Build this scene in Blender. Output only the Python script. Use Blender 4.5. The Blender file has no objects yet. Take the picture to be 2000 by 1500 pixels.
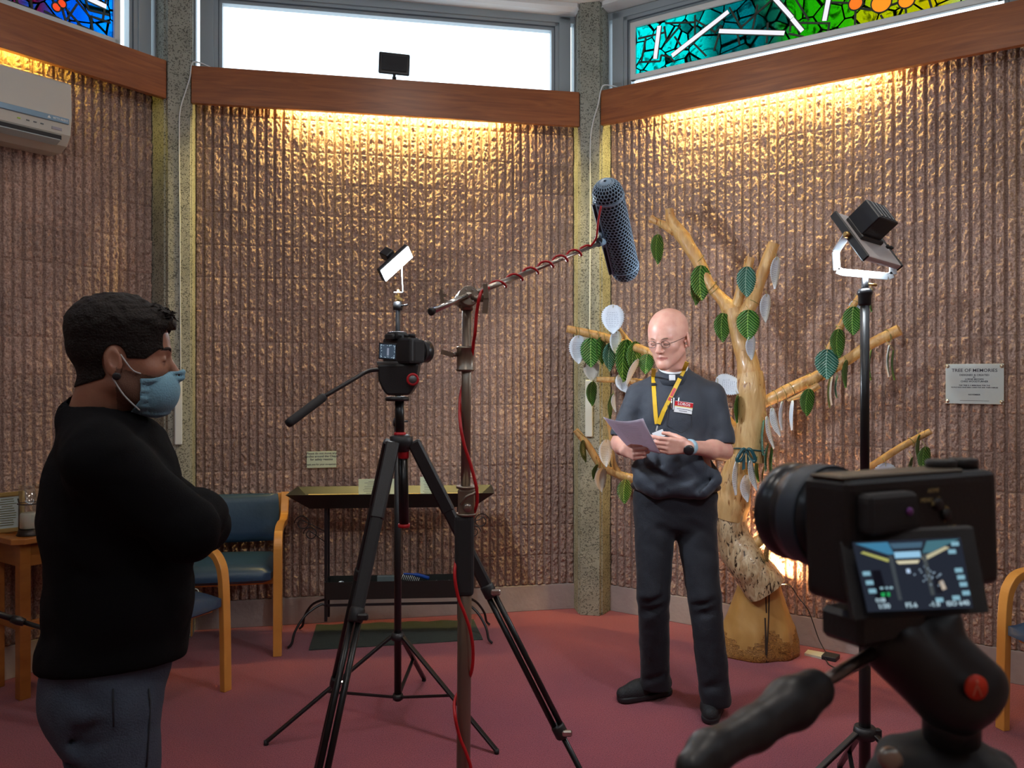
import bpy, bmesh, math, random
import numpy as np
from mathutils import Vector, Matrix, Euler
random.seed(7)
RNG = np.random.default_rng(11)
SC = bpy.context.scene
COL = SC.collection
PI = math.pi
# ------------------------------------------------------------------ camera, world, exposure, big lights
FPX, HZ, EYE = 1590.0, 728.0, 1.5            # focal length in pixels of a 2000 wide frame, horizon row, eye height
cam_d = bpy.data.cameras.new('camera'); cam = bpy.data.objects.new('camera', cam_d); COL.objects.link(cam)
cam.location = (0, 0, EYE); cam.rotation_euler = (PI/2, 0, 0)
cam_d.sensor_width = 36.0; cam_d.lens = FPX/2000*36.0; cam_d.shift_y = -(750-HZ)/2000
cam_d.clip_start = 0.02; cam_d.clip_end = 200
cam_d.dof.use_dof = True; cam_d.dof.focus_distance = 3.6; cam_d.dof.aperture_fstop = 14.0
SC.camera = cam
SC.view_settings.view_transform = 'Standard'; SC.view_settings.look = 'None'
SC.view_settings.gamma = 1.0; SC.view_settings.use_curve_mapping = False
SC.view_settings.exposure = 0.0
world = bpy.data.worlds.new('sky'); SC.world = world; world.use_nodes = True
wbg = world.node_tree.nodes['Background']; wbg.inputs[0].default_value = (0.80, 0.91, 1.0, 1); wbg.inputs[1].default_value = 3.2

def area_light(name, loc, target, size, sizey, power, color):
    d = bpy.data.lights.new(name, 'AREA'); d.shape = 'RECTANGLE'; d.size = size; d.size_y = sizey
    d.energy = power; d.color = color
    o = bpy.data.objects.new(name, d); COL.objects.link(o); o.location = loc
    o.rotation_euler = (Vector(target)-Vector(loc)).to_track_quat('-Z', 'Y').to_euler()
    return o
# the chapel's ceiling downlights over the middle of the room (out of the picture, above and behind)
CEIL_P = 19.0
for (lx, ly) in ((-1.2, 1.6), (0.9, 1.9), (-0.2, 3.1), (0.1, 0.2)):
    area_light('ceiling_downlight_lamp', (lx, ly, 3.70), (lx, ly, 0), .3, .3, CEIL_P/4*2.0, (1.0, .93, .86))

# ------------------------------------------------------------------ geometry of the picture
def at(px, py, Y): return Vector(((px-1000)/FPX*Y, Y, EYE-(py-HZ)/FPX*Y))
def floor_at(px, py):
    Y = FPX*EYE/(py-HZ); return Vector(((px-1000)/FPX*Y, Y, 0))
def ray(px, py): return Vector(((px-1000)/FPX, 1, -(py-HZ)/FPX))

# ------------------------------------------------------------------ materials
MATS = {}
def mat(name, col, rough=.5, metal=0., bump=0., bscale=60., var=0., vscale=8., coat=0., spec=.5, sss=0., sheen=0., col2=None, emit=None, trans=0., detail=4.):
    if name in MATS: return MATS[name]
    m = bpy.data.materials.new(name); m.use_nodes = True; nt = m.node_tree; b = nt.nodes['Principled BSDF']
    b.inputs['Base Color'].default_value = (*col, 1); b.inputs['Roughness'].default_value = rough; b.inputs['Metallic'].default_value = metal
    b.inputs['Specular IOR Level'].default_value = spec
    if coat: b.inputs['Coat Weight'].default_value = coat; b.inputs['Coat Roughness'].default_value = .15
    if sss:
        b.inputs['Subsurface Weight'].default_value = sss; b.inputs['Subsurface Scale'].default_value = .01
        b.inputs['Subsurface Radius'].default_value = (1., .35, .2)
    if sheen: b.inputs['Sheen Weight'].default_value = sheen; b.inputs['Sheen Roughness'].default_value = .4
    if trans: b.inputs['Transmission Weight'].default_value = trans
    if emit: b.inputs['Emission Color'].default_value = (*emit[:3], 1); b.inputs['Emission Strength'].default_value = emit[3]
    if var or bump or col2:
        tc = nt.nodes.new('ShaderNodeTexCoord')
    if var or col2:
        n = nt.nodes.new('ShaderNodeTexNoise'); n.inputs['Scale'].default_value = vscale; n.inputs['Detail'].default_value = detail
        nt.links.new(tc.outputs['Object'], n.inputs['Vector'])
        r = nt.nodes.new('ShaderNodeValToRGB'); c2 = col2 or tuple(max(0, c*(1-var)) for c in col)
        r.color_ramp.elements[0].position = .35; r.color_ramp.elements[1].position = .65
        r.color_ramp.elements[0].color = (*c2, 1); r.color_ramp.elements[1].color = (*col, 1)
        nt.links.new(n.outputs['Fac'], r.inputs['Fac']); nt.links.new(r.outputs['Color'], b.inputs['Base Color'])
    if bump:
        n2 = nt.nodes.new('ShaderNodeTexNoise'); n2.inputs['Scale'].default_value = bscale; n2.inputs['Detail'].default_value = 5
        nt.links.new(tc.outputs['Object'], n2.inputs['Vector'])
        bp = nt.nodes.new('ShaderNodeBump'); bp.inputs['Strength'].default_value = bump; bp.inputs['Distance'].default_value = .01
        nt.links.new(n2.outputs['Fac'], bp.inputs['Height']); nt.links.new(bp.outputs['Normal'], b.inputs['Normal'])
    MATS[name] = m; return m
def wood(name, c1, c2, scale=(1, 1, 12), ws=3., rough=.4, dist=3., axis='X', bump=.1, coat=0.):
    """long grain: noise stretched along one axis"""
    if name in MATS: return MATS[name]
    m = bpy.data.materials.new(name); m.use_nodes = True; nt = m.node_tree; b = nt.nodes['Principled BSDF']
    tc = nt.nodes.new('ShaderNodeTexCoord'); mp = nt.nodes.new('ShaderNodeMapping'); mp.inputs['Scale'].default_value = scale
    nt.links.new(tc.outputs['Object'], mp.inputs['Vector'])
    n = nt.nodes.new('ShaderNodeTexNoise'); n.inputs['Scale'].default_value = ws; n.inputs['Detail'].default_value = 6; n.inputs['Distortion'].default_value = dist
    nt.links.new(mp.outputs['Vector'], n.inputs['Vector'])
    r = nt.nodes.new('ShaderNodeValToRGB'); r.color_ramp.elements[0].position = .32; r.color_ramp.elements[1].position = .68
    r.color_ramp.elements[0].color = (*c2, 1); r.color_ramp.elements[1].color = (*c1, 1)
    nt.links.new(n.outputs['Fac'], r.inputs['Fac']); nt.links.new(r.outputs['Color'], b.inputs['Base Color'])
    b.inputs['Roughness'].default_value = rough
    if coat: b.inputs['Coat Weight'].default_value = coat
    bp = nt.nodes.new('ShaderNodeBump'); bp.inputs['Strength'].default_value = bump; bp.inputs['Distance'].default_value = .005
    nt.links.new(n.outputs['Fac'], bp.inputs['Height']); nt.links.new(bp.outputs['Normal'], b.inputs['Normal'])
    MATS[name] = m; return m
def emis(name, col, s):
    if name in MATS: return MATS[name]
    m = bpy.data.materials.new(name); m.use_nodes = True; nt = m.node_tree; nt.nodes.clear()
    e = nt.nodes.new('ShaderNodeEmission'); e.inputs[0].default_value = (*col, 1); e.inputs[1].default_value = s
    o = nt.nodes.new('ShaderNodeOutputMaterial'); nt.links.new(e.outputs[0], o.inputs[0]); MATS[name] = m; return m
def clear_glass(name, tint=(.95, .98, 1), gloss=.06):
    if name in MATS: return MATS[name]
    m = bpy.data.materials.new(name); m.use_nodes = True; nt = m.node_tree; nt.nodes.clear()
    t = nt.nodes.new('ShaderNodeBsdfTransparent'); t.inputs[0].default_value = (*tint, 1)
    g = nt.nodes.new('ShaderNodeBsdfGlossy'); g.inputs['Roughness'].default_value = .03
    x = nt.nodes.new('ShaderNodeMixShader'); x.inputs[0].default_value = gloss
    o = nt.nodes.new('ShaderNodeOutputMaterial')
    nt.links.new(t.outputs[0], x.inputs[1]); nt.links.new(g.outputs[0], x.inputs[2]); nt.links.new(x.outputs[0], o.inputs[0])
    MATS[name] = m; return m

# ------------------------------------------------------------------ objects
def thing(name, label, cat, loc=(0, 0, 0), group=None):
    o = bpy.data.objects.new(name, None); COL.objects.link(o); o.location = loc; o.empty_display_size = .1
    o['label'] = label; o['category'] = cat
    if group: o['group'] = group
    return o
def tag(o, label, cat, group=None, kind=None):
    o['label'] = label; o['category'] = cat
    if group: o['group'] = group
    if kind: o['kind'] = kind
    return o
def finish(name, me, m, parent=None, label=None, smooth=False, origin=None):
    o = bpy.data.objects.new(name, me); COL.objects.link(o)
    for x in (m if isinstance(m, (list, tuple)) else [m]): me.materials.append(x)
    if smooth: me.polygons.foreach_set('use_smooth', [True]*len(me.polygons))
    if parent is not None:
        o.parent = parent
        w = Vector((0, 0, 0)); q = parent
        while q is not None: w = w+Vector(q.location); q = q.parent
        me.transform(Matrix.Translation(-w))
    elif origin is not None:
        me.transform(Matrix.Translation(-Vector(origin))); o.location = origin
    if label: o['label'] = label
    return o
def mk(name, verts, faces, m, parent=None, smooth=False, label=None, origin=None, midx=None):
    me = bpy.data.meshes.new(name); me.from_pydata([tuple(v) for v in verts], [], [tuple(f) for f in faces]); me.update()
    if midx is not None: me.polygons.foreach_set('material_index', midx)
    return finish(name, me, m, parent, label, smooth, origin)
def struct(o): o['kind'] = 'structure'; return o

class MB:
    """collects simple solids and links them as one mesh"""
    def __init__(s): s.bm = bmesh.new()
    def box(s, c, size, R=None, bevel=0., seg=1):
        r = bmesh.ops.create_cube(s.bm, size=1.0); vs = r['verts']
        for v in vs: v.co = Vector((v.co.x*size[0], v.co.y*size[1], v.co.z*size[2]))
        if bevel:
            es = list({e for v in vs for e in v.link_edges})
            rr = bmesh.ops.bevel(s.bm, geom=es, offset=bevel, segments=seg, affect='EDGES', profile=.6)
            vs = list({v for f in rr['faces'] for v in f.verts}|{v for v in vs if v.is_valid})
        M = Matrix.Translation(Vector(c)) @ (R.to_4x4() if R is not None else Matrix())
        for v in vs: v.co = M @ v.co
        return s
    def hexa(s, p):
        """8 points: bottom ring 0-3, top ring 4-7"""
        v = [s.bm.verts.new(Vector(q)) for q in p]
        for f in ((3, 2, 1, 0), (4, 5, 6, 7), (0, 1, 5, 4), (1, 2, 6, 5), (2, 3, 7, 6), (3, 0, 4, 7)): s.bm.faces.new([v[i] for i in f])
        return s
    def bar(s, a, b, w, h, up=(0, 0, 1), bevel=0.):
        a = Vector(a); b = Vector(b); d = b-a; z = d.normalized(); x = Vector(up).cross(z)
        if x.length < 1e-4: x = Vector((1, 0, 0))
        x.normalize(); y = z.cross(x)
        R = Matrix((x, y, z)).transposed()
        return s.box((a+b)/2, (w, h, d.length), R, bevel)
    def tube(s, pts, r, n=10, cap=True, closed=False):
        P = [Vector(p) for p in pts]; N = len(P)
        rr = r if isinstance(r, (list, tuple)) else [r]*N
        T = []
        for i in range(N):
            if closed: t = P[(i+1) % N]-P[i-1]
            else: t = P[min(i+1, N-1)]-P[max(i-1, 0)]
            T.append(t.normalized() if t.length > 1e-9 else Vector((0, 0, 1)))
        u = T[0].orthogonal().normalized(); rings = []
        for i in range(N):
            u = (u-T[i]*u.dot(T[i]))
            if u.length < 1e-6: u = T[i].orthogonal()
            u.normalize(); w = T[i].cross(u)
            rings.append([s.bm.verts.new(P[i]+rr[i]*(math.cos(2*PI*k/n)*u+math.sin(2*PI*k/n)*w)) for k in range(n)])
        for i in range(N if closed else N-1):
            a, b = rings[i], rings[(i+1) % N]
            for k in range(n):
                f = s.bm.faces.new((a[k], a[(k+1) % n], b[(k+1) % n], b[k])); f.smooth = True
        if cap and not closed:
            s.bm.faces.new(rings[0][::-1]); s.bm.faces.new(rings[-1])
        return s
    def lathe(s, prof, c, axis=(0, 0, 1), n=24):
        """prof: (radius, height) pairs along the axis from c"""
        ax = Vector(axis).normalized(); u = ax.orthogonal().normalized(); w = ax.cross(u); c = Vector(c); rings = []
        for (r, h) in prof:
            if r < 1e-6: rings.append([s.bm.verts.new(c+ax*h)])
            else: rings.append([s.bm.verts.new(c+ax*h+r*(math.cos(2*PI*k/n)*u+math.sin(2*PI*k/n)*w)) for k in range(n)])
        for a, b in zip(rings, rings[1:]):
            for k in range(n):
                k2 = (k+1) % n
                if len(a) == 1 and len(b) == 1: continue
                if len(a) == 1: f = s.bm.faces.new((a[0], b[k2], b[k]))
                elif len(b) == 1: f = s.bm.faces.new((a[k], a[k2], b[0]))
                else: f = s.bm.faces.new((a[k], a[k2], b[k2], b[k]))
                f.smooth = True
        if len(rings[0]) > 1: s.bm.faces.new(rings[0][::-1])
        if len(rings[-1]) > 1: s.bm.faces.new(rings[-1])
        return s
    def prism(s, poly, d):
        """poly: 3D points of a planar outline, extruded by vector d"""
        d = Vector(d); a = [s.bm.verts.new(Vector(p)) for p in poly]; b = [s.bm.verts.new(Vector(p)+d) for p in poly]; n = len(a)
        s.bm.faces.new(a[::-1]); s.bm.faces.new(b)
        for i in range(n): s.bm.faces.new((a[i], a[(i+1) % n], b[(i+1) % n], b[i]))
        return s
    def build(s, name, m, parent=None, label=None, origin=None, bevel=0., smooth=False, sharp=None):
        bmesh.ops.recalc_face_normals(s.bm, faces=s.bm.faces)
        me = bpy.data.meshes.new(name); s.bm.to_mesh(me); s.bm.free()
        if sharp is not None or smooth:
            me.polygons.foreach_set('use_smooth', [True]*len(me.polygons))
            me.set_sharp_from_angle(angle=math.radians(sharp or 40))
        o = finish(name, me, m, parent, label, False, origin)
        if bevel:
            md = o.modifiers.new('b', 'BEVEL'); md.width = bevel; md.segments = 2; md.limit_method = 'ANGLE'; md.angle_limit = math.radians(40)
        return o
def text(name, body, c, right, up, size, m, parent, ext=.0003, align='CENTER', spacing=1.0, bold=0.):
    """a line of lettering standing on a surface; right and up are its axes"""
    cu = bpy.data.curves.new(name, 'FONT'); cu.body = body; cu.size = size; cu.align_x = align; cu.align_y = 'CENTER'
    cu.extrude = ext; cu.space_character = spacing; cu.resolution_u = 2; cu.offset = bold
    tmp = bpy.data.objects.new(name+'_t', cu); COL.objects.link(tmp)
    bpy.context.view_layer.update(); dg = bpy.context.evaluated_depsgraph_get()
    me = bpy.data.meshes.new_from_object(tmp.evaluated_get(dg)); bpy.data.objects.remove(tmp)
    r = Vector(right).normalized(); u = Vector(up); u = (u-r*u.dot(r)).normalized(); n = r.cross(u)
    me.transform(Matrix.Translation(Vector(c)) @ Matrix((r, u, n)).transposed().to_4x4())
    return finish(name, me, m, parent)
def bez(pts, n=8):
    """Catmull-Rom through the points"""
    P = [Vector(p) for p in pts]; out = []
    for i in range(len(P)-1):
        p0 = P[max(i-1, 0)]; p1 = P[i]; p2 = P[i+1]; p3 = P[min(i+2, len(P)-1)]
        for k in range(n):
            t = k/n
            out.append(.5*((2*p1)+(p2-p0)*t+(2*p0-5*p1+4*p2-p3)*t*t+(-p0+3*p1-3*p2+p3)*t**3))
    out.append(P[-1]); return out
def lerpl(vals, n):
    out = []
    for a, b in zip(vals, vals[1:]): out += [a+(b-a)*k/n for k in range(n)]
    return out+[vals[-1]]
# ------------------------------------------------------------------ the octagonal room
A0 = math.radians(11.1); BAYW = 2.29; GAP = .225
def dv(a): return Vector((math.cos(a), math.sin(a), 0))
def nin(a): return Vector((math.sin(a), -math.cos(a), 0))
BAY = {}
s0 = Vector((.398, 5.185, 0))-dv(A0)*BAYW
BAY[0] = (s0, A0)
P = s0
for k in range(1, 7):
    a = A0-math.radians(45)*(k-1); P = P+dv(a)*BAYW+dv(a-math.radians(22.5))*GAP; BAY[k] = (P.copy(), A0-math.radians(45)*k)
P = s0
a = A0+math.radians(45); BAY[-1] = (s0-dv(A0+math.radians(22.5))*GAP-dv(a)*BAYW, a)
def W(k, u, off, z):
    s, a = BAY[k]; p = s+dv(a)*u+nin(a)*off; return Vector((p.x, p.y, z))
def onwall(k, px, py, off=0.):
    """where the line of sight meets a plane parallel to a wall, in wall coordinates"""
    s, a = BAY[k]; n = nin(a); r = ray(px, py); q = s+n*off
    t = q.dot(n)/Vector((r.x, r.y, 0)).dot(n); p = Vector((r.x, r.y, 0))*t
    return (p-s).dot(dv(a)), EYE+r.z*t
def RW(k):
    a = BAY[k][1]; return Matrix((dv(a), -nin(a), Vector((0, 0, 1)))).transposed()     # local x along wall, y outwards, z up
NAMES = {-1: 'left', 0: 'middle', 1: 'right', 2: 'right_rear', 3: 'rear_right', 4: 'rear', 5: 'rear_left', 6: 'left_rear'}
WALLTOP = 3.2; PL = .16

def block_mat():
    m = bpy.data.materials.new('ribbed split-face block'); m.use_nodes = True; nt = m.node_tree; b = nt.nodes['Principled BSDF']
    tc = nt.nodes.new('ShaderNodeTexCoord')
    n1 = nt.nodes.new('ShaderNodeTexNoise'); n1.inputs['Scale'].default_value = 120; n1.inputs['Detail'].default_value = 6
    n2 = nt.nodes.new('ShaderNodeTexNoise'); n2.inputs['Scale'].default_value = 3.0; n2.inputs['Detail'].default_value = 2
    for n in (n1, n2): nt.links.new(tc.outputs['Object'], n.inputs['Vector'])
    at_ = nt.nodes.new('ShaderNodeAttribute'); at_.attribute_name = 'tone'
    r = nt.nodes.new('ShaderNodeValToRGB'); e = r.color_ramp.elements
    e[0].position = .30; e[0].color = (.27, .185, .155, 1); e[1].position = .72; e[1].color = (.60, .455, .39, 1)
    nt.links.new(n1.outputs['Fac'], r.inputs['Fac'])
    mx = nt.nodes.new('ShaderNodeMix'); mx.data_type = 'RGBA'; mx.blend_type = 'MULTIPLY'; mx.inputs[0].default_value = 1
    r2 = nt.nodes.new('ShaderNodeValToRGB'); r2.color_ramp.elements[0].color = (.80, .78, .80, 1); r2.color_ramp.elements[1].color = (1.05, 1.0, .95, 1)
    nt.links.new(n2.outputs['Fac'], r2.inputs['Fac'])
    nt.links.new(r.outputs[0], mx.inputs[6]); nt.links.new(r2.outputs[0], mx.inputs[7])
    m2 = nt.nodes.new('ShaderNodeMix'); m2.data_type = 'RGBA'; m2.blend_type = 'MULTIPLY'; m2.inputs[0].default_value = 1
    nt.links.new(mx.outputs[2], m2.inputs[6]); nt.links.new(at_.outputs['Color'], m2.inputs[7])
    nt.links.new(m2.outputs[2], b.inputs['Base Color']); b.inputs['Roughness'].default_value = .97; b.inputs['Specular IOR Level'].default_value = .08
    bp = nt.nodes.new('ShaderNodeBump'); bp.inputs['Strength'].default_value = .7; bp.inputs['Distance'].default_value = .008
    nt.links.new(n1.outputs['Fac'], bp.inputs['Height']); nt.links.new(bp.outputs['Normal'], b.inputs['Normal'])
    return m
M_BLOCK = block_mat()
M_PLINTH = mat('plinth concrete', (.46, .39, .36), .85, bump=.25, bscale=40, var=.18, vscale=5)
M_BEAM = wood('red brown beam wood', (.34, .105, .026), (.21, .058, .014), scale=(1.2, 1.2, 16), ws=2.2, rough=.35, dist=1.2)
M_FRAME = mat('grey window frame paint', (.33, .38, .40), .4)
M_FRAMED = mat('dark window gasket', (.10, .12, .14), .5)
M_CEIL = mat('white ceiling plaster', (.80, .80, .78), .8, bump=.05)
M_WHITEF = mat('white painted panel frame', (.70, .71, .68), .4)
M_GLASS = clear_glass('window glass')

def concrete_mat(name, base, dark):
    m = bpy.data.materials.new(name); m.use_nodes = True; nt = m.node_tree; b = nt.nodes['Principled BSDF']
    tc = nt.nodes.new('ShaderNodeTexCoord'); v = nt.nodes.new('ShaderNodeTexVoronoi'); v.inputs['Scale'].default_value = 170
    n = nt.nodes.new('ShaderNodeTexNoise'); n.inputs['Scale'].default_value = 7
    for q in (v, n): nt.links.new(tc.outputs['Object'], q.inputs['Vector'])
    r = nt.nodes.new('ShaderNodeValToRGB'); r.color_ramp.elements[0].position = .0; r.color_ramp.elements[0].color = (.9, .9, .9, 1)
    r.color_ramp.elements[1].position = 1.; r.color_ramp.elements[1].color = (.35, .35, .35, 1)
    sep = nt.nodes.new('ShaderNodeSeparateColor'); nt.links.new(v.outputs['Color'], sep.inputs[0])
    r.color_ramp.interpolation = 'CONSTANT'; r.color_ramp.elements[1].position = .80
    nt.links.new(sep.outputs[0], r.inputs['Fac'])
    r2 = nt.nodes.new('ShaderNodeValToRGB'); r2.color_ramp.elements[0].color = (*dark, 1); r2.color_ramp.elements[1].color = (*base, 1)
    r2.color_ramp.elements[0].position = .3; r2.color_ramp.elements[1].position = .7
    nt.links.new(n.outputs['Fac'], r2.inputs['Fac'])
    mx = nt.nodes.new('ShaderNodeMix'); mx.data_type = 'RGBA'; mx.blend_type = 'MULTIPLY'; mx.inputs[0].default_value = 1
    nt.links.new(r2.outputs[0], mx.inputs[6]); nt.links.new(r.outputs[0], mx.inputs[7]); nt.links.new(mx.outputs[2], b.inputs['Base Color'])
    b.inputs['Roughness'].default_value = .85
    bp = nt.nodes.new('ShaderNodeBump'); bp.inputs['Strength'].default_value = .5; bp.inputs['Distance'].default_value = .004
    nt.links.new(v.outputs['Distance'], bp.inputs['Height']); nt.links.new(bp.outputs['Normal'], b.inputs['Normal'])
    return m
M_PILLAR = concrete_mat('exposed aggregate concrete', (.40, .40, .33), (.28, .285, .235))

def vnoise(shape, cells, rng):
    """smooth value noise on a grid"""
    h, w = shape; ch, cw = cells
    g = rng.random((ch+2, cw+2))
    y = np.linspace(0, ch, h, endpoint=False); x = np.linspace(0, cw, w, endpoint=False)
    yi = y.astype(int); xi = x.astype(int); fy = y-yi; fx = x-xi
    fy = (fy*fy*(3-2*fy))[:, None]; fx = (fx*fx*(3-2*fx))[None, :]
    a = g[np.ix_(yi, xi)]; b = g[np.ix_(yi, xi+1)]; c = g[np.ix_(yi+1, xi)]; d = g[np.ix_(yi+1, xi+1)]
    return (a*(1-fx)+b*fx)*(1-fy)+(c*(1-fx)+d*fx)*fy
def ribbed_wall(k, name):
    """fluted split-face blocks: every rib, groove and joint is relief in the mesh"""
    NR = 46; pitch = BAYW/NR; gw = .0135
    g2 = gw*.5; F = [0, g2-.001, g2+.0008, g2+.0028, g2+.006]; mid = list(np.linspace(g2+.009, pitch-g2-.009, 8)); E_ = [pitch-x for x in F[:0:-1]]
    pv = lambda u: 0 if (u < g2-.0005 or u > pitch-g2+.0005) else (.55 if (u < g2+.0018 or u > pitch-g2-.0018) else (.9 if (u < g2+.004 or u > pitch-g2-.004) else 1))
    prof = [(u, pv(u)) for u in F+mid+E_]
    us = []; ps = []
    for r in range(NR):
        for (u, p) in prof: us.append(r*pitch+u); ps.append(p)
    us.append(BAYW); ps.append(0); us = np.array(us); ps = np.array(ps)
    CH = .19; z0 = PL; zs = []; zj = []
    z = z0; c = 0
    while z < WALLTOP-.001:
        top = min(z+CH, WALLTOP); n = 36
        for i in range(n):
            f = i/n; zz = z+(top-z)*f; zs.append(zz); zj.append(0 if i == 0 else (.75 if i in (1, n-1) else 1))
        z = top; c += 1
    zs.append(WALLTOP); zj.append(0); zs = np.array(zs); zj = np.array(zj)
    U, Z = np.meshgrid(us, zs); PP = ps[None, :]*np.ones_like(U)
    course = np.floor((Z-z0)/CH+1e-6).astype(int)
    depth = .015
    rg = np.random.default_rng(100+k)
    h, w = U.shape
    rough = vnoise((h, w), (int(3.04/.017), int(BAYW/.015)), rg)*.55+vnoise((h, w), (int(3.04/.0085), int(BAYW/.008)), rg)*.45+vnoise((h, w), (int(3.04/.07), int(BAYW/.05)), rg)*.25
    rough = np.clip((rough-.62)*2.2, -.9, .75)
    # soft chipped rounding towards each joint
    jd = np.abs(((Z-z0)/CH+.5) % 1-.5)*CH
    jf = np.clip(jd/.006, 0, 1)
    ribh = depth*(.25+.75*jf)*PP
    ribh = ribh+PP*rough*.0115*np.clip(jf+.2, 0, 1)
    block = ((U+course*.195) // .39).astype(int)
    rb = np.random.default_rng(5+k).random((64, 64))
    tone = rb[course % 64, block % 64]
    ribh = ribh+PP*(tone-.5)*.004
    # vertical joint between blocks: deeper groove
    vj = np.abs(((U+course*.195)/.39+.5) % 1-.5)*.39
    ribh = ribh-np.where(vj < .008, .004, 0)
    s, a = BAY[k]; d = dv(a); nn = nin(a)
    X = s.x+d.x*U+nn.x*(ribh-.013); Y = s.y+d.y*U+nn.y*(ribh-.013)
    co = np.stack([X, Y, Z], -1).reshape(-1, 3).astype(np.float32)
    idx = np.arange(h*w).reshape(h, w)
    q = np.stack([idx[:-1, :-1], idx[:-1, 1:], idx[1:, 1:], idx[1:, :-1]], -1).reshape(-1, 4).astype(np.int32)
    me = bpy.data.meshes.new(name)
    me.vertices.add(len(co)); me.vertices.foreach_set('co', co.ravel())
    me.loops.add(q.size); me.loops.foreach_set('vertex_index', q.ravel())
    me.polygons.add(len(q)); me.polygons.foreach_set('loop_start', np.arange(0, q.size, 4, dtype=np.int32))
    me.polygons.foreach_set('use_smooth', np.ones(len(q), bool))
    me.update(); me.validate()
    ca = me.color_attributes.new('tone', 'FLOAT_COLOR', 'POINT')
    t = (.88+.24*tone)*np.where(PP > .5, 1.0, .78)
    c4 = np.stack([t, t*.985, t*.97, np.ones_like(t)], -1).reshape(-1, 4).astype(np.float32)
    ca.data.foreach_set('color', c4.ravel())
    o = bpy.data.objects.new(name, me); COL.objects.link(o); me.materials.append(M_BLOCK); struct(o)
    return o
for k in (-1, 0, 1):
    ribbed_wall(k, 'wall_'+NAMES[k])
M_BLOCKP = mat('plain block wall', (.42, .29, .24), .9, bump=.3, bscale=30, var=.2, vscale=4)
for k in (2, 3, 4, 5, 6):
    struct(MB().box(W(k, BAYW/2, -.05, (WALLTOP+PL)/2), (BAYW+.02, .1, WALLTOP-PL), RW(k)).build('wall_'+NAMES[k], M_BLOCKP))
for k in (-1, 0, 1):    # solid backing behind the relief
    struct(MB().box(W(k, BAYW/2, -.07, WALLTOP/2), (BAYW+.02, .08, WALLTOP), RW(k)).build('wall_backing_'+NAMES[k], M_BLOCKP))
for k in range(-1, 7):
    struct(MB().box(W(k, BAYW/2, -.035, PL/2), (BAYW, .078, PL), RW(k)).build('baseboard_'+NAMES[k], M_PLINTH, bevel=.003))
# pillars between the bays
for k in range(-1, 7):
    s, a = BAY[k]; E = s+dv(a)*BAYW; ca = a-math.radians(22.5); c = E+dv(ca)*GAP/2; m_ = nin(ca); t_ = dv(ca)
    def pp(u, o): p = c+t_*u+m_*o; return Vector((p.x, p.y, 0))
    poly = [pp(-.155, -.16), pp(-.118, .0), pp(-.108, .018), pp(-.076, .112), pp(-.066, .112), pp(-.060, .137), pp(.060, .137), pp(.066, .112), pp(.076, .112), pp(.108, .018), pp(.118, 0), pp(.155, -.16)]
    struct(MB().prism(poly, (0, 0, 3.80)).build('pillar_'+NAMES[k], M_PILLAR, bevel=.003))
    # beam of the bay, its sill shelf and the cove tube behind it
    struct(MB().box(W(k, BAYW/2, .120, 3.135), (BAYW-.012, .034, .212), RW(k)).build('trim_beam_'+NAMES[k], M_BEAM, bevel=.002))
    struct(MB().box(W(k, BAYW/2, .052, 3.211), (BAYW-.02, .100, .018), RW(k)).build('trim_sill_'+NAMES[k], M_FRAME))
TUBE = {-1: ((1.0, .78, .12), 130), 0: ((1.0, .77, .25), 400), 1: ((1.0, .77, .23), 400)}
TUBEU = {-1: (.75, 1.62), 0: (.55, 1.78), 1: (.42, 1.62)}
for k in range(-1, 2):
    c_, e_ = TUBE.get(k, ((1, .8, .45), 30)); u0, u1 = TUBEU.get(k, (.5, 1.8))
    root = thing('strip_light', {-1: 'yellow strip light hidden behind the beam above the air conditioner', 0: 'warm strip light hidden behind the beam under the clear window', 1: 'warm strip light hidden behind the beam above the wooden tree'}[k], 'light', W(k, (u0+u1)/2, .075, 3.17), group='cove strip lights')
    MB().box(W(k, (u0+u1)/2, .075, 3.186), (u1-u0+.08, .04, .03), RW(k)).build('batten', M_WHITEF, root)
    MB().tube([W(k, u0, .075, 3.150), W(k, u1, .075, 3.150)], .013, 8).build('tube', emis('cove tube %d' % k, c_, e_), root)
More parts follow.
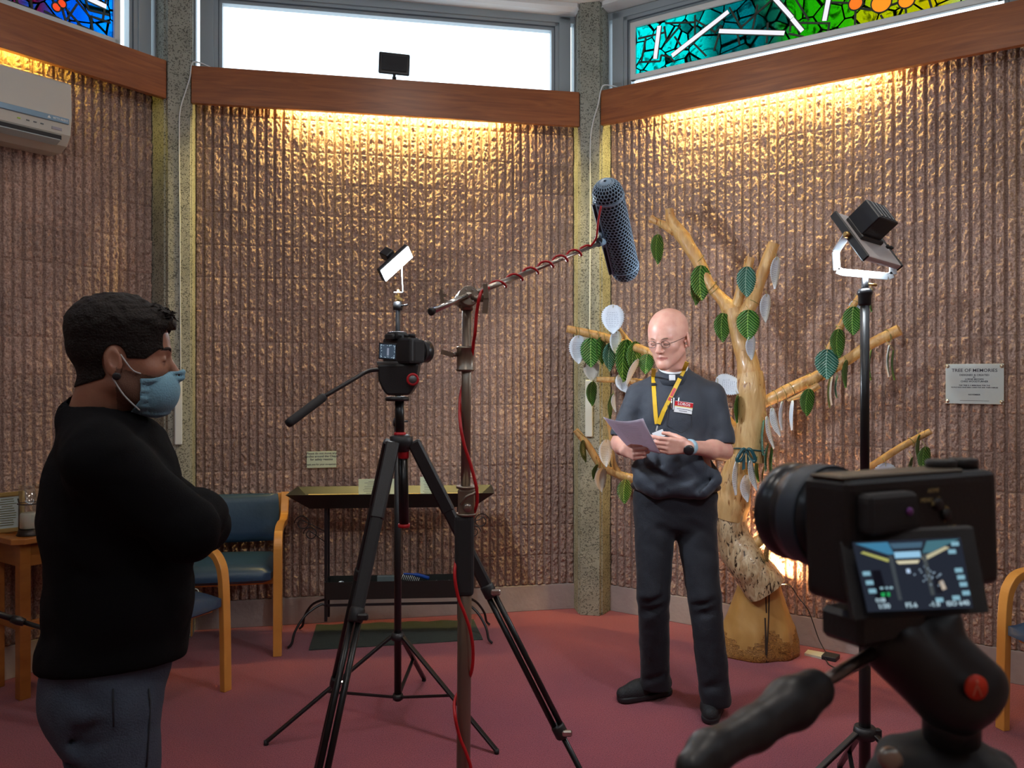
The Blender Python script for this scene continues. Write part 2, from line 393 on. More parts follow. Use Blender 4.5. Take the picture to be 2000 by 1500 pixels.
# clerestory windows
def window(k, n):
    root = bpy.data.objects.new('window_%d' % n, None); COL.objects.link(root); struct(root); root.location = W(k, BAYW/2, 0, 3.24)
    def bx(u0, u1, z0, z1, off, th, m, nm):
        MB().box(W(k, (u0+u1)/2, off, (z0+z1)/2), (u1-u0, th, z1-z0), RW(k)).build(nm, m, root, bevel=.002)
    Z0, Z1 = 3.22, 3.745
    bx(.0, .012, Z0, Z1, .01, .05, M_FRAME, 'window_jamb'); bx(BAYW-.012, BAYW, Z0, Z1, .01, .05, M_FRAME, 'window_jamb')
    bx(.036, .110, Z0, Z1, .01, .06, M_FRAME, 'window_mullion'); bx(BAYW-.110, BAYW-.036, Z0, Z1, .01, .06, M_FRAME, 'window_mullion')
    mb = MB(); mc = MB(); g = .012
    for (i, (o_, w_, off)) in enumerate(((.11, .024, .005), (.138, .018, -.004))):
        for (u0, u1, z0, z1) in ((o_, o_+w_, Z0, Z1-.035-i*.030), (BAYW-o_-w_, BAYW-o_, Z0, Z1-.035-i*.030), (o_, BAYW-o_, Z1-.060-i*.026, Z1-.035-i*.030), (o_, BAYW-o_, Z0, Z0+.03)):
            mb.box(W(k, (u0+u1)/2, off, (z0+z1)/2), (u1-u0, .05, z1-z0), RW(k))
    for (u0, u1, z0, z1) in ((.134, .138, Z0, Z1-.062), (BAYW-.138, BAYW-.134, Z0, Z1-.062), (.134, BAYW-.134, Z1-.0655, Z1-.0605)):
        mc.box(W(k, (u0+u1)/2, .004, (z0+z1)/2), (u1-u0, .05, z1-z0), RW(k))
    mb.build('window_frame', M_FRAME, root); mc.build('window_gasket', M_FRAMED, root)
    bx(0, BAYW, Z1-.04, Z1+.005, .01, .06, M_FRAME, 'window_head')
    bx(.0, BAYW, Z0+.0, Z1-.04, -.012, .004, M_GLASS, 'window_pane')
for k in range(-1, 7): window(k, k+2)
# ceiling with a shallow bulkhead along each wall, floor, carpet
ring = [W(k, u, -.2, 0) for k in range(-1, 7) for u in (-.12, BAYW+.12)]
struct(MB().prism([Vector((p.x, p.y, 3.79)) for p in ring], (0, 0, .08)).build('ceiling', M_CEIL))
for k in range(-1, 7):
    struct(MB().prism([W(k, -.1, -.10, 3.748), W(k, BAYW+.1, -.10, 3.748), W(k, BAYW+.02, .10, 3.748), W(k, BAYW-.02, .14, 3.765), W(k, .02, .14, 3.765), W(k, -.02, .10, 3.748)], (0, 0, .05)).build('ceiling_bulkhead_'+NAMES[k], M_CEIL))
def carpet_mat():
    m = bpy.data.materials.new('burgundy carpet'); m.use_nodes = True; nt = m.node_tree; b = nt.nodes['Principled BSDF']
    tc = nt.nodes.new('ShaderNodeTexCoord')
    n1 = nt.nodes.new('ShaderNodeTexNoise'); n1.inputs['Scale'].default_value = 210; n1.inputs['Detail'].default_value = 3
    n2 = nt.nodes.new('ShaderNodeTexNoise'); n2.inputs['Scale'].default_value = 1.6; n2.inputs['Detail'].default_value = 3
    for n in (n1, n2): nt.links.new(tc.outputs['Object'], n.inputs['Vector'])
    r = nt.nodes.new('ShaderNodeValToRGB'); e = r.color_ramp.elements
    e[0].position = .34; e[0].color = (.14, .030, .042, 1); e[1].position = .56; e[1].color = (.30, .070, .095, 1)
    nt.links.new(n1.outputs['Fac'], r.inputs['Fac'])
    r2 = nt.nodes.new('ShaderNodeValToRGB'); r2.color_ramp.elements[0].color = (.86, .82, .9, 1); r2.color_ramp.elements[1].color = (1.08, 1, .95, 1)
    r2.color_ramp.elements[0].position = .35; r2.color_ramp.elements[1].position = .65
    nt.links.new(n2.outputs['Fac'], r2.inputs['Fac'])
    mx = nt.nodes.new('ShaderNodeMix'); mx.data_type = 'RGBA'; mx.blend_type = 'MULTIPLY'; mx.inputs[0].default_value = 1
    nt.links.new(r.outputs[0], mx.inputs[6]); nt.links.new(r2.outputs[0], mx.inputs[7]); nt.links.new(mx.outputs[2], b.inputs['Base Color'])
    b.inputs['Roughness'].default_value = .95; b.inputs['Specular IOR Level'].default_value = .1
    b.inputs['Sheen Weight'].default_value = .25
    bp = nt.nodes.new('ShaderNodeBump'); bp.inputs['Strength'].default_value = .6; bp.inputs['Distance'].default_value = .006
    nt.links.new(n1.outputs['Fac'], bp.inputs['Height']); nt.links.new(bp.outputs['Normal'], b.inputs['Normal'])
    return m
struct(MB().prism([Vector((p.x, p.y, -.06)) for p in ring], (0, 0, .06)).build('floor', carpet_mat()))

# ------------------------------------------------------------------ leaded glass panels hanging in front of two windows
def tglass(name, stops, scale=3.0, seed=0.):
    """stained glass: coloured light-passing glass with streaky paint; colour runs along the panel"""
    m = bpy.data.materials.new(name); m.use_nodes = True; nt = m.node_tree; nt.nodes.clear()
    tc = nt.nodes.new('ShaderNodeTexCoord'); v = nt.nodes.new('ShaderNodeTexVoronoi'); v.inputs['Scale'].default_value = 9
    sx = nt.nodes.new('ShaderNodeSeparateXYZ'); nt.links.new(tc.outputs['Generated'], sx.inputs[0])
    nt.links.new(tc.outputs['Object'], v.inputs['Vector'])
    sc = nt.nodes.new('ShaderNodeSeparateColor'); nt.links.new(v.outputs['Color'], sc.inputs[0])
    ma = nt.nodes.new('ShaderNodeMath'); ma.operation = 'MULTIPLY_ADD'; ma.inputs[1].default_value = .10
    nt.links.new(sc.outputs[0], ma.inputs[0]); nt.links.new(sx.outputs[0], ma.inputs[2])
    mb_ = nt.nodes.new('ShaderNodeMath'); mb_.operation = 'SUBTRACT'; mb_.inputs[1].default_value = .05; nt.links.new(ma.outputs[0], mb_.inputs[0])
    r = nt.nodes.new('ShaderNodeValToRGB'); r.color_ramp.interpolation = 'LINEAR'
    while len(r.color_ramp.elements) < len(stops): r.color_ramp.elements.new(.5)
    for e, (p, c) in zip(r.color_ramp.elements, stops): e.position = p; e.color = (*c, 1)
    nt.links.new(mb_.outputs[0], r.inputs['Fac'])
    n = nt.nodes.new('ShaderNodeTexNoise'); n.inputs['Scale'].default_value = 7; n.inputs['Detail'].default_value = 6; n.inputs['Distortion'].default_value = 3.5
    nt.links.new(tc.outputs['Object'], n.inputs['Vector'])
    r2 = nt.nodes.new('ShaderNodeValToRGB'); r2.color_ramp.elements[0].position = .33; r2.color_ramp.elements[0].color = (.38, .42, .42, 1); r2.color_ramp.elements[1].position = .47; r2.color_ramp.elements[1].color = (1, 1, 1, 1)
    nt.links.new(n.outputs['Fac'], r2.inputs['Fac'])
    mx = nt.nodes.new('ShaderNodeMix'); mx.data_type = 'RGBA'; mx.blend_type = 'MULTIPLY'; mx.inputs[0].default_value = 1
    nt.links.new(r.outputs[0], mx.inputs[6]); nt.links.new(r2.outputs[0], mx.inputs[7])
    ve = nt.nodes.new('ShaderNodeTexVoronoi'); ve.feature = 'DISTANCE_TO_EDGE'; ve.inputs['Scale'].default_value = 9; nt.links.new(tc.outputs['Object'], ve.inputs['Vector'])
    th = nt.nodes.new('ShaderNodeMath'); th.operation = 'GREATER_THAN'; th.inputs[1].default_value = .030; nt.links.new(ve.outputs['Distance'], th.inputs[0])
    mz = nt.nodes.new('ShaderNodeMix'); mz.data_type = 'RGBA'; nt.links.new(th.outputs[0], mz.inputs[0]); mz.inputs[6].default_value = (.012, .02, .015, 1); nt.links.new(mx.outputs[2], mz.inputs[7]); mx = mz
    t = nt.nodes.new('ShaderNodeBsdfTransparent'); o = nt.nodes.new('ShaderNodeOutputMaterial')
    nt.links.new(mx.outputs[2], t.inputs[0]); nt.links.new(t.outputs[0], o.inputs[0]); return m
M_LEAD = mat('dark lead strip', (.03, .04, .03), .5)
M_CLEARBAR = clear_glass('white glass bar', (.98, .96, 1.0), .02)
def flatglass(name, tint):
    if name in MATS: return MATS[name]
    return clear_glass(name, tint, .01)
def panel(k, u0, u1, z0, z1, off, glassmat, leads, bars, blobs, name, label, fr=.035):
    root = thing(name, label, 'stained glass', W(k, (u0+u1)/2, off, z0))
    mb = MB()
    for (a, b, c, d) in ((u0, u1, z0, z0+fr), (u0, u1, z1-fr, z1), (u0, u0+fr, z0, z1), (u1-fr, u1, z0, z1)):
        mb.box(W(k, (a+b)/2, off, (c+d)/2), (b-a, .028, d-c), RW(k), .004)
    mb.build('frame', M_WHITEF, root)
    # glass object laid out along the wall so that its colours run with the panel
    g = bpy.data.meshes.new('glass_pane'); L = u1-u0-2*fr; H = z1-z0-2*fr
    g.from_pydata([(x*L, y*.003, z*H) for x, y, z in ((0, 0, 0), (1, 0, 0), (1, 1, 0), (0, 1, 0), (0, 0, 1), (1, 0, 1), (1, 1, 1), (0, 1, 1))], [], [(0, 1, 5, 4), (3, 7, 6, 2), (0, 4, 7, 3), (1, 2, 6, 5), (4, 5, 6, 7), (0, 3, 2, 1)])
    go = bpy.data.objects.new('glass_pane', g); COL.objects.link(go); g.materials.append(glassmat); go.parent = root
    go.location = W(k, u0+fr, off, z0+fr)-Vector(root.location); go.rotation_euler = (0, 0, BAY[k][1])
    ml = MB()
    cl = lambda p: (min(max(p[0], u0+fr), u1-fr), min(max(p[1], z0+fr), z1-fr))
    for (p, q) in leads:
        a = onwall(k, *p, off); b = onwall(k, *q, off); a = cl(a); b = cl(b)
        if math.hypot(a[0]-b[0], a[1]-b[1]) < .004: continue
        ml.bar(W(k, a[0], off+.004, a[1]), W(k, b[0], off+.004, b[1]), .0105, .006, up=nin(BAY[k][1]))
    ml.build('lead_strips', M_LEAD, root)
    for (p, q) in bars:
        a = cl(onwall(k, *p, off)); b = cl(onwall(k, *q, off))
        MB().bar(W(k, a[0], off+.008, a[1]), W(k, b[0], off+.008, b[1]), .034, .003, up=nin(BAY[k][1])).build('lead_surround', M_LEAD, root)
        MB().bar(W(k, a[0], off+.012, a[1]), W(k, b[0], off+.012, b[1]), .022, .006, up=nin(BAY[k][1])).build('glass_bar', emis('white glass bar with daylight emission', (.93, .93, 1.0), 1.0), root)  # the bar's own emission stands in for daylight coming through
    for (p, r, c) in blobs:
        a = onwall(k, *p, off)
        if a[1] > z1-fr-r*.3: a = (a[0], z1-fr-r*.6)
        mb = MB().lathe([(r, 0), (r, .003)], W(k, a[0], off+.008, a[1]), nin(BAY[k][1]), 20); mb.build('round_glass', mat('orange glass daylight glow %.2f' % c[1], c, .3, emit=(*c, .9)), root)  # glow put into the material in place of daylight behind the pane
        MB().tube([W(k, a[0]+math.cos(t)*r, off+.010, a[1]+math.sin(t)*r) for t in np.linspace(0, 2*PI, 20, endpoint=False)], .004, 6, closed=True).build('lead_ring', M_LEAD, root)
ST_R = tglass('teal to yellow stained glass', [(.0, (.0, .60, .56)), (.16, (.0, .55, .50)), (.22, (.0, .22, .20)), (.34, (.0, .26, .26)), (.40, (.0, .13, .10)), (.46, (.05, .22, .16)), (.50, (.06, .38, .03)), (.62, (.12, .42, .02)), (.70, (.42, .45, .02)), (.85, (.5, .42, .02)), (1., (.3, .6, .6))])
leads = [((1247, 76), (1298, 64)), ((1298, 52), (1302, 78)), ((1262, 75), (1253, 122)), ((1247, 122), (1290, 120)), ((1290, 120), (1292, 108)), ((1292, 108), (1310, 112)), ((1310, 112), (1318, 122)),
         ((1300, 85), (1330, 50)), ((1300, 46), (1358, 44)), ((1318, 72), (1332, 92)), ((1358, 30), (1358, 82)), ((1352, 82), (1380, 110)), ((1395, 66), (1410, 50)), ((1410, 50), (1395, 100)), ((1447, 55), (1512, -3)),
         ((1425, 15), (1450, 58)), ((1500, 45), (1498, 85)), ((1545, 45), (1543, 62)), ((1545, 45), (1622, 46)), ((1540, 66), (1570, 78)), ((1622, 5), (1690, 8)), ((1672, 8), (1670, 55)), ((1620, 46), (1618, 70)), ((1720, 18), (1760, 4)), ((1720, 30), (1725, 60)), ((1768, 5), (1770, 32)), ((1815, 0), (1820, 22)), ((1672, 16), (1722, 22)), ((1890, -8), (1893, 8)), ((1555, 0), (1580, 40)), ((1480, 10), (1470, 60)), ((1445, 88), (1440, 62)), ((1360, 40), (1395, 62))]
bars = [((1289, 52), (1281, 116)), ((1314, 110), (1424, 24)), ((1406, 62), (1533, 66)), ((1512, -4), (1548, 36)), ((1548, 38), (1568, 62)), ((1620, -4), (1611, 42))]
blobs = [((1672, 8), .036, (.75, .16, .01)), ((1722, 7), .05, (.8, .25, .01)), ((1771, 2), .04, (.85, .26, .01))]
a = onwall(1, 1232, 158, .03); b = onwall(1, 1230, 50, .03); c = onwall(1, 1950, 5, .03)
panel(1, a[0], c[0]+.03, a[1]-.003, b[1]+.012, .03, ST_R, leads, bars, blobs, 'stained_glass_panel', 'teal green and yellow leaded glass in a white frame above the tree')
ST_L = tglass('blue and red stained glass', [(.0, (.05, .15, .6)), (.55, (.0, .25, .7)), (.66, (.35, .01, .03)), (.73, (.30, .01, .04)), (.80, (.0, .22, .52)), (.86, (.0, .20, .55)), (.92, (.01, .30, .62)), (1., (.0, .40, .80))])
leads = [((0, 5), (60, 18)), ((58, -5), (62, 22)), ((85, 22), (120, 40)), ((115, 0), (128, 45)), ((128, 18), (160, 55)), ((148, 0), (180, 40)), ((130, 38), (150, 8)), ((176, 32), (215, 45)), ((176, 32), (180, 60)), ((165, -4), (172, 20)), ((172, 20), (212, 30)), ((206, 0), (200, 40)), ((150, 48), (180, 62)), ((100, -4), (110, 20)), ((30, -3), (34, 18))]
a = onwall(-1, 233, 92, .03); b = onwall(-1, 235, -30, .03)
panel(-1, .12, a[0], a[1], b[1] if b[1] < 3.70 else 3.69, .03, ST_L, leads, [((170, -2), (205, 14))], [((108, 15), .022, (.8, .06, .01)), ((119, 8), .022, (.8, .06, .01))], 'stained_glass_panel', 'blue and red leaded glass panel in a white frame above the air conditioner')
# ------------------------------------------------------------------ things on and along the walls
M_BLACK = mat('satin black metal', (.012, .012, .014), .35, spec=.5)
M_BLACKP = mat('black plastic', (.018, .018, .020), .45, bump=.1, bscale=400)
M_RUBBER = mat('matt black rubber', (.022, .022, .024), .75)
M_STEEL = mat('brushed steel', (.42, .38, .33), .32, .95)
M_CHROME = mat('bright steel', (.7, .68, .64), .2, 1.)
M_BRASS = mat('brass', (.65, .42, .15), .3, 1.)
M_PAPERG = mat('pale green paper', (.62, .70, .50), .6)
M_PAPERW = mat('white paper', (.78, .78, .80), .6)
M_INK = mat('dark ink', (.03, .03, .05), .6)
M_PLASTW = mat('off-white plastic', (.62, .66, .66), .35)
M_RED = mat('red plastic', (.5, .012, .02), .35)
M_REDC = mat('red cable sheath', (.50, .01, .015), .4)
def wall_board(k, px0, py0, px1, py1, off, th, name, m, lab, cat, rootname):
    a = onwall(k, px0, py0, off); b = onwall(k, px1, py1, off)
    root = thing(rootname, lab, cat, W(k, (a[0]+b[0])/2, 0.01, (a[1]+b[1])/2))
    MB().box(W(k, (a[0]+b[0])/2, off, (a[1]+b[1])/2), (b[0]-a[0], th, a[1]-b[1]), RW(k)).build(name, m, root, bevel=.001)
    return root, a, b
# small notice
root, a, b = wall_board(0, 599, 882, 657, 913, .012, .004, 'board', M_PAPERG, 'small pale green notice on the block wall above the black candle stand', 'notice', 'wall_notice')
uc = (a[0]+b[0])/2; R_ = dv(BAY[0][1]); UP = Vector((0, 0, 1)); w_ = b[0]-a[0]
for z, t in ((-.012, 'Please do not move any'), (-.030, 'candles around the Chapel'), (-.048, 'for safety reasons'), (-.078, 'Thank you for your co-operation')):
    text('lettering', t, W(0, uc, .0145, a[1]+z), R_, UP, w_/9.5 if len(t) < 28 else w_/12.0, M_INK, root, bold=.0002)
# plaque
root, a, b = wall_board(1, 1847, 711, 1961, 790, .016, .006, 'plate', mat('pale grey plaque plate', (.50, .56, .56), .35), 'pale metal plaque with a TREE OF MEMORIES heading screwed to the wall', 'plaque', 'wall_plaque')
uc = (a[0]+b[0])/2; R_ = dv(BAY[1][1]); w_ = b[0]-a[0]; h_ = a[1]-b[1]
def pl(t, f, s): text('lettering', t, W(1, uc, .0195, a[1]-h_*f), R_, UP, s, M_INK, root, bold=.0002)
pl('TREE OF MEMORIES', .165, .0225); pl('DESIGNED & CREATED', .28, .0125); pl('BY', .335, .009); pl('LORNE BROWN', .385, .011); pl('CHRIS WOODTURNER', .44, .0115)
pl('THE TREE IS A MEMORIAL FOR THE', .54, .0085); pl('PEOPLE WHO HAVE BEEN CARED FOR AND THEIR FAMILIES', .59, .0075); pl('NOVEMBER', .77, .010)
MB().box(W(1, uc, .0195, a[1]-h_*.92), (w_*.5, .0006, .0016), RW(1)).build('rule_line', M_INK, root)
for du in (.035, .965):
    for dz in (.06, .94):
        MB().lathe([(.009, 0), (.009, .003), (.005, .006), (0, .006)], W(1, a[0]+w_*du, .019, a[1]-h_*dz), nin(BAY[1][1]), 14).build('screw_cap', M_CHROME if dz > .5 and du < .5 else M_STEEL, root)
# split air conditioner
a = onwall(-1, 117, 158, .20); b = onwall(-1, 117, 272, .20); k = -1
u1 = onwall(-1, 118, 200, .10)[0]; u0 = u1-.80; zt, zb = 2.935, 2.60
root = thing('air_conditioner', 'white wall-mounted air conditioner under the wooden beam beside the yellow light', 'air conditioner', W(k, (u0+u1)/2, 0, zb))
def acs(u):
    return [W(k, u, o, z) for (o, z) in ((0, zt), (.185, zt), (.205, zt-.012), (.212, zt-.185), (.205, zt-.215), (.20, zt-.262), (.165, zb+.025), (.10, zb), (0, zb))]
MB().prism(acs(u0), dv(BAY[k][1])*(u1-u0)).build('housing', mat('grey white enamel', (.50, .49, .44), .4), root, bevel=.004)
MB().box(W(k, (u0+u1)/2-.004, .2075, zt-.197), (u1-u0-.02, .012, .030), RW(k), .003).build('trim_band', mat('blue grey glossy band', (.22, .34, .45), .2, .3), root)
MB().bar(W(k, u0+.02, .198, zb+.052), W(k, u1-.05, .198, zb+.052), .020, .020, up=(0, 0, 1)).build('outlet_slot', M_RUBBER, root)
MB().box(W(k, (u0+u1)/2-.02, .190, zb+.030), (u1-u0-.07, .045, .006), RW(k) @ Euler((-.45, 0, 0)).to_matrix(), .001).build('louvre', mat('grey louvre', (.36, .42, .42), .4), root)
for i, dx in enumerate((.245, .205, .172, .14)):
    MB().box(W(k, u1-dx, .2035, zt-.236), (.014, .004, .005), RW(k)).build('indicator', mat('green lamp', (.4, .6, .02), .4) if i == 0 else M_FRAMED, root)
MB().box(W(k, u1-.07, .203, zt-.242), (.048, .004, .013), RW(k)).build('rating_label', mat('grey label', (.30, .30, .36), .5), root)
text('lettering', 'MITSUBISHI', W(k, u1-.058, .2142, zt-.197), dv(BAY[k][1]), UP, .014, M_PLASTW, root, bold=.0003)
p = [W(k, u1-.112+dx, .2142, zt-.197+dz) for dx, dz in ((-.009, -.006), (.009, -.006), (0, .008))]
MB().prism(p, nin(BAY[k][1])*.0006).build('emblem', M_PLASTW, root)
# window winders with cables on the pillars
def front_of_pillar(k, px, py, extra=0.):
    s, a = BAY[k]; E = s+dv(a)*BAYW; ca = a-math.radians(22.5); c = E+dv(ca)*GAP/2; m_ = nin(ca); q = c+m_*(.137+extra); r = ray(px, py)
    t = q.dot(m_)/Vector((r.x, r.y, 0)).dot(m_); return Vector((r.x*t, r.y*t, EYE+r.z*t)), m_, dv(ca)
for (k, x0, x1, y0, y1, cable, lab) in ((-1, 341, 356, 742, 868, [(353, 744), (352, 600), (351, 420), (350, 262), (352, 215), (362, 180), (371, 150), (375, 124), (388, 122), (412, 132)], 'white window winder with crank and cable on the pillar behind the masked man'),
                                      (0, 1143, 1157, 742, 853, [(1152, 745), (1152, 600), (1153, 420), (1153, 285), (1158, 240), (1168, 205), (1174, 175), (1182, 166), (1205, 170)], 'white window winder with cable on the pillar behind the tree branches')):
    p0, m_, t_ = front_of_pillar(k, x0, y0, .02); p1, _, _ = front_of_pillar(k, x1, y1, .02)
    root = thing('window_winder', lab, 'window winder', ((p0+p1)/2), group='window winders')
    R = Matrix((t_, -m_, UP)).transposed()
    c = (p0+p1)/2-m_*.008
    MB().box(c, ((p1-p0).dot(t_), .030, p0.z-p1.z), R, .005, 2).build('case', M_PLASTW, root)
    if k == -1:
        q = Vector((c.x, c.y, p0.z-.05))+m_*.02
        MB().tube([q-m_*.01, q+m_*.012], .012, 12).tube([q+m_*.008, q+m_*.02+t_*(-.045)+UP*.022], .006, 8).build('crank', M_PLASTW, root)
    pts = [front_of_pillar(k, x, y, .005 if i < 5 else .008)[0] for i, (x, y) in enumerate(cable)]
    MB().tube(bez(pts, 5), .0042, 8).build('cable', M_PLASTW, root)
# little led panel standing on the sill of the clear window
Y = onwall(0, 770, 125, .06); C_ = W(0, Y[0], .06, Y[1])
root = thing('video_light', 'small black LED panel standing on the sill of the clear window', 'light', (C_.x, C_.y, 3.22))
MB().box(C_, (.186, .022, .128), RW(0) @ Euler((0, math.radians(2), 0)).to_matrix(), .010, 3).build('housing', M_BLACK, root)
MB().box(C_+nin(A0)*.013, (.150, .006, .095), RW(0) @ Euler((0, math.radians(2), 0)).to_matrix(), .003).build('lens_panel', M_RUBBER, root)
MB().tube([(C_.x, C_.y, C_.z-.05), (C_.x, C_.y, C_.z-.095)], .009, 10).tube([(C_.x, C_.y, C_.z-.08), (C_.x, C_.y, 3.222)], .013, 10).build('stem', M_BLACK, root)
MB().lathe([(.03, 0), (.03, .006), (0, .008)], (C_.x, C_.y, 3.221), n=16).build('foot', M_BLACK, root)

# ------------------------------------------------------------------ black candle stand
YC = 4.62; yaw = math.radians(4); TD = Vector((math.cos(yaw), math.sin(yaw), 0)); TN = Vector((-math.sin(yaw), math.cos(yaw), 0))
CX = (768-1000)/FPX*YC; C0 = Vector((CX, YC, 0))
def tp(u, v, z): q = C0+TD*u+TN*v; return Vector((q.x, q.y, z))
root = thing('candle_stand', 'black metal candle stand with a sand tray on top and curled feet', 'candle stand', C0)
zr, zb_ = .836, .745
def tray(hw, hd, zt_, hw2, hd2, zb2, th):
    mb = MB(); bm = mb.bm
    def ringv(w, d, z): return [bm.verts.new(tp(*p, z)) for p in ((-w, -d), (w, -d), (w, d), (-w, d))]
    r = [ringv(hw2, hd2, zb2), ringv(hw, hd, zt_), ringv(hw-th, hd-th, zt_), ringv(hw2-th*.6, hd2-th*.6, zb2+th)]
    for a, b in zip(r, r[1:]):
        for i in range(4): bm.faces.new((a[i], a[(i+1) % 4], b[(i+1) % 4], b[i]))
    bm.faces.new(r[0][::-1]); bm.faces.new(r[-1]); return mb
tray(.567, .17, zr, .455, .07, zb_, .006).build('top_tray', mat('black painted tray', (.014, .016, .014), .4), root)
MB().box(tp(0, 0, .790), (.98, .205, .022), Matrix((TD, TN, UP)).transposed()).build('sand', mat('yellow sand', (.55, .42, .18), .9, bump=.5, bscale=120), root)
for sx in (-1, 1):
    for sy in (-1, 1):
        base = tp(sx*.37, sy*.045, 0)
        MB().box(tp(sx*.37, sy*.045, .43), (.016, .012, .64), Matrix((TD, TN, UP)).transposed()).build('leg', M_BLACK, root)
        pts = [tp(sx*.37, sy*.045, .20), tp(sx*.40, sy*.05, .205), tp(sx*.47, sy*.10, .165), tp(sx*.52, sy*.14, .09), tp(sx*.535, sy*.16, .03), tp(sx*.555, sy*.165, .008)]
        MB().tube(bez(pts, 5), .007, 8).build('foot', M_BLACK, root)
    for (cx_, cz_, rr, u_) in ((.50, .66, .045, 1), (.455, .60, .04, 1)):
        pts = [tp(sx*(cx_+math.cos(t)*rr*(1-t/14)), -.04, cz_+math.sin(t)*rr*(1-t/14)) for t in np.linspace(0, 7.5, 26)]
        MB().tube([tp(sx*.37, -.04, cz_-.05)]+pts[::-1], .0028, 6).build('scroll', M_BLACK, root)
MB().box(tp(0, -.045, .20), (.75, .012, .012), Matrix((TD, TN, UP)).transposed()).build('cross_bar', M_BLACK, root)
tray(.375, .075, .335, .365, .065, .235, .005).build('lower_tray', mat('black painted tray', (.014, .016, .014), .4), root)
MB().box(tp(0, 0, .268), (.70, .10, .03), Matrix((TD, TN, UP)).transposed()).build('tray_insert', M_RUBBER, root)
M_TEA = mat('candle foil', (.5, .58, .6), .3, .5)
for i in range(17):
    u = -.33+i*.0405+random.uniform(-.008, .008); v = random.choice((-.03, .0, .025)); z = .293+random.uniform(0, .012)
    if -.05 < u < .03 or .09 < u < .20: continue
    r = thing('tealight', 'small tea light lying in the lower tray of the black candle stand', 'candle', tp(u, v, z), group='tea lights in the lower tray')
    t = Vector((random.uniform(-.5, .5), random.uniform(-.5, .5), 1)).normalized()
    MB().lathe([(.018, 0), (.019, .015), (.017, .015), (.016, .012), (0, .012)], tp(u, v, z), t, 14).build('cup', M_TEA, r)
    MB().tube([tp(u, v, z)+t*.011, tp(u, v, z)+t*.018], .0012, 5).build('wick', M_INK, r)
root = thing('plastic_comb', 'blue brush-like comb with white teeth in the lower tray', 'comb', tp(.135, 0, .33))
p0, p1 = tp(.06, -.03, .365), tp(.20, .02, .325)
MB().tube(bez([p0, (p0+p1)/2+UP*.008, p1], 4), [.006]*4+[.011]*5, 8).build('spine', mat('blue plastic', (.01, .06, .30), .3), root)
for i in range(10):
    q = p0+(p1-p0)*(i/14); MB().tube([q, q+Vector((-.012, -.008, -.03))], .0018, 5).build('tooth', M_PLASTW, root)
tag(MB().box(tp(-.04, 0, .325), (.10, .03, .05), Matrix((TD, TN, UP)).transposed(), .003).build('small_box', mat('grey cardboard', (.10, .13, .13), .6), origin=tp(-.04, 0, .30)), 'small dark grey box in the lower tray of the candle stand', 'box')
for (x0, y0, x1, y1, lean, lab) in ((701, 935, 770, 970, .1, 'pale green prayer card standing in the sand tray behind the tripod leg'), (821, 931, 855, 967, .1, 'narrow pale printed card standing in the sand tray beside the tripod centre')):
    Yp = YC-.02; a = at(x0, y0, Yp); b = at(x1, y1+8, Yp-.01); c = (a+b)/2
    r = thing('prayer_card', lab, 'card', (c.x, c.y, b.z), group=None)
    Rm = Matrix((TD, TN, UP)).transposed()
    MB().box(c, (b.x-a.x, .002, a.z-b.z), Rm).build('card', M_PAPERG, r)
    for i in range(9):
        wd = (b.x-a.x)*(.45 if i == 0 else random.uniform(.5, .75)); MB().box(Vector((c.x, c.y-.0015, a.z-.014-i*.0095)), (wd, .0006, .0016), Rm).build('printed_line', M_INK, r)
# mat under it
a, b, c, d = floor_at(603, 1271), floor_at(943, 1250), floor_at(925, 1212), floor_at(618, 1222)
mp_ = []
def flmat():
    mb = MB(); n = 24; top = []
    for i in range(n+1):
        row = []
        for j in range(9):
            p = (a.lerp(b, i/n)).lerp(d.lerp(c, i/n), j/8); z = .006+.003*math.sin(i*1.3+j)*(.5 if 0 < j < 8 else 1)
            row.append(mb.bm.verts.new((p.x, p.y, z)))
        top.append(row)
    for i in range(n):
        for j in range(8): mb.bm.faces.new((top[i][j], top[i+1][j], top[i+1][j+1], top[i][j+1]))
    r = bmesh.ops.extrude_face_region(mb.bm, geom=list(mb.bm.faces))
    for v in [g for g in r['geom'] if isinstance(g, bmesh.types.BMVert)]: v.co.z = .001
    return mb
tag(flmat().build('floor_mat', mat('dark green grey mat', (.035, .045, .038), .8, bump=.3, bscale=150), origin=(a+c)/2), 'dark grey-green rubber mat on the carpet under the candle stand', 'mat')

# ------------------------------------------------------------------ chairs
M_VINYL = mat('dark blue vinyl', (.018, .05, .10), .38, bump=.1, bscale=40)
M_CWOOD = wood('golden beech', (.68, .32, .07), (.58, .25, .05), scale=(1, 1, 1), ws=6, rough=.3, dist=.5, bump=.03)
def sm_box(c, size, R, bend=0., bulge=0., n=10, bev=.03):
    """upholstered pad with rounded edges, a crown and a curve"""
    mb = MB(); bm = mb.bm; r = bmesh.ops.create_grid(bm, x_segments=n, y_segments=n, size=.5)
    top = list(bm.verts)
    ex = bmesh.ops.extrude_face_region(bm, geom=list(bm.faces)); bot = [g for g in ex['geom'] if isinstance(g, bmesh.types.BMVert)]
    for v in top: v.co.z = .5
    for v in bot: v.co.z = -.5
    for v in bm.verts:
        x, y, z = v.co.x*2, v.co.y*2, v.co.z*2
        ed = max(abs(x), abs(y)); k = max(0, (ed-.8)/.2); zz = z*(1-.55*k*k)+(bulge/size[2]*2*(1-x*x)*(1-y*y) if z > 0 else 0)
        f = 1-.035*(abs(x)*abs(y))**3
        v.co = Vector((x*f*size[0]/2, y*f*size[1]/2, zz*size[2]/2+bend*(x*x)))
        v.co = R @ v.co+Vector(c)
    for f in bm.faces: f.smooth = True
    return mb
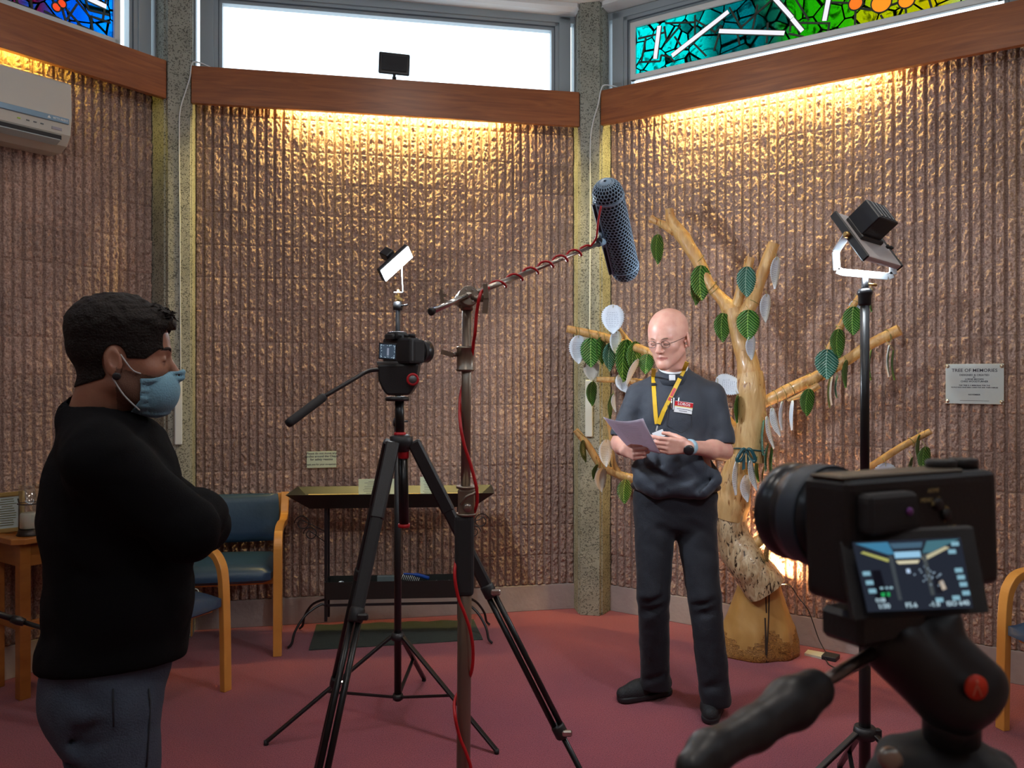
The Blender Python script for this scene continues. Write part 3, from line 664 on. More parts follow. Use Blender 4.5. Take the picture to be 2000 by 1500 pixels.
def make_chair(base, ang, lab, group='beech and blue vinyl chairs'):
    """base: floor point under the middle of the seat; ang: which way the chair faces"""
    root = thing('armchair', lab, 'chair', base, group)
    f = Vector((math.cos(ang), math.sin(ang), 0)); s = Vector((-math.sin(ang), math.cos(ang), 0)); B = Vector(base)
    def q(u, v, z): return B+s*u+f*v+UP*z      # u sideways, v forward
    R = Matrix((s, f, UP)).transposed()
    sm_box(q(0, .02, .425), (.50, .47, .085), R, 0, .022).build('seat', M_VINYL, root, sharp=60)
    Rb = Matrix((s, (UP*.97-f*.2).normalized(), (f*.97+UP*.2).normalized())).transposed()
    sm_box(q(0, -.215, .66), (.49, .275, .055), Rb, .014, .01).build('backrest', M_VINYL, root, sharp=60)
    for sg in (-1, 1):
        pf = [q(sg*.275, .24, 0), q(sg*.275, .235, .30), q(sg*.275, .225, .52), q(sg*.275, .20, .605), q(sg*.275, .14, .648), q(sg*.275, 0, .655), q(sg*.275, -.12, .645), q(sg*.275, -.20, .665), q(sg*.275, -.235, .72), q(sg*.275, -.262, .795)]
        P_ = bez(pf, 6); mb = MB(); rg = []
        for i, p in enumerate(P_):
            t = (P_[min(i+1, len(P_)-1)]-P_[max(i-1, 0)]).normalized(); nrm = s.cross(t).normalized(); hw, ht = .022, .016
            rg.append([mb.bm.verts.new(p+s*a_*hw+nrm*b_*ht) for a_, b_ in ((-1, -1), (1, -1), (1, 1), (-1, 1))])
        for a_, b_ in zip(rg, rg[1:]):
            for i in range(4): mb.bm.faces.new((a_[i], a_[(i+1) % 4], b_[(i+1) % 4], b_[i]))
        mb.bm.faces.new(rg[0][::-1]); mb.bm.faces.new(rg[-1])
        mb.build('front_leg_and_arm', M_CWOOD, root, bevel=.003)
        MB().bar(q(sg*.247, -.19, 0), q(sg*.247, -.205, .46), .026, .036, up=tuple(s)).bar(q(sg*.247, -.205, .45), q(sg*.247, -.275, .79), .020, .036, up=tuple(s)).build('rear_leg', M_CWOOD, root, bevel=.003)
    MB().bar(q(-.26, .16, .385), q(.26, .16, .385), .02, .04).bar(q(-.26, -.18, .385), q(.26, -.18, .385), .02, .04).build('seat_rail', M_CWOOD, root, bevel=.002)
    return root
# against the middle wall, left of the candle stand
fa = A0-math.radians(90)
def chair_from_leg(px, py, ang, sg=1):
    g = floor_at(px, py); f = Vector((math.cos(ang), math.sin(ang), 0)); s = Vector((-math.sin(ang), math.cos(ang), 0))
    return g-s*(sg*.275)-f*.24
make_chair(chair_from_leg(542, 1281, fa, 1), fa, 'blue vinyl armchair against the block wall beside the candle stand')
fb = BAY[-1][1]-math.radians(90)+.12
make_chair(chair_from_leg(441, 1349, fb, 1), fb, 'blue vinyl armchair half hidden behind the man in the mask')
fc = math.radians(180+15)
make_chair(chair_from_leg(1958, 1424, fc, -1), fc, 'blue vinyl armchair cut off at the edge beside the near camera')
# white cable and tag lying on the second chair
Yt = 3.95; pts = [at(x, y, Yt-.005*i) for i, (x, y) in enumerate(((378, 1168), (374, 1155), (378, 1150), (386, 1152), (388, 1160), (382, 1168)))]
root = thing('earphone_cable', 'thin white cable loop with a tag beside the man in the mask', 'cable', at(380, 1168, Yt))
MB().tube(bez(pts, 5), .0028, 6).build('cable', M_PLASTW, root)
MB().prism([at(378, 1183, Yt), at(388, 1183, Yt), at(380, 1170, Yt)], (0, .003, 0)).build('tag', M_PLASTW, root)

# ------------------------------------------------------------------ side table with picture and candle
g = floor_at(45, 1364); ta = BAY[-1][1]; TB = Vector((g.x, g.y, 0))+dv(ta)*.20-nin(ta)*.115
M_TWOOD = wood('orange brown table wood', (.42, .16, .035), (.30, .10, .02), scale=(1, 1, 3), ws=5, rough=.35, dist=.6, bump=.04)
root = thing('side_table', 'orange-brown wooden side table against the wall behind the masked man', 'table', TB)
Rt = Matrix((dv(ta), -nin(ta), UP)).transposed()
def tq(u, v, z): return TB+Rt @ Vector((u, v, z))
pts = [tq(x, y, .715) for x, y in ((-.22, -.17), (.22, -.17), (.26, -.13), (.26, .17), (-.26, .17), (-.26, -.13))]
MB().prism(pts, (0, 0, .028)).build('tabletop', M_TWOOD, root, bevel=.004)
for u, v in ((.20, -.115), (.20, .135), (-.20, -.115), (-.20, .135)): MB().box(tq(u, v, .355), (.048, .048, .71), Rt).build('leg', M_TWOOD, root, bevel=.003)
for c_, s_ in (((0, -.115, .655), (.38, .022, .10)), ((0, .135, .655), (.38, .022, .10)), ((.20, 0.01, .655), (.022, .24, .10)), ((-.20, 0.01, .655), (.022, .24, .10)), ((0, -.115, .33), (.38, .022, .04)), ((.20, 0.01, .33), (.022, .24, .04)), ((-.20, 0.01, .33), (.022, .24, .04))):
    MB().box(tq(*c_), s_, Rt).build('apron', M_TWOOD, root, bevel=.002)
ZT = .743
# gold frame with text
c = at(14, 1003, 3.86); c.z = ZT+.094
Rf = Matrix.Rotation(math.radians(-6), 3, 'Y') @ Matrix.Rotation(math.radians(-12), 3, 'X')
root = thing('picture_frame', 'gold framed text leaning on the side table beside the candle', 'picture frame', (c.x, c.y, ZT))
mb = MB()
for (x, z, sx, sz) in ((0, .085, .16, .022), (0, -.085, .16, .022), (-.07, 0, .022, .19), (.07, 0, .022, .19)): mb.box(c+Rf @ Vector((x, 0, z)), (sx, .018, sz), Rf, .004)
mb.build('frame', mat('dull gold moulding', (.50, .36, .13), .4, .5), root)
MB().box(c+Rf @ Vector((0, .002, 0)), (.125, .006, .155), Rf).build('print', mat('pale blue print', (.50, .60, .58), .5), root)
for i in range(12): MB().box(c+Rf @ Vector((0, -.0025, .062-i*.011)), (random.uniform(.05, .095), .0008, .0028), Rf).build('printed_line', mat('olive ink', (.14, .15, .05), .6), root)
MB().bar(c+Rf @ Vector((0, .01, .03)), Vector((c.x, c.y+.07, ZT)), .03, .004).build('strut', M_TWOOD, root)
# candle jar in a wire holder
q = at(57, 1040, 3.80); q.z = ZT
root = thing('candle_holder', 'white candle in a tall glass with a black wire holder on the side table', 'candle', q)
MB().lathe([(.052, 0), (.054, .004), (.048, .012), (.044, .03), (.0, .03)], q, n=28).build('base', mat('dark bronze', (.03, .022, .018), .35, .6), root)
MB().lathe([(.036, .032), (.038, .036), (.038, .098), (.034, .104), (0, .103)], q, n=24).build('candle', mat('cream wax', (.62, .58, .52), .5, sss=.2), root)
M_JAR = clear_glass('jar glass', (.93, .94, .92), .10)
MB().lathe([(.043, .03), (.044, .10), (.044, .235), (.0425, .235), (.0425, .10), (.0415, .032)], q, n=32).build('glass_cylinder', M_JAR, root)
MB().tube([q+Vector((math.cos(t)*.047, math.sin(t)*.047, .148)) for t in np.linspace(0, 2*PI, 28, endpoint=False)], .0028, 6, closed=True).tube([q+Vector((-.047, 0, .148)), q+Vector((-.047, 0, .02))], .0035, 6).tube([q+Vector((-.047, 0, .148)), q+Vector((-.052, 0, .17))], .0035, 6).build('wire_ring', M_BLACK, root)
# ------------------------------------------------------------------ the wooden memory tree
def wallY(px):
    r = ray(px, 728); best = 99
    for k in (0, 1):
        s, a = BAY[k]; n = nin(a); t = s.dot(n)/Vector((r.x, r.y, 0)).dot(n); p = Vector((r.x*t, r.y*t, 0)); u = (p-s).dot(dv(a))
        if -.05 < u < BAYW+.3: best = min(best, p.y)
    return best
def treeY(px): return min(4.74, wallY(px)-.34) if px < 1475 else wallY(px)-.31
def T(px, py, dy=0.): return at(px, py, treeY(px)+dy)
def bark_mat(name, c1, c2, dark, thr, st=(9, 9, 2.2)):
    m = bpy.data.materials.new(name); m.use_nodes = True; nt = m.node_tree; b = nt.nodes['Principled BSDF']
    tc = nt.nodes.new('ShaderNodeTexCoord'); mp = nt.nodes.new('ShaderNodeMapping'); mp.inputs['Scale'].default_value = st
    nt.links.new(tc.outputs['Object'], mp.inputs['Vector'])
    n = nt.nodes.new('ShaderNodeTexNoise'); n.inputs['Scale'].default_value = 2.2; n.inputs['Detail'].default_value = 7; n.inputs['Distortion'].default_value = 1.5
    n2 = nt.nodes.new('ShaderNodeTexNoise'); n2.inputs['Scale'].default_value = 5.2; n2.inputs['Detail'].default_value = 6; n2.inputs['Distortion'].default_value = .8
    nt.links.new(mp.outputs[0], n.inputs['Vector']); nt.links.new(mp.outputs[0], n2.inputs['Vector'])
    r = nt.nodes.new('ShaderNodeValToRGB'); r.color_ramp.elements[0].position = .35; r.color_ramp.elements[1].position = .65
    r.color_ramp.elements[0].color = (*c2, 1); r.color_ramp.elements[1].color = (*c1, 1); nt.links.new(n.outputs['Fac'], r.inputs['Fac'])
    r2 = nt.nodes.new('ShaderNodeValToRGB'); r2.color_ramp.elements[0].position = thr-.04; r2.color_ramp.elements[1].position = thr+.03
    r2.color_ramp.elements[0].color = (*dark, 1); r2.color_ramp.elements[1].color = (1, 1, 1, 1); nt.links.new(n2.outputs['Fac'], r2.inputs['Fac'])
    mx = nt.nodes.new('ShaderNodeMix'); mx.data_type = 'RGBA'; mx.blend_type = 'MULTIPLY'; mx.inputs[0].default_value = 1
    nt.links.new(r.outputs[0], mx.inputs[6]); nt.links.new(r2.outputs[0], mx.inputs[7]); nt.links.new(mx.outputs[2], b.inputs['Base Color'])
    b.inputs['Roughness'].default_value = .38; b.inputs['Coat Weight'].default_value = .15
    bp = nt.nodes.new('ShaderNodeBump'); bp.inputs['Strength'].default_value = .5; bp.inputs['Distance'].default_value = .012
    nt.links.new(n2.outputs['Fac'], bp.inputs['Height']); nt.links.new(bp.outputs['Normal'], b.inputs['Normal'])
    return m
M_BRANCH = bark_mat('varnished peeled branch', (.62, .38, .15), (.45, .23, .075), (.45, .28, .14), .33)
M_TRUNK = bark_mat('varnished trunk', (.64, .42, .19), (.50, .29, .11), (.38, .22, .10), .36)
M_ROUGHB = bark_mat('dark cracked bark wood', (.56, .42, .25), (.36, .22, .11), (.05, .03, .018), .41, (13, 13, 4.5))
M_STUMP = wood('carved pale stump', (.52, .30, .10), (.42, .22, .06), scale=(2, 2, 1), ws=3, rough=.35, dist=1.5, bump=.15)
M_STUMPR = wood('carved swirling root wood', (.50, .25, .06), (.12, .045, .008), scale=(3, 3, 5), ws=5, rough=.45, dist=7, bump=1.)
ROOT = thing('memory_tree', 'varnished bare wooden memory tree with a carved stump, behind the reading man', 'tree', (1.31, 4.33, 0))
def organic(pts, radii, name, m, n=14, amp=.08, sub=6, fr=9.):
    P_ = bez(pts, sub); R_2 = lerpl(radii, sub)
    mb = MB(); mb.tube(P_, R_2, n)
    sd = random.uniform(0, 50)
    from mathutils import noise
    cs = P_
    for v in mb.bm.verts:
        c = min(cs, key=lambda p: (p-v.co).length_squared); d = v.co-c
        f = 1+amp*noise.noise(v.co*fr+Vector((sd, 0, 0)))*2+amp*.7*noise.noise(v.co*fr*2.6+Vector((0, sd, 0)))
        v.co = c+d*f
    return mb.build(name, m, ROOT, smooth=True, sharp=70)
# trunk: a leaning rough lower piece, then the pale upper piece, then the forks (radius in px at depth)
def rp(px, r): return r/FPX*treeY(px)
organic([T(1497, 1150), T(1470, 1112), T(1440, 1070), T(1428, 1030), T(1426, 990)], [rp(1490, 40), rp(1470, 38), rp(1440, 34), rp(1430, 31), rp(1430, 30)], 'lower_trunk', M_ROUGHB, 26, .09)
organic([T(1424, 1010), T(1430, 980), T(1438, 930), T(1452, 890)], [rp(1430, 33), rp(1440, 35), rp(1450, 28), rp(1460, 24)], 'carved_trunk', M_TRUNK, 24, .05)
organic([T(1462, 900), T(1465, 860), T(1467, 800), T(1467, 750), T(1464, 728)], [rp(1460, 30), rp(1460, 27.5), rp(1460, 27), rp(1460, 27), rp(1460, 24)], 'upper_trunk', M_TRUNK, 24, .04)
organic([T(1464, 732), T(1459, 700), T(1447, 660), T(1438, 630), T(1432, 604)], [rp(1450, 24), rp(1450, 20), rp(1450, 18), rp(1450, 19), rp(1450, 22)], 'neck', M_BRANCH, 20, .06)
organic([T(1430, 612), T(1416, 590), T(1385, 555), T(1362, 505), T(1330, 458), T(1312, 432), T(1308, 408)], [rp(1400, 20), rp(1400, 13), rp(1380, 11), rp(1360, 12), rp(1330, 14), rp(1310, 11), rp(1300, 8)], 'branch', M_BRANCH, 16, .13)
organic([T(1318, 450), T(1298, 440), T(1284, 434), T(1272, 428)], [rp(1300, 11), rp(1300, 8), rp(1290, 6), rp(1280, 8)], 'branch', M_BRANCH, 12, .14)
organic([T(1432, 612), T(1442, 585), T(1455, 540), T(1466, 502)], [rp(1450, 13), rp(1450, 10), rp(1450, 9), rp(1450, 8.5)], 'branch', M_BRANCH, 14, .06)
organic([T(1446, 625), T(1465, 596), T(1480, 560), T(1498, 510), T(1512, 474)], [rp(1450, 15), rp(1460, 14), rp(1480, 12), rp(1500, 12), rp(1500, 11)], 'branch', M_BRANCH, 16, .07)
organic([T(1480, 792, -.02), T(1498, 783), T(1545, 760), T(1600, 733), T(1660, 700), T(1700, 672), T(1757, 644)], [rp(1480, 13), rp(1500, 12), rp(1545, 13), rp(1600, 12), rp(1660, 10), rp(1700, 10), rp(1757, 11)], 'branch', M_BRANCH, 16, .09)
organic([T(1538, 782, -.03), T(1565, 772, -.03), T(1600, 752, -.01)], [rp(1540, 2), rp(1570, 6), rp(1600, 7)], 'broken_splinter', M_BRANCH, 10, .1)
organic([T(1608, 724), T(1617, 690), T(1637, 648), T(1660, 606), T(1693, 562)], [rp(1600, 8), rp(1620, 6.5), rp(1640, 7), rp(1660, 6.5), rp(1690, 6)], 'branch', M_BRANCH, 12, .09)
organic([T(1445, 850, .06), T(1400, 800, .05), T(1340, 730, .02), T(1270, 690), T(1225, 673), T(1165, 655), T(1107, 642)], [rp(1440, 12), rp(1400, 10), rp(1340, 9), rp(1270, 8), rp(1225, 9), rp(1165, 9), rp(1107, 7)], 'branch', M_BRANCH, 14, .06)
organic([T(1236, 676), T(1222, 660), T(1208, 640), T(1197, 620)], [rp(1236, 6), rp(1222, 5), rp(1208, 4), rp(1197, 3)], 'twig', M_BRANCH, 9, .1)
organic([T(1440, 880, .06), T(1380, 830, .05), T(1290, 760, .03), T(1230, 744), T(1165, 741)], [rp(1440, 12), rp(1380, 9), rp(1290, 7), rp(1230, 6), rp(1165, 5.5)], 'branch', M_BRANCH, 12, .06)
organic([T(1430, 960, .06), T(1340, 950, .05), T(1270, 940, .02), T(1228, 933), T(1196, 922), T(1170, 905), T(1150, 872), T(1124, 840)], [rp(1430, 14), rp(1340, 9), rp(1270, 8), rp(1228, 8), rp(1196, 8), rp(1170, 7), rp(1150, 6.5), rp(1124, 6)], 'branch', M_BRANCH, 14, .10)
organic([T(1208, 925), T(1198, 902), T(1193, 850), T(1185, 820)], [rp(1208, 7), rp(1198, 5), rp(1193, 4), rp(1185, 3)], 'twig', M_BRANCH, 9, .1)
organic([T(1452, 1076), T(1480, 1058), T(1520, 1032), T(1600, 975), T(1700, 912), T(1760, 873), T(1818, 842)], [rp(1450, 13), rp(1480, 12), rp(1520, 12), rp(1600, 9), rp(1700, 7), rp(1760, 7), rp(1818, 6)], 'branch', M_BRANCH, 14, .07)
# stump: a carved cone on a wide wavy foot
def stump():
    g = Vector((1.318, 4.36, 0)); mb = MB(); bm = mb.bm; n = 40; rows = []
    from mathutils import noise
    prof = [(0, .216, .150), (.02, .220, .155), (.08, .208, .15), (.14, .19, .14), (.20, .168, .125), (.27, .142, .11), (.34, .118, .10), (.405, .098, .09), (.425, .080, .075)]
    for (z, rx, ry) in prof:
        row = []
        for k_ in range(n):
            t = 2*PI*k_/n; amp = .10 if z < .15 else .03
            f = 1+amp*noise.noise(Vector((math.cos(t)*2.2, math.sin(t)*2.2, z*5)))+amp*.4*noise.noise(Vector((math.cos(t)*7, math.sin(t)*7, z*9)))
            if z > .42: f *= .97
            row.append(bm.verts.new((g.x+math.cos(t)*rx*f+z*.02, g.y+math.sin(t)*ry*f, z)))
        rows.append(row)
    for a_, b_ in zip(rows, rows[1:]):
        for k_ in range(n): f = bm.faces.new((a_[k_], a_[(k_+1) % n], b_[(k_+1) % n], b_[k_])); f.smooth = True
    bm.faces.new(rows[0][::-1]); bm.faces.new(rows[-1]); bmesh.ops.recalc_face_normals(bm, faces=bm.faces)
    bmesh.ops.subdivide_edges(bm, edges=list(bm.edges), cuts=2, use_grid_fill=True)
    me = bpy.data.meshes.new('stump'); bm.to_mesh(me); bm.free()
    mi = []
    for p in me.polygons:
        c = p.center; lim = .10+.045*math.sin((c.x-g.x)*26+1.2)+.05*max(0, (c.x-g.x)/.2)+.03*noise.noise(Vector((c.x*25, c.y*25, 0)))
        crack = abs((c.x-g.x)+.008*math.sin(c.z*14)-.003-(.13-c.z)*-.0) < .0035 and c.y < g.y
        mi.append(2 if crack else (1 if c.z < lim else 0))
    me.polygons.foreach_set('material_index', mi); me.polygons.foreach_set('use_smooth', [True]*len(me.polygons))
    o = finish('stump', me, [M_STUMP, M_STUMPR, mat('dark seam', (.03, .015, .008), .7)], ROOT)
    # seam groove as a thin inlaid strip following the front of the cone
    pts = []
    for (z, rx, ry) in prof[:-1]: pts.append((g.x+.008+.012*math.sin(z*9-1.5)+z*.02, g.y-ry*.995, z))
    MB().tube(bez(pts, 4), .0038, 6).build('seam', mat('dark seam', (.03, .015, .008), .7), ROOT)
stump()
# cords tied round the branches
M_CORD = mat('green brown cord', (.20, .17, .05), .8)
for (x, y, dx, dy) in ((1125, 647, 1, 9), (1131, 649, 1, 10), (1150, 652, 2, 10), (1168, 657, 1, 10), (1180, 660, 1, 9), (1137, 849, 6, 4), (1130, 843, 5, 4), (1200, 742, 0, 7), (1206, 743, 0, 7), (1514, 775, 3, 12), (1530, 768, 4, 12), (1545, 761, 5, 12), (1585, 741, 4, 11), (1580, 743, 4, 11), (1733, 655, 3, 11), (1735, 656, 3, 11), (1780, 863, 4, 7), (1365, 508, -9, 9), (1390, 560, -8, 9), (1395, 567, -8, 8), (1470, 590, 10, 5), (1452, 555, 8, 2), (1288, 436, 1, 9), (1222, 930, 1, 8), (1650, 625, 6, 3), (1672, 590, 5, 3), (1640, 640, 6, 3), (1625, 675, 5, 2)):
    c = T(x, y); rr = math.hypot(dx, dy)/FPX*treeY(x)*1.08; ax = Vector((dx, 0, -dy)).normalized(); nrm = Vector((dy, 0, dx)).normalized()
    MB().tube([c+ax*math.cos(t)*rr+Vector((0, 1, 0))*math.sin(t)*rr for t in np.linspace(0, 2*PI, 14, endpoint=False)], .0018, 5, closed=True).build('cord', M_CORD, ROOT)
# lamp behind the stump
g = at(1512, 1132, 4.50)
root = thing('uplighter', 'small glowing floodlight behind the stump of the wooden tree', 'light', (g.x, g.y, 0))
ax = Vector((.05, -.30, 1)).normalized()
MB().lathe([(.0, -.075), (.022, -.07), (.03, -.05), (.052, 0), (.055, .012), (.050, .012), (.046, .0), (0, -.02)], g, ax, 24).build('reflector', M_CHROME, root)
MB().lathe([(.0, .004), (.046, .004), (.040, .018), (0, .024)], g, ax, 20).build('bulb', emis('warm bulb', (1.0, .60, .28), 560), root)
MB().tube([g-ax*.06, (g.x, g.y, .02)], .008, 8).lathe([(.06, 0), (.06, .014), (0, .018)], (g.x, g.y, 0), n=20).build('stand', M_BLACK, root)
pts = [g-ax*.05, T(1540, 1142, .15), T(1560, 1168, .17), T(1580, 1195, .18), at(1600, 1250, 4.36), Vector((1.66, 4.25, .006))]
MB().tube(bez(pts, 6), .0028, 6).build('cable', M_BLACKP, root)

# ------------------------------------------------------------------ paper leaves
def leafmat(name, c1, c2, veins=True, gloss=.35):
    m = bpy.data.materials.new(name); m.use_nodes = True; nt = m.node_tree; b = nt.nodes['Principled BSDF']
    tc = nt.nodes.new('ShaderNodeTexCoord'); sx = nt.nodes.new('ShaderNodeSeparateXYZ'); nt.links.new(tc.outputs['UV'], sx.inputs[0])
    ab = nt.nodes.new('ShaderNodeMath'); ab.operation = 'ABSOLUTE'; nt.links.new(sx.outputs[0], ab.inputs[0])
    # veins rise outwards from the midrib
    m1 = nt.nodes.new('ShaderNodeMath'); m1.operation = 'MULTIPLY_ADD'; m1.inputs[1].default_value = -.75; nt.links.new(ab.outputs[0], m1.inputs[0]); nt.links.new(sx.outputs[1], m1.inputs[2])
    m2 = nt.nodes.new('ShaderNodeMath'); m2.operation = 'MULTIPLY'; m2.inputs[1].default_value = 64.; nt.links.new(m1.outputs[0], m2.inputs[0])
    m3 = nt.nodes.new('ShaderNodeMath'); m3.operation = 'SINE'; nt.links.new(m2.outputs[0], m3.inputs[0])
    r = nt.nodes.new('ShaderNodeValToRGB'); r.color_ramp.elements[0].position = .60; r.color_ramp.elements[1].position = .97
    r.color_ramp.elements[0].color = (*c1, 1); r.color_ramp.elements[1].color = (*c2, 1); nt.links.new(m3.outputs[0], r.inputs['Fac'])
    rib = nt.nodes.new('ShaderNodeMath'); rib.operation = 'LESS_THAN'; rib.inputs[1].default_value = .022; nt.links.new(ab.outputs[0], rib.inputs[0])
    mx = nt.nodes.new('ShaderNodeMix'); mx.data_type = 'RGBA'; nt.links.new(rib.outputs[0], mx.inputs[0]); nt.links.new(r.outputs[0], mx.inputs[6]); mx.inputs[7].default_value = (*c2, 1)
    nt.links.new(mx.outputs[2], b.inputs['Base Color']); b.inputs['Roughness'].default_value = gloss
    bp = nt.nodes.new('ShaderNodeBump'); bp.inputs['Strength'].default_value = .5; bp.inputs['Distance'].default_value = .004
    nt.links.new(m3.outputs[0], bp.inputs['Height']); nt.links.new(bp.outputs['Normal'], b.inputs['Normal'])
    return m
M_LG = leafmat('green printed leaf', (.018, .10, .012), (.24, .46, .10))
M_LD = leafmat('dark olive leaf', (.05, .075, .015), (.12, .16, .05))  # dark olive colour with low-contrast veins
M_LB = leafmat('glossy blue-green leaf', (.03, .14, .10), (.30, .52, .42), gloss=.16)
M_LW = mat('white leaf card', (.72, .80, .90), .5)
M_LGR = mat('cream leaf card', (.50, .46, .40), .6)
M_SCR = mat('handwriting ink', (.16, .20, .33), .6)
M_STR = mat('string', (.32, .30, .10), .8)
def leaf(px, py, w, h, kind, label, tilt=0., dy=0., yawd=None, group='paper leaves on the wooden tree', writing=True, curl=.07):
    """px, py: middle of the leaf; w, h its apparent size; a wide leaf turned edge-on looks narrow"""
    Y = treeY(px)-.05+dy; c = at(px, py, Y); H = h*1.04/FPX*Y; full = max(H*.74, w*1.16/FPX*Y); wa = w*1.16/FPX*Y
    ya = math.acos(min(1, wa/full)) if wa < full else 0
    if yawd is not None and ya > 0: ya *= yawd
    N = 30; vs = []; uv = []; fs = []; ti = []
    for i in range(N+1):
        t = i/N; prof = (math.sin(PI*min(1, t**.80*1.0))**.62)*(1-.10*t) if 0 < t < 1 else 0
        if t > .8: prof *= 1-.25*((t-.8)/.2)
        ser = 1+(.07 if i % 2 else -.07)
        for sx in (-1, -.5, 0, .5, 1):
            x = sx*full/2*prof*(ser if abs(sx) == 1 else 1); z = H/2-t*H+(abs(sx)*full*.03); y = -abs(sx)**1.5*full*curl+.01*math.sin(t*3)
            vs.append([x, y, z]); uv.append((x/full, t))
    for i in range(N):
        for j in range(4): a_ = i*5+j; fs.append((a_, a_+1, a_+6, a_+5))
    nv = len(vs); vs2 = vs+[[x, y+.0012, z] for x, y, z in vs]
    fs2 = fs+[tuple(reversed([q+nv for q in f])) for f in fs]
    for i in range(N):
        for j in (0, 4):
            a_, b_ = i*5+j, (i+1)*5+j; fs2.append((a_, b_, b_+nv, a_+nv) if j == 0 else (b_, a_, a_+nv, b_+nv))
    R = Matrix.Rotation(math.radians(tilt), 3, 'Y') @ Matrix.Rotation(ya, 3, 'Z')
    root = thing('leaf_card', label, 'paper leaf', c, group)
    m = {'g': M_LG, 'd': M_LD, 'b': M_LB, 'w': M_LW, 'c': M_LGR}[kind]
    me = bpy.data.meshes.new('blade'); me.from_pydata([tuple(c+R @ Vector(v)) for v in vs2], [], fs2); me.update()
    ul = me.uv_layers.new(name='uv'); uv2 = uv+uv
    for l in me.loops: ul.data[l.index].uv = uv2[l.vertex_index]
    finish('blade', me, m, root, smooth=True)
    top = c+R @ Vector((0, -.003, H/2-.010)); 
    MB().tube([top+Vector((0, -.002, -.004)), top+Vector((.002, 0, .012)), top+Vector((0, .03, .035))], .0013, 5).build('string', M_STR, root)
    if kind == 'w' and w > 18 and writing:
        mb = MB()
        for i in range(9):
            t = .24+i*.062; ww = full*(math.sin(PI*t**.8)**.62)*.62*random.uniform(.7, 1)
            n = 5; 
            for j in range(n):
                x0 = -ww/2+ww*j/n; l = ww/n*random.uniform(.5, .85)
                yy = lambda x: -abs(x/(full/2*max(.3, math.sin(PI*t**.8)**.62)))**1.5*full*curl+.01*math.sin(t*3)-.0012
                a_ = Vector((x0, yy(x0), H/2-t*H+random.uniform(-.001, .001))); b_ = Vector((x0+l, yy(x0+l), H/2-t*H+random.uniform(-.001, .001)))
                mb.bar(c+R @ a_, c+R @ b_, .0008, .0013)
        mb.build('handwriting', M_SCR, root)
    return root
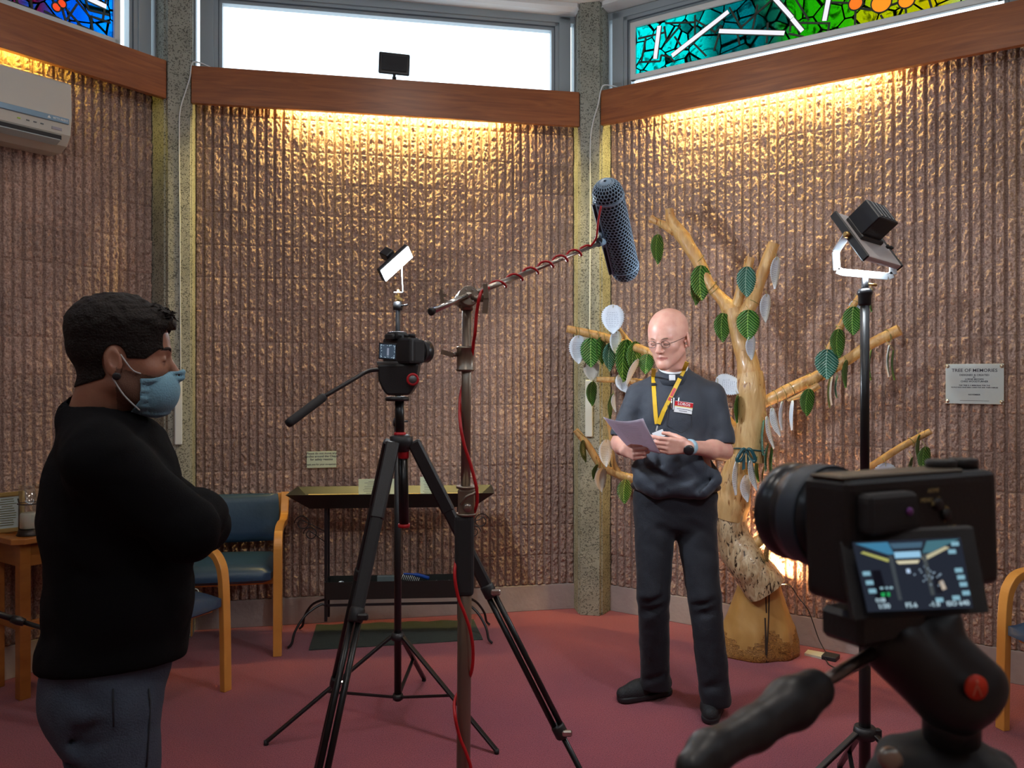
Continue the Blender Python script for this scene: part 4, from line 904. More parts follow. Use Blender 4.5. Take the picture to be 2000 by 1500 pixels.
LEAVES = [
 (1284, 488, 27, 56, 'g', 'green paper leaf hanging alone below the tip of the highest branch', 0, 0),
 (1362, 566, 30, 60, 'g', 'green paper leaf mostly covered by a larger one on the high branch', 8, .03),
 (1369, 554, 40, 66, 'g', 'large green paper leaf in front on the high slanting branch', -2, -.01),
 (1411, 641, 33, 55, 'g', 'green paper leaf hanging below the fork on the side of the reading man', 0, -.03),
 (1461, 636, 41, 57, 'g', 'bright green paper leaf hanging in front of the tree fork', 0, -.06),
 (1458, 552, 37, 58, 'b', 'shiny blue-green paper leaf between the two upright branches', 0, -.04),
 (1514, 534, 26, 60, 'w', 'white written paper leaf beside the top of the upright branch', 4, 0),
 (1495, 603, 26, 54, 'w', 'white written paper leaf beside the foot of the upright branch', 3, 0),
 (1467, 680, 23, 46, 'w', 'white written paper leaf below the green leaf on the tree neck', 0, -.03),
 (1428, 752, 36, 60, 'w', 'white paper leaf lying sideways between the man\'s shoulder and the trunk', -78, -.02),
 (1439, 800, 16, 52, 'g', 'narrow green paper leaf beside the trunk behind the man\'s sleeve', 0, -.04),
 (1262, 712, 26, 38, 'g', 'green paper leaf just behind the shoulder of the reading man', 5, 0),
 (1197, 625, 40, 55, 'w', 'large white paper leaf full of writing, highest at the pillar', 0, -.06),
 (1203, 670, 23, 46, 'w', 'white paper leaf hanging below the large written one', 0, -.02),
 (1129, 684, 32, 54, 'w', 'white paper leaf at the tip of the branch crossing the pillar', 0, 0),
 (1174, 686, 22, 52, 'g', 'green paper leaf half covered by its pale neighbour over the pillar', -3, .03),
 (1154, 690, 37, 56, 'g', 'greyish green paper leaf beside the white leaf over the pillar', 0, 0),
 (1191, 698, 27, 54, 'b', 'blue-green glossy paper leaf below the crossing branch', 2, .01),
 (1238, 698, 30, 58, 'g', 'dark green paper leaf behind the longest one at the man\'s shoulder', 4, .04),
 (1219, 706, 38, 80, 'g', 'longest green paper leaf of the cluster beside the man\'s shoulder', 4, -.02),
 (1233, 728, 15, 56, 'w', 'curled white paper leaf edge beside the longest green leaf', 24, -.05),
 (1155, 724, 28, 40, 'c', 'greyish white paper leaf hanging above the middle side branch', 0, .05),
 (1216, 750, 22, 38, 'w', 'white paper leaf tip above the sleeve of the reading man', -24, .0),
 (1156, 770, 21, 46, 'g', 'green paper leaf in front of the white winder box on the pillar', 0, 0),
 (1193, 794, 13, 48, 'g', 'narrow green paper leaf above the man\'s sheet of paper', 6, 0),
 (1200, 788, 10, 34, 'w', 'narrow white paper leaf above the man\'s sheet of paper', -8, -.03),
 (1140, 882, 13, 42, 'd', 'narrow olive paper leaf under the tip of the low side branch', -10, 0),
 (1183, 886, 26, 52, 'w', 'white written paper leaf in front of the low side branch', 0, -.04),
 (1162, 922, 10, 30, 'g', 'tiny dark green paper leaf under the low side branch', 14, 0),
 (1174, 938, 23, 46, 'c', 'cream-grey paper leaf hanging below the low side branch', 0, 0),
 (1220, 961, 28, 46, 'g', 'green paper leaf hanging beside the man\'s hip', 2, 0),
 (1637, 672, 33, 55, 'g', 'dark green paper leaf above the shiny blue one on the long branch', -2, -.03),
 (1615, 713, 42, 57, 'b', 'large shiny blue-green paper leaf at the fork of the long branch', 0, -.06),
 (1666, 628, 36, 54, 'g', 'dark green paper leaf beside the black light stand pole', 0, -.02),
 (1702, 588, 14, 42, 'g', 'green paper leaf peeping out behind the black light stand pole', 0, .02),
 (1676, 596, 30, 22, 'w', 'small white paper leaf behind the upper twig near the light stand', -12, .06),
 (1651, 731, 21, 52, 'g', 'narrow green paper leaf hanging under the long branch', 0, 0),
 (1700, 714, 16, 56, 'g', 'yellow-green paper leaf half behind the light stand pole', 0, 0),
 (1745, 714, 17, 56, 'g', 'green paper leaf behind the white one near the long branch tip', -3, .03),
 (1735, 706, 19, 60, 'w', 'white paper leaf hanging near the tip of the long branch', 0, -.02),
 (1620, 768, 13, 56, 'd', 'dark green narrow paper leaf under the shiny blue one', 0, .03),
 (1624, 764, 12, 54, 'c', 'dull white narrow paper leaf under the shiny blue one', 0, -.01),
 (1634, 756, 8, 42, 'b', 'very narrow blue-green paper leaf under the long branch fork', 0, .01),
 (1577, 787, 31, 52, 'g', 'green paper leaf hanging from the broken splinter', 4, -.03),
 (1526, 813, 17, 54, 'w', 'white paper leaf under the long branch near the trunk', 0, 0),
 (1546, 812, 6, 56, 'w', 'edge-on white paper leaf under the long branch', 0, 0),
 (1514, 826, 22, 56, 'w', 'tilted white paper leaf in front of the bunch beside the trunk', -18, -.02),
 (1503, 846, 19, 62, 'w', 'long tilted white paper leaf of the bunch beside the trunk', -14, -.05),
 (1490, 856, 12, 66, 'b', 'narrow pale green paper leaf close against the trunk', 0, -.02),
 (1497, 894, 14, 52, 'b', 'blue-green paper leaf low in the bunch beside the trunk', 4, -.02),
 (1506, 905, 8, 60, 'g', 'thin dark green paper leaf at the outer edge of the low bunch', 0, .02),
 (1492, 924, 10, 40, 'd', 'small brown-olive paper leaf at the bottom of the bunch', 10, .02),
 (1479, 918, 15, 48, 'g', 'dark green paper leaf beside the teal ribbon', -4, -.03),
 (1436, 935, 20, 64, 'w', 'white paper leaf hanging on the man\'s side of the teal ribbon', 0, -.08),
 (1457, 955, 25, 52, 'w', 'white paper leaf hanging lowest under the teal ribbon', -4, -.06),
 (1470, 930, 20, 58, 'w', 'curved white paper leaf under the teal ribbon beside a green one', -14, -.09),
 (1729, 932, 42, 52, 'w', 'white paper leaf partly hidden behind the top of the near camera', 0, 0),
 (1794, 876, 20, 50, 'g', 'green paper leaf highest under the tip of the lowest branch', 0, .02),
 (1806, 900, 31, 52, 'g', 'large green paper leaf under the tip of the lowest branch', 0, -.02),
 (1780, 917, 18, 44, 'g', 'small green paper leaf just above the near camera', 0, 0),
 (1498, 1085, 18, 46, 'd', 'dark paper leaf in front of the glowing floodlight', 0, .0),
]
for (px, py, w, h, kd, lab, tl, dy) in LEAVES: leaf(px, py, w, h, kd, lab, tl, dy)
# teal ribbon round the trunk
root = thing('ribbon', 'dark teal ribbon bow tied round the tree trunk', 'ribbon', T(1458, 885, -.1))
M_RIB = mat('dark teal satin', (.005, .06, .075), .35, sheen=.3)
c = T(1463, 876); rr = rp(1460, 31)
MB().tube([c+Vector((math.cos(t)*rr, math.sin(t)*rr*1.0, .006*math.sin(t*2))) for t in np.linspace(0, 2*PI, 24, endpoint=False)], .004, 6, closed=True).build('band', M_RIB, root)
kx = T(1457, 880, -.105)
for sg, ln in ((-1, .05), (1, .045)):
    pts = [kx, kx+Vector((sg*.02, -.01, .006)), kx+Vector((sg*ln, -.012, -.045)), kx+Vector((sg*ln*.6, -.008, -.052)), kx]
    MB().tube(bez(pts, 5), [.006]*3+[.010]*14+[.006]*4, 6).build('loop', M_RIB, root)
    MB().prism([kx+Vector((sg*.003, 0, 0)), kx+Vector((sg*.016, 0, 0)), kx+Vector((sg*.022, -.006, -.10)), kx+Vector((sg*.006, -.006, -.095))], (0, .002, 0)).build('tail', M_RIB, root)
# adaptor lying on the carpet
p = floor_at(1604, 1283)
tag(MB().prism([floor_at(1571, 1280), floor_at(1606, 1288), floor_at(1614, 1279), floor_at(1578, 1273)], (0, 0, .012)).build('socket_plate', mat('beige plate', (.52, .50, .40), .5), origin=p), 'small beige floor plate on the carpet beside the stump', 'socket')
r = thing('power_adaptor', 'black power adaptor on the carpet beside the beige plate', 'adaptor', floor_at(1622, 1286))
MB().prism([floor_at(1604, 1288), floor_at(1632, 1294), floor_at(1641, 1286), floor_at(1612, 1280)], (0, 0, .022)).build('housing', M_BLACKP, r, bevel=.003)
MB().tube(bez([floor_at(1612, 1290)+UP*.01, floor_at(1620, 1300)+UP*.004, floor_at(1640, 1308)+UP*.004, floor_at(1670, 1312)+UP*.004, floor_at(1700, 1300)+UP*.004], 6), .003, 6).build('cable', M_BLACKP, r)
# ------------------------------------------------------------------ people: smooth blended bodies meshed from a distance field
class SDF:
    def __init__(s, lo, hi, h):
        s.h = h; s.lo = np.array(lo, np.float32); n = np.ceil((np.array(hi)-np.array(lo))/h).astype(int)+1
        s.ax = [(s.lo[i]+h*np.arange(n[i])).astype(np.float32) for i in range(3)]; s.D = np.full(n, .06, np.float32)
    def sub(s, lo, hi):
        sl = []
        for i in range(3):
            a = max(0, int((lo[i]-s.lo[i])/s.h)); b = min(len(s.ax[i]), int((hi[i]-s.lo[i])/s.h)+2); sl.append(slice(a, max(a, b)))
        return tuple(sl), s.ax[0][sl[0]][:, None, None], s.ax[1][sl[1]][None, :, None], s.ax[2][sl[2]][None, None, :]
    def mix(s, sl, d, k, cut):
        D = s.D[sl]
        if D.size == 0: return
        if cut: A = -D; B = d
        else: A = D; B = d
        if k > 0: hh = np.clip(.5+.5*(B-A)/k, 0, 1); r = B*(1-hh)+A*hh-k*hh*(1-hh)
        else: r = np.minimum(A, B)
        s.D[sl] = -r if cut else r
    def cap(s, a, b, r1, r2=None, k=.01, cut=False):
        r2 = r1 if r2 is None else r2; a = np.array(a, float); b = np.array(b, float); m = max(r1, r2)+.03+k
        sl, X, Y, Z = s.sub(np.minimum(a, b)-m, np.maximum(a, b)+m); ba = b-a; L = max((ba*ba).sum(), 1e-9)
        t = np.clip(((X-a[0])*ba[0]+(Y-a[1])*ba[1]+(Z-a[2])*ba[2])/L, 0, 1)
        d = np.sqrt((X-a[0]-t*ba[0])**2+(Y-a[1]-t*ba[1])**2+(Z-a[2]-t*ba[2])**2)-(r1+(r2-r1)*t)
        s.mix(sl, d.astype(np.float32), k, cut)
    def ell(s, c, r, R=None, k=.01, cut=False):
        c = np.array(c, float); m = max(r)+.03+k; sl, X, Y, Z = s.sub(c-m, c+m); X = X-c[0]; Y = Y-c[1]; Z = Z-c[2]
        if R is not None:
            A = [R[0][i]*X+R[1][i]*Y+R[2][i]*Z for i in range(3)]
        else: A = [X, Y, Z]
        k0 = np.sqrt((A[0]/r[0])**2+(A[1]/r[1])**2+(A[2]/r[2])**2); k1 = np.sqrt((A[0]/r[0]**2)**2+(A[1]/r[1]**2)**2+(A[2]/r[2]**2)**2)+1e-9
        s.mix(sl, (k0*(k0-1)/k1).astype(np.float32), k, cut)
    def halfspace(s, p, n, k=.004):
        """keep what lies behind the plane"""
        d = (s.ax[0][:, None, None]-p[0])*n[0]+(s.ax[1][None, :, None]-p[1])*n[1]+(s.ax[2][None, None, :]-p[2])*n[2]
        s.mix((slice(None),)*3, (-d).astype(np.float32), k, True)
    def noise(s, amp, fr, seed=0):
        X, Y, Z = s.ax[0][:, None, None], s.ax[1][None, :, None], s.ax[2][None, None, :]
        a = np.sin(X*fr*1.1+1.7*np.sin(Z*fr*.7+seed)+seed)*np.sin(Y*fr*.9+1.3*np.sin(X*fr*.8)+2*seed)*np.sin(Z*fr*1.3+1.5*np.sin(Y*fr*.6+seed))
        s.D += (amp*a).astype(np.float32)
    def local(s, c, R):
        X, Y, Z = s.ax[0][:, None, None]-c[0], s.ax[1][None, :, None]-c[1], s.ax[2][None, None, :]-c[2]
        return [(R[0][i]*X+R[1][i]*Y+R[2][i]*Z).astype(np.float32) for i in range(3)]
    def mesh(s):
        D = s.D; D[0] = D[-1] = .05; D[:, 0] = D[:, -1] = .05; D[:, :, 0] = D[:, :, -1] = .05
        S = D < 0; nx, ny, nz = D.shape
        c = np.zeros((nx-1, ny-1, nz-1), np.uint8)
        for i in (0, 1):
            for j in (0, 1):
                for k in (0, 1): c += S[i:nx-1+i, j:ny-1+j, k:nz-1+k]
        act = (c > 0) & (c < 8); ids = np.argwhere(act); N = len(ids)
        idx = np.full(act.shape, -1, np.int32); idx[act] = np.arange(N)
        acc = np.zeros((N, 3)); cnt = np.zeros(N)
        cr = [(i, j, k) for i in (0, 1) for j in (0, 1) for k in (0, 1)]
        for a in cr:
            for ax in range(3):
                if a[ax]: continue
                b = list(a); b[ax] = 1
                va = D[ids[:, 0]+a[0], ids[:, 1]+a[1], ids[:, 2]+a[2]]; vb = D[ids[:, 0]+b[0], ids[:, 1]+b[1], ids[:, 2]+b[2]]
                m = (va < 0) != (vb < 0); t = np.where(m, va/(va-vb+1e-12), 0)
                p = np.repeat(np.array([a], float), N, 0); p[:, ax] += t; acc[m] += p[m]; cnt[m] += 1
        v = (ids+acc/np.maximum(cnt, 1)[:, None])*s.h+s.lo
        F = []
        for ax in range(3):
            o = [x for x in range(3) if x != ax]
            A = [slice(1, -1)]*3; A[ax] = slice(0, -1); B = [slice(1, -1)]*3; B[ax] = slice(1, None)
            a = S[tuple(A)]; b = S[tuple(B)]; q = np.argwhere(a != b); inside = a[a != b]
            g = q.copy(); g[:, o[0]] += 1; g[:, o[1]] += 1
            def cid(d0, d1): h = g.copy(); h[:, o[0]] += d0; h[:, o[1]] += d1; return idx[h[:, 0], h[:, 1], h[:, 2]]
            f = np.stack([cid(-1, -1), cid(0, -1), cid(0, 0), cid(-1, 0)], 1)
            flip = inside if ax != 1 else ~inside
            f = np.where(flip[:, None], f, f[:, ::-1]); F.append(f)
        F = np.concatenate(F); F = F[(F >= 0).all(1)]
        return v, F
    def build(s, name, m, parent=None, midx=None, smooth_it=1, label=None):
        v, F = s.mesh()
        for _ in range(smooth_it):      # light Laplacian smoothing
            acc = np.zeros_like(v); n = np.zeros(len(v))
            for i in range(4):
                a = F[:, i]; b = F[:, (i+1) % 4]; np.add.at(acc, a, v[b]); np.add.at(n, a, 1); np.add.at(acc, b, v[a]); np.add.at(n, b, 1)
            v = v*.4+.6*acc/np.maximum(n, 1)[:, None]
        me = bpy.data.meshes.new(name); me.vertices.add(len(v)); me.vertices.foreach_set('co', v.astype(np.float32).ravel())
        me.loops.add(F.size); me.loops.foreach_set('vertex_index', F.astype(np.int32).ravel())
        me.polygons.add(len(F)); me.polygons.foreach_set('loop_start', np.arange(0, F.size, 4, dtype=np.int32))
        me.update(); me.validate()
        if midx is not None: me.polygons.foreach_set('material_index', midx(v[F].mean(1)).astype(np.int32))
        return finish(name, me, m, parent, label, smooth=True)
def frame(fwd, up=(0, 0, 1), roll=0.):
    """columns: right, forward, up of a body part"""
    f = Vector(fwd).normalized(); r = f.cross(Vector(up)).normalized(); u = r.cross(f)
    M = Matrix((r, f, u)).transposed()
    return M @ Matrix.Rotation(math.radians(roll), 3, 'Y') if roll else M
def add_head(S, c, R, s=1., neck_to=None, neck_r=(.054, .062), ears=True, wide=1.0):
    R_ = [list(r) for r in R]; c = Vector(c)
    def w(x, y, z): return tuple(c+R @ (Vector((x, y, z))*s))
    def E(p, r, k=.01, cut=False): S.ell(w(*p), [q*s for q in r], R_, k*s, cut)
    def K(a, b, r1, r2=None, k=.01, cut=False): S.cap(w(*a), w(*b), r1*s, (r2 if r2 is not None else r1)*s, k*s, cut)
    E((0, -.015, .035), (.0775*wide, .097, .088), .01); E((0, -.015, .062), (.066*wide, .082, .060), .02); E((0, .032, .028), (.063, .058, .060), .03); E((0, .034, -.032), (.057*wide, .056, .080), .03)
    for g in (-1, 1):
        K((g*.052, -.002, -.055), (g*.012, .066, -.100), .018, .017, .03)
        E((g*.041, .058, -.024), (.022, .018, .017), .02)
        K((g*.012, .0865, .017), (g*.045, .070, .019), .0075, .007, .012)
    E((0, .074, -.102), (.021, .016, .016), .018)
    for g in (-1, 1): E((g*.031, .098, -.003), (.0165, .014, .0115), .012, True)
    for g in (-1, 1):
        E((g*.031, .0755, -.002), (.0145, .0135, .0125), .004)
        K((g*.019, .0885, -.0075), (g*.043, .0825, -.0070), .0016, .0016, .0015, True)
    K((0, .086, .006), (0, .1095, -.034), .0065, .0105, .010); E((0, .105, -.036), (.010, .010, .008), .006)
    for g in (-1, 1): E((g*.0125, .096, -.039), (.0075, .0095, .0068), .005)
    for g in (-1, 1): K((g*.014, .099, -.043), (g*.006, .101, -.0435), .0018, .0018, .001, True)
    K((-.023, .075, -.0650), (0, .0880, -.0625), .0045, .0058, .005); K((.023, .075, -.0650), (0, .0880, -.0625), .0045, .0058, .005)
    K((-.017, .076, -.0735), (.017, .076, -.0735), .0055, .0055, .005); E((0, .083, -.0745), (.011, .006, .0055), .005)
    for g in (-1, 1): K((0, .0935, -.0688), (g*.025, .081, -.0695), .0017, .0012, .001, True)
    if ears:
        for g in (-1, 1):
            Re = [list(r) for r in (R @ Matrix.Rotation(g*-.35, 3, 'Z') @ Matrix.Rotation(.15, 3, 'X'))]
            S.ell(w(g*(.079*wide+.003*(wide > 1)), -.012, -.010), [q*s for q in (.0075, .0190, .032)], Re, .006*s)
            S.ell(w(g*(.0875*wide+.002*(wide > 1)), -.010, -.004), [q*s for q in (.0055, .0105, .018)], Re, .003*s, True)
            S.ell(w(g*.078, .002, -.014), [q*s for q in (.005, .005, .007)], Re, .003*s)
            S.ell(w(g*.077, -.004, -.036), [q*s for q in (.005, .008, .008)], Re, .005*s)
    if neck_to is not None: S.cap(w(0, -.030, -.055), tuple(neck_to), neck_r[0]*s, neck_r[1]*s, .022*s)
    return w
def add_hand(S, wr, f, n, th, curls, s=1., thumb=(.6, .5), spread=.0):
    """wr wrist; f pointing along the hand; n palmar normal; th sign of the thumb side along n x f"""
    f = Vector(f).normalized(); n = Vector(n); n = (n-f*n.dot(f)).normalized(); sd = n.cross(f)*th; wr = Vector(wr)
    P_ = lambda a, b, c: wr+(f*a+sd*b+n*c)*s
    for b in (.028, .010, -.009, -.026): S.cap(P_(.012, b*.6, 0), P_(.082-abs(b)*.25, b, 0), .0135*s, .0115*s, .012*s)
    tips = []
    for i, (b, L) in enumerate(((.029, (.040, .025, .020)), (.010, (.045, .029, .021)), (-.009, (.041, .027, .021)), (-.027, (.032, .020, .018)))):
        p = P_(.086-abs(b)*.28, b, 0); ang = 0; rr = (.0092, .0082, .0074, .0064); 
        if i == 3: rr = tuple(r*.88 for r in rr)
        for j in range(3):
            ang += curls[i][j]; d = f*math.cos(ang)+n*math.sin(ang)+sd*spread*(1.5-i)
            q = p+d*L[j]*s; S.cap(p, q, rr[j]*s, rr[j+1]*s, .0035*s if j else .006*s); p = q
        tips.append(p)
    b0 = P_(.022, .026, .006); b1 = b0+(f*.55+sd*thumb[0]+n*thumb[1]).normalized()*.042*s; b2 = b1+(f*.85+sd*.1+n*thumb[1]*.9).normalized()*.032*s; b3 = b2+(f*.95+n*.35).normalized()*.024*s
    S.cap(b0, b1, .0145*s, .0112*s, .012*s); S.cap(b1, b2, .0108*s, .0095*s, .004*s); S.cap(b2, b3, .0095*s, .0078*s, .003*s)
    return tips, b3
def shoe(root, heel, toe, m, msole, mlace, wd=.10, hgt=.085, h=.004):
    heel = Vector(heel); toe = Vector(toe); d = (toe-heel); L = d.length; d.normalize(); sd = d.cross(UP)
    q = lambda a, b, z: heel+d*a*L+sd*b+UP*z
    lo = np.minimum(np.array(heel), np.array(toe))-.08; hi = np.maximum(np.array(heel), np.array(toe))+.08; lo[2] = -.01; hi[2] = hgt+.09
    S = SDF(lo, hi, h)
    S.cap(q(.16, 0, .052), q(.34, 0, .055), .040, .040, .02); S.cap(q(.34, 0, .052), q(.66, .003, .040), .042, .040, .02); S.cap(q(.62, .003, .040), q(.87, 0, .036), .043, .032, .02)
    S.cap(q(.20, 0, .07), q(.24, 0, .105), .042, .040, .02); S.cap(q(.34, 0, .085), q(.60, 0, .060), .020, .022, .02)
    S.halfspace(q(0, 0, .022), (0, 0, -1), .003)
    S.build('upper', m, root)
    S = SDF(lo, hi, h)
    S.cap(q(.17, 0, .018), q(.45, 0, .018), .046, .044, .02); S.cap(q(.45, 0, .018), q(.84, 0, .020), .045, .039, .02); S.halfspace(q(0, 0, .030), (0, 0, 1), .004); S.halfspace(q(0, 0, .002), (0, 0, -1), .003)
    S.build('sole', msole, root)
    for i in range(5):
        a = .38+i*.065; z = .098-i*.0085
        MB().tube([q(a, -.024, z-.010), q(a+.02, 0, z+.002), q(a, .024, z-.010)], .0025, 6).build('lace', mlace, root)
    MB().tube(bez([q(.36, 0, .112), q(.34, .03, .118), q(.36, .045, .100)], 4), .002, 5).tube(bez([q(.36, 0, .112), q(.33, -.03, .120), q(.36, -.05, .102)], 4), .002, 5).build('lace_bow', mlace, root)

def skin_mat(name, c1, c2, rough=.42):
    return mat(name, c1, rough, sss=.15, col2=c2, vscale=26, bump=.08, bscale=300, spec=.45)
M_SKIN = skin_mat('fair skin', (.66, .37, .29), (.60, .30, .235))
M_LIP = mat('lips', (.50, .19, .16), .4)
M_SKIN2 = skin_mat('warm skin', (.40, .20, .13), (.34, .155, .10))
M_SHIRT = mat('charcoal clerical shirt', (.028, .035, .050), .72, bump=.25, bscale=300, sheen=.15)
M_TROUS = mat('black navy trousers', (.0055, .007, .013), .8, bump=.25, bscale=300, sheen=.1)
M_SHOE = mat('black shoe fabric', (.010, .011, .013), .7, bump=.4, bscale=220)
M_SOLE = mat('black shoe sole', (.014, .015, .017), .55)
M_WHITEC = mat('white clerical collar', (.75, .78, .82), .4)
M_YEL = mat('yellow lanyard', (.72, .45, .02), .5)

# ---- the reading man
PY = 3.68; PC = Vector(((1319-1000)/FPX*PY, PY, 0)); TW = math.radians(12)
PF = Vector((-math.sin(TW), -math.cos(TW), 0)); PV = Vector((math.cos(TW), -math.sin(TW), 0))
def L_(x, f, z): return PC+PV*x+PF*f+UP*z
man = thing('person', 'bald person in glasses, black clerical shirt and yellow lanyard, standing reading a sheet', 'person', PC)
RT = frame(PF); RTl = [list(r) for r in RT]
HC = at(1305, 661, 3.62); HR = frame((-math.sin(math.radians(36))*.95, -math.cos(math.radians(36))*.95, -.23))
WL = at(1343, 873, 3.43); EL = at(1411, 880, 3.60); WR = at(1222, 880, 3.50); ER = at(1213, 866, 3.70)
S = SDF((PC.x-.36, 3.15, .90), (PC.x+.36, 3.95, 1.82), .0025)
hw = add_head(S, HC, HR, 1.03, neck_to=L_(-.005, -.03, 1.42), neck_r=(.056, .064), wide=1.06)
S.ell(L_(0, -.01, 1.28), (.15, .10, .19), RTl, .03); S.ell(L_(0, .0, 1.06), (.16, .11, .17), RTl, .03)
for g, E_, W_ in ((1, EL, WL), (-1, ER, WR)):
    S.cap(L_(g*.13, -.02, 1.40), L_(g*.17, -.02, 1.385), .055, .052, .03)
    S.cap(L_(g*.17, -.02, 1.385), E_, .046, .040, .02); S.cap(E_, W_, .041, .027, .015)
    mid = E_+(W_-E_)*.30; S.cap(E_, mid, .041, .043, .02)
tl, tb = add_hand(S, WL, (-1, -.06, .05), (.0, .97, .22), 1, ((.25, .35, .2), (.30, .40, .25), (.35, .45, .25), (.42, .5, .3)), 1.02, (.12, .9))
tr, tb2 = add_hand(S, WR, (.30, -.92, .02), (.92, .30, .15), -1, ((.7, 1.0, .5), (.8, 1.05, .5), (.85, 1.1, .5), (.9, 1.1, .5)), .98, (.5, .6))
def pm(c):
    q = (c-np.array(HC)) @ np.array(HR)/1.03; o = np.zeros(len(c))
    lip = (np.abs(q[:, 0]) < .026) & (q[:, 1] > .07) & (q[:, 2] > -.0785+.18*np.abs(q[:, 0])) & (q[:, 2] < -.0615-.18*np.abs(q[:, 0])); o[lip] = 1
    return o
S.build('body', [M_SKIN, M_LIP], man, pm, 1)
# eyebrows and lashes
for g in (-1, 1):
    MB().tube(bez([hw(g*.013, .0950, .0150), hw(g*.030, .0915, .0185), hw(g*.047, .0775, .0155)], 5), [.0020]*3+[.0030]*5+[.0014]*3, 6).build('eyebrow', mat('light brown brow', (.24, .13, .09), .8), man)
    MB().tube(bez([hw(g*.018, .0865, -.0085), hw(g*.031, .0900, -.0105), hw(g*.044, .0815, -.0080)], 4), .0014, 5).build('eyelashes', mat('dark lashes', (.06, .035, .03), .7), man)
# glasses
M_WIRE = mat('dark wire', (.10, .085, .08), .3, .9); GLS_ = clear_glass('spectacle glass', (.99, .99, .99), .04)
gl = MB()
for g in (-1, 1):
    ring_ = [hw(g*.032+math.cos(t)*.0215, .1015-abs(math.cos(t)*.0215+.032)*.12, -.006+math.sin(t)*.0145) for t in np.linspace(0, 2*PI, 24, endpoint=False)]
    gl.tube(ring_, .0011, 6, closed=True)
    MB().prism([Vector(p) for p in ring_], HR @ Vector((0, .0008, 0))).build('spectacle_lens', GLS_, man)
    gl.tube([hw(g*.0535, .094, -.002), hw(g*.068, .080, .001), hw(g*.080, -.005, .004), hw(g*.080, -.020, -.010)], .0012, 6)
gl.tube(bez([hw(-.011, .1005, -.003), hw(0, .1030, .001), hw(.011, .1005, -.003)], 4), .0012, 6)
gl.build('spectacle_frame', M_WIRE, man)
# shirt
S = SDF((PC.x-.34, 3.36, .93), (PC.x+.34, 3.98, 1.56), .0045)
S.ell(L_(0, -.005, 1.29), (.180, .125, .200), RTl, .03); S.ell(L_(0, .022, 1.085), (.196, .148, .150), RTl, .06); S.ell(L_(0, .01, .995), (.190, .135, .055), RTl, .03)
for g, E_ in ((1, EL), (-1, ER)):
    S.cap(L_(g*.035, -.02, 1.475), L_(g*.158, -.015, 1.395), .044, .055, .05)
    e = L_(g*.17, -.015, 1.40).lerp(E_, .80); S.cap(L_(g*.163, -.015, 1.395), e, .057, .063, .03)
S.cap(L_(0, -.015, 1.45), L_(-.004, -.01, 1.500), .062, .058, .03)
for (x0, z0, x1, z1, r_) in ((.05, 1.0, -.10, 1.04, .03), (.12, .99, .17, 1.03, .03), (-.08, .985, -.15, 1.02, .028)):
    S.cap(L_(x0, .125, z0), L_(x1, .105, z1), r_, r_*.8, .06)
# folds
for (a, b, r_) in (((.10, .128, 1.36), (.13, .11, 1.12), .006), ((-.10, .125, 1.36), (-.06, .15, 1.10), .006), ((.17, .09, 1.30), (.14, .13, 1.05), .008), ((.02, .17, 1.12), (.12, .15, 1.04), .007), ((-.12, .13, 1.08), (.0, .17, 1.03), .007), ((.06, .165, 1.05), (-.06, .165, .995), .008), ((-.16, .07, 1.3), (-.14, .12, 1.1), .007), ((.10, .15, 1.0), (.17, .09, 1.04), .007)):
    S.cap(L_(*a), L_(*b), r_, r_*.4, .035, True)
S.noise(.0022, 30, 1.3)
S.noise(.0012, 75, 4.1)
for g, E_ in ((1, EL), (-1, ER)):       # open sleeve ends
    s0_ = L_(g*.17, -.015, 1.40); dirn = (E_-s0_).normalized(); e = s0_.lerp(E_, .90)
    d = [(S.ax[0][:, None, None]-e.x), (S.ax[1][None, :, None]-e.y), (S.ax[2][None, None, :]-e.z)]
    pl_ = d[0]*dirn.x+d[1]*dirn.y+d[2]*dirn.z; near = np.sqrt(d[0]**2+d[1]**2+d[2]**2) < .125
    S.D = np.where(near, np.maximum(S.D, pl_-.002), S.D)
    S.cap(e-dirn*.02, e+dirn*.05, .048, .055, .004, True)
S.cap(HC+(L_(0, -.03, 1.42)-HC)*.45, L_(0, -.03, 1.44), .0585, .0660, .003, True)
S.build('shirt', M_SHIRT, man)
# collar
n0_ = L_(-.005, -.03, 1.42); n1_ = Vector(hw(0, -.03, -.055)); nax = (n1_-n0_).normalized(); nc = n0_+nax*((1.508-n0_.z)/nax.z)
def collar(r0, r1, z0, z1, m, nm):
    mb = MB(); n = 44; rr = []
    for z, r in ((z0, r0), (z1, r1), (z1, r1-.004), (z0, r0-.004)):
        rr.append([mb.bm.verts.new(nc+PV*math.cos(2*PI*i/n)*r+PF*(math.sin(2*PI*i/n)*r*1.06)+UP*(z-.026*math.sin(2*PI*i/n))) for i in range(n)])
    for a, b in zip(rr, rr[1:]+rr[:1]):
        for i in range(n): f = mb.bm.faces.new((a[i], a[(i+1) % n], b[(i+1) % n], b[i])); f.smooth = True
    return mb.build(nm, m, man)
collar(.078, .068, -.040, .012, M_SHIRT, 'shirt_collar'); collar(.0665, .0650, -.02, .0205, M_WHITEC, 'clerical_collar')
MB().box(nc+PF*.0765-UP*.030+PV*-.004, (.028, .004, .026), frame(PF), .002).build('collar_tab', M_WHITEC, man)
